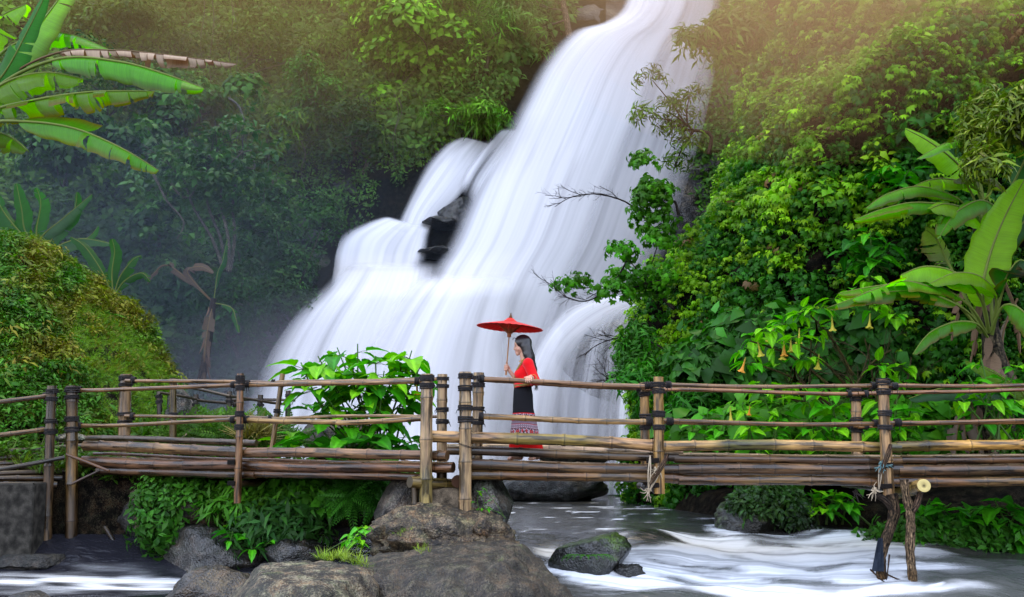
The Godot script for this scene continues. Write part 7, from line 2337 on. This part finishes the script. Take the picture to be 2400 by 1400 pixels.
	field(mb, [[Vector3(-0.008, 1.522, 0), Vector3(0.115, 0.107, 0.089)], [Vector3(0.03, 1.47, 0.03), Vector3(0.075, 1.33, 0.03), 0.072, 0.07], [Vector3(0.03, 1.47, -0.03), Vector3(0.07, 1.33, -0.03), 0.072, 0.066],
		[Vector3(0.005, 1.46, 0.058), Vector3(0.035, 1.36, 0.066), 0.034, 0.036], [Vector3(0.035, 1.36, 0.066), Vector3(0.1, 1.2, 0.085), 0.036, 0.036], [Vector3(0.07, 1.33, 0.02), Vector3(0.12, 1.17, 0.035), 0.068, 0.05], [Vector3(0.12, 1.17, 0.04), Vector3(0.148, 1.03, 0.05), 0.05, 0.037],
		[Vector3(0.1, 1.2, 0.1), Vector3(0.145, 1.02, 0.1), 0.042, 0.03], [Vector3(0.148, 1.03, 0.05), Vector3(0.156, 0.93, 0.06), 0.042, 0.016], [Vector3(0.07, 1.33, -0.03), Vector3(0.12, 1.1, -0.04), 0.06, 0.03]],
		0.0062, 0.022, hair_of, [[Vector3(-0.122, 1.548, 0), Vector3(0.87, 0.49, 0.0).normalized()]])
	var g := RandomNumberGenerator.new()
	g.seed = 5
	for i in 60: # single strands
		var z := g.randf_range(-0.05, 0.1)
		var a := Vector3(0.09 + g.randf() * 0.02, 1.45 - g.randf() * 0.2, z)
		var dk := PackedColorArray()
		dk.resize(8); dk.fill(Color(0.02, 0.016, 0.016))
		mb.tube(smooth_path([a, Vector3(0.14 + g.randfn() * 0.012, 1.2, z * 0.9), Vector3(0.172 + g.randfn() * 0.012, 1.02, 0.05 + g.randfn() * 0.03), Vector3(0.165 + g.randfn() * 0.015, 0.88 + g.randf() * 0.06, 0.05 + g.randfn() * 0.03)], 8), lin(0.0022, 0.0008, 8), 3, dk, false)
	for i in 10: # a few flying over the brow
		var a := Vector3(-0.1, 1.575, g.randfn() * 0.03)
		var dk := PackedColorArray()
		dk.resize(6); dk.fill(Color(0.02, 0.016, 0.016))
		mb.tube(smooth_path([a, a + Vector3(-0.03, 0.01 + g.randfn() * 0.008, 0), a + Vector3(-0.045 + g.randfn() * 0.01, -0.015 + g.randfn() * 0.012, g.randfn() * 0.01)], 6), lin(0.0012, 0.0006, 6), 3, dk, false)
	local_part("hair", mb.mesh(), M.hair, p)
	# jacket with three-quarter sleeves
	var red_of := func(q: Vector3) -> Color:
		var k := 0.93 + 0.1 * noise_b.get_noise_3dv(q * 2500.0)
		return Color(0.66 * k, 0.006, 0.008)
	mb = MB.new()
	var lc := le.lerp(lw, 0.72)
	var rc := re.lerp(rw, 0.18)
	field(mb, [[Vector3(0.0, 0.88, 0), Vector3(0.0, 1.0, 0), 0.137, 0.117], [Vector3(0.0, 1.0, 0), Vector3(0.022, 1.14, 0), 0.115, 0.119], [Vector3(-0.05, 1.1, 0.05), Vector3(-0.045, 1.1, -0.05), 0.075, 0.075], [Vector3(0.0, 0.93, 0.06), Vector3(0.0, 0.93, -0.06), 0.118, 0.118],
		[ls + Vector3(0, 0.0, -0.01), rs + Vector3(0, 0.0, 0.01), 0.066, 0.066], [Vector3(0.035, 1.22, 0), Vector3(0.012, 1.3, 0), 0.07, 0.056],
		[ls, le, 0.066, 0.066], [le, lc, 0.063, 0.05], [rs, re, 0.064, 0.062], [re, rc, 0.06, 0.058],
		[Vector3(0.12, 1.09, 0.21), Vector3(0.13, 1.02, 0.225), 0.018, 0.02], [Vector3(0.09, 1.05, 0.15), Vector3(-0.03, 1.0, 0.12), 0.02, 0.012], [Vector3(0.06, 0.99, 0.13), Vector3(-0.05, 0.96, 0.115), 0.018, 0.012], [Vector3(0.07, 1.19, 0.2), Vector3(0.12, 1.06, 0.235), 0.012, 0.014]],
		0.0075, 0.022, red_of, [[Vector3(0, 0.937, 0), Vector3(-0.12, 1, 0.0).normalized()], [Vector3(0.012, 1.3, 0), Vector3(0.25, -1, 0).normalized()]],
		[[lc + (lw - le).normalized() * 0.05, Vector3(0.06, 0.06, 0.06)], [rc + (rw - re).normalized() * 0.055, Vector3(0.055, 0.055, 0.055)], [Vector3(-0.04, 1.335, 0.0), Vector3(0.05, 0.085, 0.042)]])
	var jk := local_part("jacket", mb.mesh(), M.cloth, p)
	# gold woven bands: neck edge, front edge, hem, cuff
	var gold := Color(0.42, 0.27, 0.07)
	var strip := func(pts: Array, w: float, facing: Vector3) -> void:
		var m2 := MB.new()
		var pth := smooth_path(pts, 24)
		var sp := PackedVector3Array()
		var sc := PackedColorArray()
		for i in 24:
			var t := (pth[mini(i + 1, 23)] - pth[maxi(i - 1, 0)]).normalized()
			var out := (pth[i] - Vector3(0.01, pth[i].y, 0)).normalized()
			var s := t.cross(out).normalized()
			for j in 6:
				var f := j / 5.0 - 0.5
				sp.append(pth[i] + s * w * f + out * (0.004 - 0.006 * absf(f)))
				var k := 0.7 + 0.5 * float((i + j) % 2)
				sc.append(Color(0.04, 0.03, 0.025) if j == 1 or j == 4 else gold * k)
		m2.sheet(sp, 24, 6, facing, PackedVector2Array(), sc)
		local_part("gold_band", m2.mesh(), M.dry, jk)
	strip.call([Vector3(0.06, 1.315, 0.05), Vector3(0.0, 1.29, 0.066), Vector3(-0.05, 1.225, 0.075), Vector3(-0.095, 1.15, 0.078), Vector3(-0.118, 1.08, 0.07), Vector3(-0.126, 1.01, 0.05), Vector3(-0.136, 0.945, 0.03)], 0.026, Vector3(-1, 0, 1))
	var hem := []
	for i in 9:
		var a := lerpf(2.9, -0.1, i / 8.0)
		hem.append(Vector3(0.0 + 0.128 * cos(a), 0.958 + 0.016 * cos(a), 0.165 * sin(a) + 0.012))
	strip.call(hem, 0.034, Vector3(0, 0, 1))
	var cuff := []
	var ax := (lw - le).normalized()
	var cx := ax.cross(Vector3.UP).normalized()
	var cy := cx.cross(ax)
	for i in 13: cuff.append(lc - ax * 0.008 + (cx * cos(TAU * i / 12.0) + cy * sin(TAU * i / 12.0)) * 0.057)
	var m3 := MB.new()
	var cc := PackedColorArray()
	cc.resize(13); cc.fill(gold)
	m3.tube(PackedVector3Array(cuff), lin(0.005, 0.005, 13), 5, cc, false)
	local_part("gold_band", m3.mesh(), M.dry, jk)
	# necklace of gold beads
	m3 = MB.new()
	var nk := []
	for i in 17:
		var a := TAU * i / 16.0
		nk.append(Vector3(0.0 + 0.062 * cos(a), 1.3 + 0.028 * cos(a), 0.06 * sin(a)))
	cc.resize(17); cc.fill(Color(0.6, 0.4, 0.1))
	m3.tube(PackedVector3Array(nk), lin(0.004, 0.004, 17), 5, cc, false)
	local_part("necklace", m3.mesh(), M.plain, p)
	# skirt: rings from the waist to the hem
	var rows := [[0.98, -0.11, 0.1, 0.125], [0.9, -0.133, 0.105, 0.142], [0.84, -0.137, 0.118, 0.155], [0.76, -0.14, 0.121, 0.16], [0.65, -0.144, 0.126, 0.158], [0.57, -0.147, 0.148, 0.155], [0.44, -0.163, 0.174, 0.165], [0.33, -0.174, 0.196, 0.175], [0.22, -0.183, 0.225, 0.19], [0.125, -0.19, 0.252, 0.2]]
	var sp := PackedVector3Array()
	var su := PackedVector2Array()
	var nr := 40
	var nc := 72
	for j in nr:
		var f := float(j) / (nr - 1) * (rows.size() - 1)
		var i0 := mini(int(f), rows.size() - 2)
		var w := f - i0
		var r := []
		for q in 4: r.append(lerpf(rows[i0][q], rows[i0 + 1][q], w))
		for i in nc:
			var a := TAU * i / nc
			var fl := smoothstep(0.75, 0.15, r[0])
			var k := 1.0 + 0.035 * fl * sin(a * 7.0 + 1.0) + 0.02 * fl * sin(a * 11.0)
			# the wrap's edge in front
			if cos(a) < -0.55 and sin(a) > 0.05: k += 0.03 * smoothstep(0.05, 0.3, sin(a)) * smoothstep(-0.55, -0.7, cos(a))
			sp.append(Vector3((r[1] + r[2]) * 0.5 + (r[2] - r[1]) * 0.5 * cos(a) * k, r[0] - 0.012 * cos(a) * fl - 0.012 * sin(a * 3.0) * fl, r[3] * sin(a) * k))
			su.append(Vector2(float(i) / nc * 6.0, (0.98 - r[0]) / 0.86))
	mb = MB.new()
	mb.sheet(sp, nr, nc, Vector3.UP, su, PackedColorArray(), true)
	for i in mb.v.size():
		var q := mb.v[i]
		if mb.n[i].dot(Vector3(q.x - 0.02, 0, q.z)) < 0.0: mb.n[i] = -mb.n[i]
	mb.idx.clear()
	for j in nr - 1:
		for i in nc:
			mb.quad(j * nc + i, j * nc + (i + 1) % nc, (j + 1) * nc + (i + 1) % nc, (j + 1) * nc + i)
	var sk := mat(Color.WHITE, 0.85, 0.25)
	sk.cull_mode = BaseMaterial3D.CULL_DISABLED
	var fg := grey(128, 128, 0.05, 77, FastNoiseLite.TYPE_SIMPLEX_SMOOTH, 3)
	sk.albedo_texture = texture(128, 512, func(i: int):
		var x := i % 128
		var y := i / 128
		var v := y / 512.0
		var u := x / 128.0
		var black := Color(0.1, 0.1, 0.115)
		var lilac := Color(0.66, 0.58, 0.62)
		var redc := Color(0.78, 0.05, 0.05)
		if v < 0.44: return black
		if v < 0.452: return redc
		if v > 0.8: return Color(0.72, 0.05, 0.045)
		if v > 0.775: return Color(0.1, 0.09, 0.12)
		var w := fposmod(v * 40.0, 1.0)
		if v < 0.525: # flowered band
			var d := Vector2(fposmod(u * 4.0, 1.0) - 0.5, (v - 0.488) * 14.0).length()
			if d < 0.22: return Color(0.6, 0.2, 0.22)
			return lilac if fg[(y % 128) * 128 + x] > 126 else Color(0.16, 0.14, 0.17)
		if v < 0.548: return Color(0.14, 0.12, 0.15) if fposmod(u * 16.0, 1.0) > 0.25 else lilac
		if v < 0.556: return redc
		if v < 0.6: return lilac if fposmod(u * 24.0 + floorf(v * 90.0) * 0.5, 1.0) > 0.5 else Color(0.2, 0.16, 0.2)
		if v < 0.61: return Color(0.55, 0.12, 0.14)
		if v < 0.665: # lozenges
			var d := absf(fposmod(u * 7.0, 1.0) - 0.5) + absf((v - 0.638) * 16.0)
			return Color(0.12, 0.1, 0.13) if d < 0.42 and d > 0.2 else lilac
		if v < 0.672: return Color(0.35, 0.12, 0.14)
		if v < 0.76: # flowers
			var d := Vector2(fposmod(u * 3.5 + 0.2, 1.0) - 0.5, (v - 0.716) * 9.0).length()
			if d < 0.24: return Color(0.62, 0.2, 0.2)
			return lilac if fg[(y % 128) * 128 + (x + 40) % 128] > 128 else Color(0.14, 0.12, 0.15)
		return lilac if fposmod(u * 30.0, 1.0) > 0.5 else Color(0.2, 0.17, 0.2))
	local_part("skirt", mb.mesh(), sk, p)

	# ---- umbrella of oiled paper
	var um := thing("umbrella", base + shaft, "open red paper umbrella with a brown bamboo handle, held above the woman", "umbrella")
	um.rotation.z = -deg_to_rad(4.6)
	var top := 0.635 # canopy's crown above the hand
	var R := 0.445
	var H := 0.098
	var ribs := 32
	var rim := Color(0.62, 0.012, 0.012)
	mb = MB.new()
	var cp := PackedVector3Array()
	var ccol := PackedColorArray()
	var nr2 := 9
	var nc2 := ribs * 4
	for j in nr2:
		var f := lerpf(0.04, 1.0, j / float(nr2 - 1))
		for i in nc2:
			var a := TAU * i / nc2
			var between := absf(sin(a * ribs * 0.5))
			var rr := R * f * (1.0 - 0.012 * between * f)
			cp.append(Vector3(cos(a) * rr, top - H * pow(f, 1.12) - 0.006 * between * f, sin(a) * rr))
			ccol.append(rim * (0.92 + 0.08 * (1.0 - between)))
	mb.sheet(cp, nr2, nc2, Vector3.UP, PackedVector2Array(), ccol, true)
	local_part("canopy", mb.mesh(), M.paper, um)
	# red crown folds, finial, shaft, grip, runner
	var turned := func(called: String, prof: Array, col: Color, m: Material, oy: float) -> void:
		var m2 := MB.new()
		var pth := PackedVector3Array()
		var rad := PackedFloat32Array()
		var cs := PackedColorArray()
		for q in prof:
			pth.append(Vector3(0.0005 * q[1], oy + q[1], 0)); rad.append(q[0]); cs.append(col)
		m2.tube(pth, rad, 14, cs)
		local_part(called, m2.mesh(), m, um)
	turned.call("crown_cap", [[0.085, -0.018], [0.082, -0.004], [0.066, 0.004], [0.056, 0.008], [0.054, 0.02], [0.04, 0.026], [0.03, 0.03]], Color(0.6, 0.02, 0.015), M.cloth, top)
	turned.call("finial", [[0.026, 0.02], [0.027, 0.035], [0.02, 0.042], [0.022, 0.055], [0.014, 0.064], [0.012, 0.075], [0.007, 0.082], [0.009, 0.09], [0.003, 0.1]], Color(0.33, 0.16, 0.06), M.bark, top)
	turned.call("shaft", [[0.0085, -0.05], [0.0085, 0.2], [0.0095, 0.21], [0.0085, 0.22], [0.0085, 0.5], [0.0085, 0.63]], Color(0.34, 0.18, 0.07), M.plain, 0.0)
	turned.call("handle", [[0.012, -0.095], [0.014, -0.09], [0.0135, 0.0], [0.014, 0.07], [0.012, 0.076]], Color(0.3, 0.15, 0.07), M.plain, 0.0)
	turned.call("runner", [[0.02, -0.225], [0.026, -0.22], [0.027, -0.19], [0.032, -0.185], [0.032, -0.165], [0.026, -0.16]], Color(0.3, 0.12, 0.05), M.plain, top)
	var rm := MB.new()
	rm.tube(PackedVector3Array([Vector3(0.02, top - 0.008, 0), Vector3(R * 0.5, top - H * 0.46 - 0.006, 0), Vector3(R * 0.995, top - H - 0.004, 0)]), PackedFloat32Array([0.004, 0.0035, 0.0022]), 5, PackedColorArray([Color(0.2, 0.03, 0.02), Color(0.2, 0.03, 0.02), Color(0.2, 0.03, 0.02)]))
	var rib_mesh := rm.mesh()
	rm = MB.new()
	rm.tube(PackedVector3Array([Vector3(0.028, top - 0.175, 0), Vector3(0.17, top - H * 0.34 - 0.012, 0)]), PackedFloat32Array([0.0045, 0.003]), 5, PackedColorArray([Color(0.3, 0.12, 0.05), Color(0.3, 0.1, 0.04)]))
	var stretcher_mesh := rm.mesh()
	for i in ribs:
		local_part("rib", rib_mesh, M.plain, um).rotation.y = TAU * i / ribs
		local_part("stretcher", stretcher_mesh, M.plain, um).rotation.y = TAU * i / ribs
	# ring on a cord below the grip
	m3 = MB.new()
	var ring := []
	for i in 17: ring.append(Vector3(0.025 * cos(TAU * i / 16.0), -0.155 + 0.025 * sin(TAU * i / 16.0), 0.02))
	cc.resize(17); cc.fill(Color(0.62, 0.62, 0.66))
	m3.tube(PackedVector3Array(ring), lin(0.0028, 0.0028, 17), 5, cc, false)
	m3.tube(PackedVector3Array([Vector3(0, -0.09, 0.0), Vector3(0, -0.13, 0.02)]), lin(0.0015, 0.0015, 2), 4, PackedColorArray([Color(0.6, 0.6, 0.6), Color(0.6, 0.6, 0.6)]), false)
	local_part("cord_ring", m3.mesh(), M.plain, um)


func _ready() -> void:
	rng.seed = 1
	noise_a.seed = 3
	noise_a.frequency = 0.01
	noise_a.fractal_octaves = 3
	noise_b.seed = 8
	noise_b.frequency = 0.01
	noise_b.fractal_octaves = 3
	# camera
	var cam := Camera3D.new()
	cam.name = "camera"
	cam.position = Vector3(0, CAM_Y, 0)
	cam.rotation = Vector3(pitch, 0, 0)
	cam.fov = rad_to_deg(2.0 * atan(700.0 / FOCAL))
	cam.far = 900.0
	cam.near = 0.1
	cam.current = true
	add_child(cam)
	# sky
	var env := Environment.new()
	env.background_mode = Environment.BG_SKY
	var sky := Sky.new()
	var sm := ProceduralSkyMaterial.new()
	sm.sky_top_color = Color(0.7, 0.75, 0.85)
	sm.sky_horizon_color = Color(0.88, 0.88, 0.9)
	sm.sky_curve = 0.2
	sm.ground_bottom_color = Color(0.1, 0.1, 0.08)
	sm.ground_horizon_color = Color(0.3, 0.3, 0.28)
	sm.sky_energy_multiplier = 2.0
	sky.sky_material = sm
	env.sky = sky
	env.tonemap_mode = Environment.TONE_MAPPER_LINEAR
	env.tonemap_exposure = 1.14
	env.sdfgi_enabled = true
	env.ssao_enabled = true
	env.ssil_enabled = true
	env.volumetric_fog_enabled = true
	env.volumetric_fog_density = 0.0
	var we := WorldEnvironment.new()
	we.name = "sky"
	we.environment = env
	add_child(we)
	# sun through thin cloud, high over the right hillside
	var sun := DirectionalLight3D.new()
	sun.name = "sun"
	sun.light_energy = 0.5
	sun.light_color = Color(1.0, 0.93, 0.8)
	sun.light_angular_distance = 24.0
	sun.shadow_enabled = true
	add_child(sun)
	sun.look_at_from_position(Vector3(0.1, 0.93, -0.22) * 50.0, Vector3.ZERO)
	make_materials()
	make_sprays()
	make_big_leaves()
	build_ground()
	build_water()
	build_cliff()
	build_falls()
	build_hills()
	build_mound()
	build_rocks()
	build_bridge()
	build_person()
	cover_wall()
	cover_forest()
	cover_mound()
	build_trees()
	build_bananas()
	build_shrubs()
	build_mist()


# banks of spray and mist
func mist(called: String, label: String, ctr: Vector3, size: Vector3, density: float, col: Color) -> void:
	# shells one inside another, so that the bank thins out towards its edge
	var root := thing(called, ctr, label, "", "", "stuff")
	for k in 7:
		var f := FogVolume.new()
		f.name = "mist_shell"
		f.shape = RenderingServer.FOG_VOLUME_SHAPE_ELLIPSOID
		f.size = size * (0.3 + 0.15 * k)
		var m := FogMaterial.new()
		m.density = density / 4.0
		m.albedo = col
		f.material = m
		root.add_child(f, true)

func build_mist() -> void:
	mist("mist", "white spray drifting at the foot of the falls", P(900, 1010, 28.0), Vector3(15, 7, 5), 0.07, Color(0.93, 0.94, 1.0))
	mist("mist", "bluish haze in the shade between the mound and the falls", P(330, 600, 25.0), Vector3(17, 11, 6), 0.0075, Color(0.8, 0.88, 1.0))
	mist("mist", "warm sunlit haze high on the left slope", P(600, -120, 33.0), Vector3(26, 15, 8), 0.018, Color(1.0, 0.84, 0.55))
	mist("mist", "warm sunlit haze high on the right hillside", P(1900, -110, 16.5), Vector3(9.5, 6.6, 4), 0.13, Color(1.0, 0.78, 0.55))
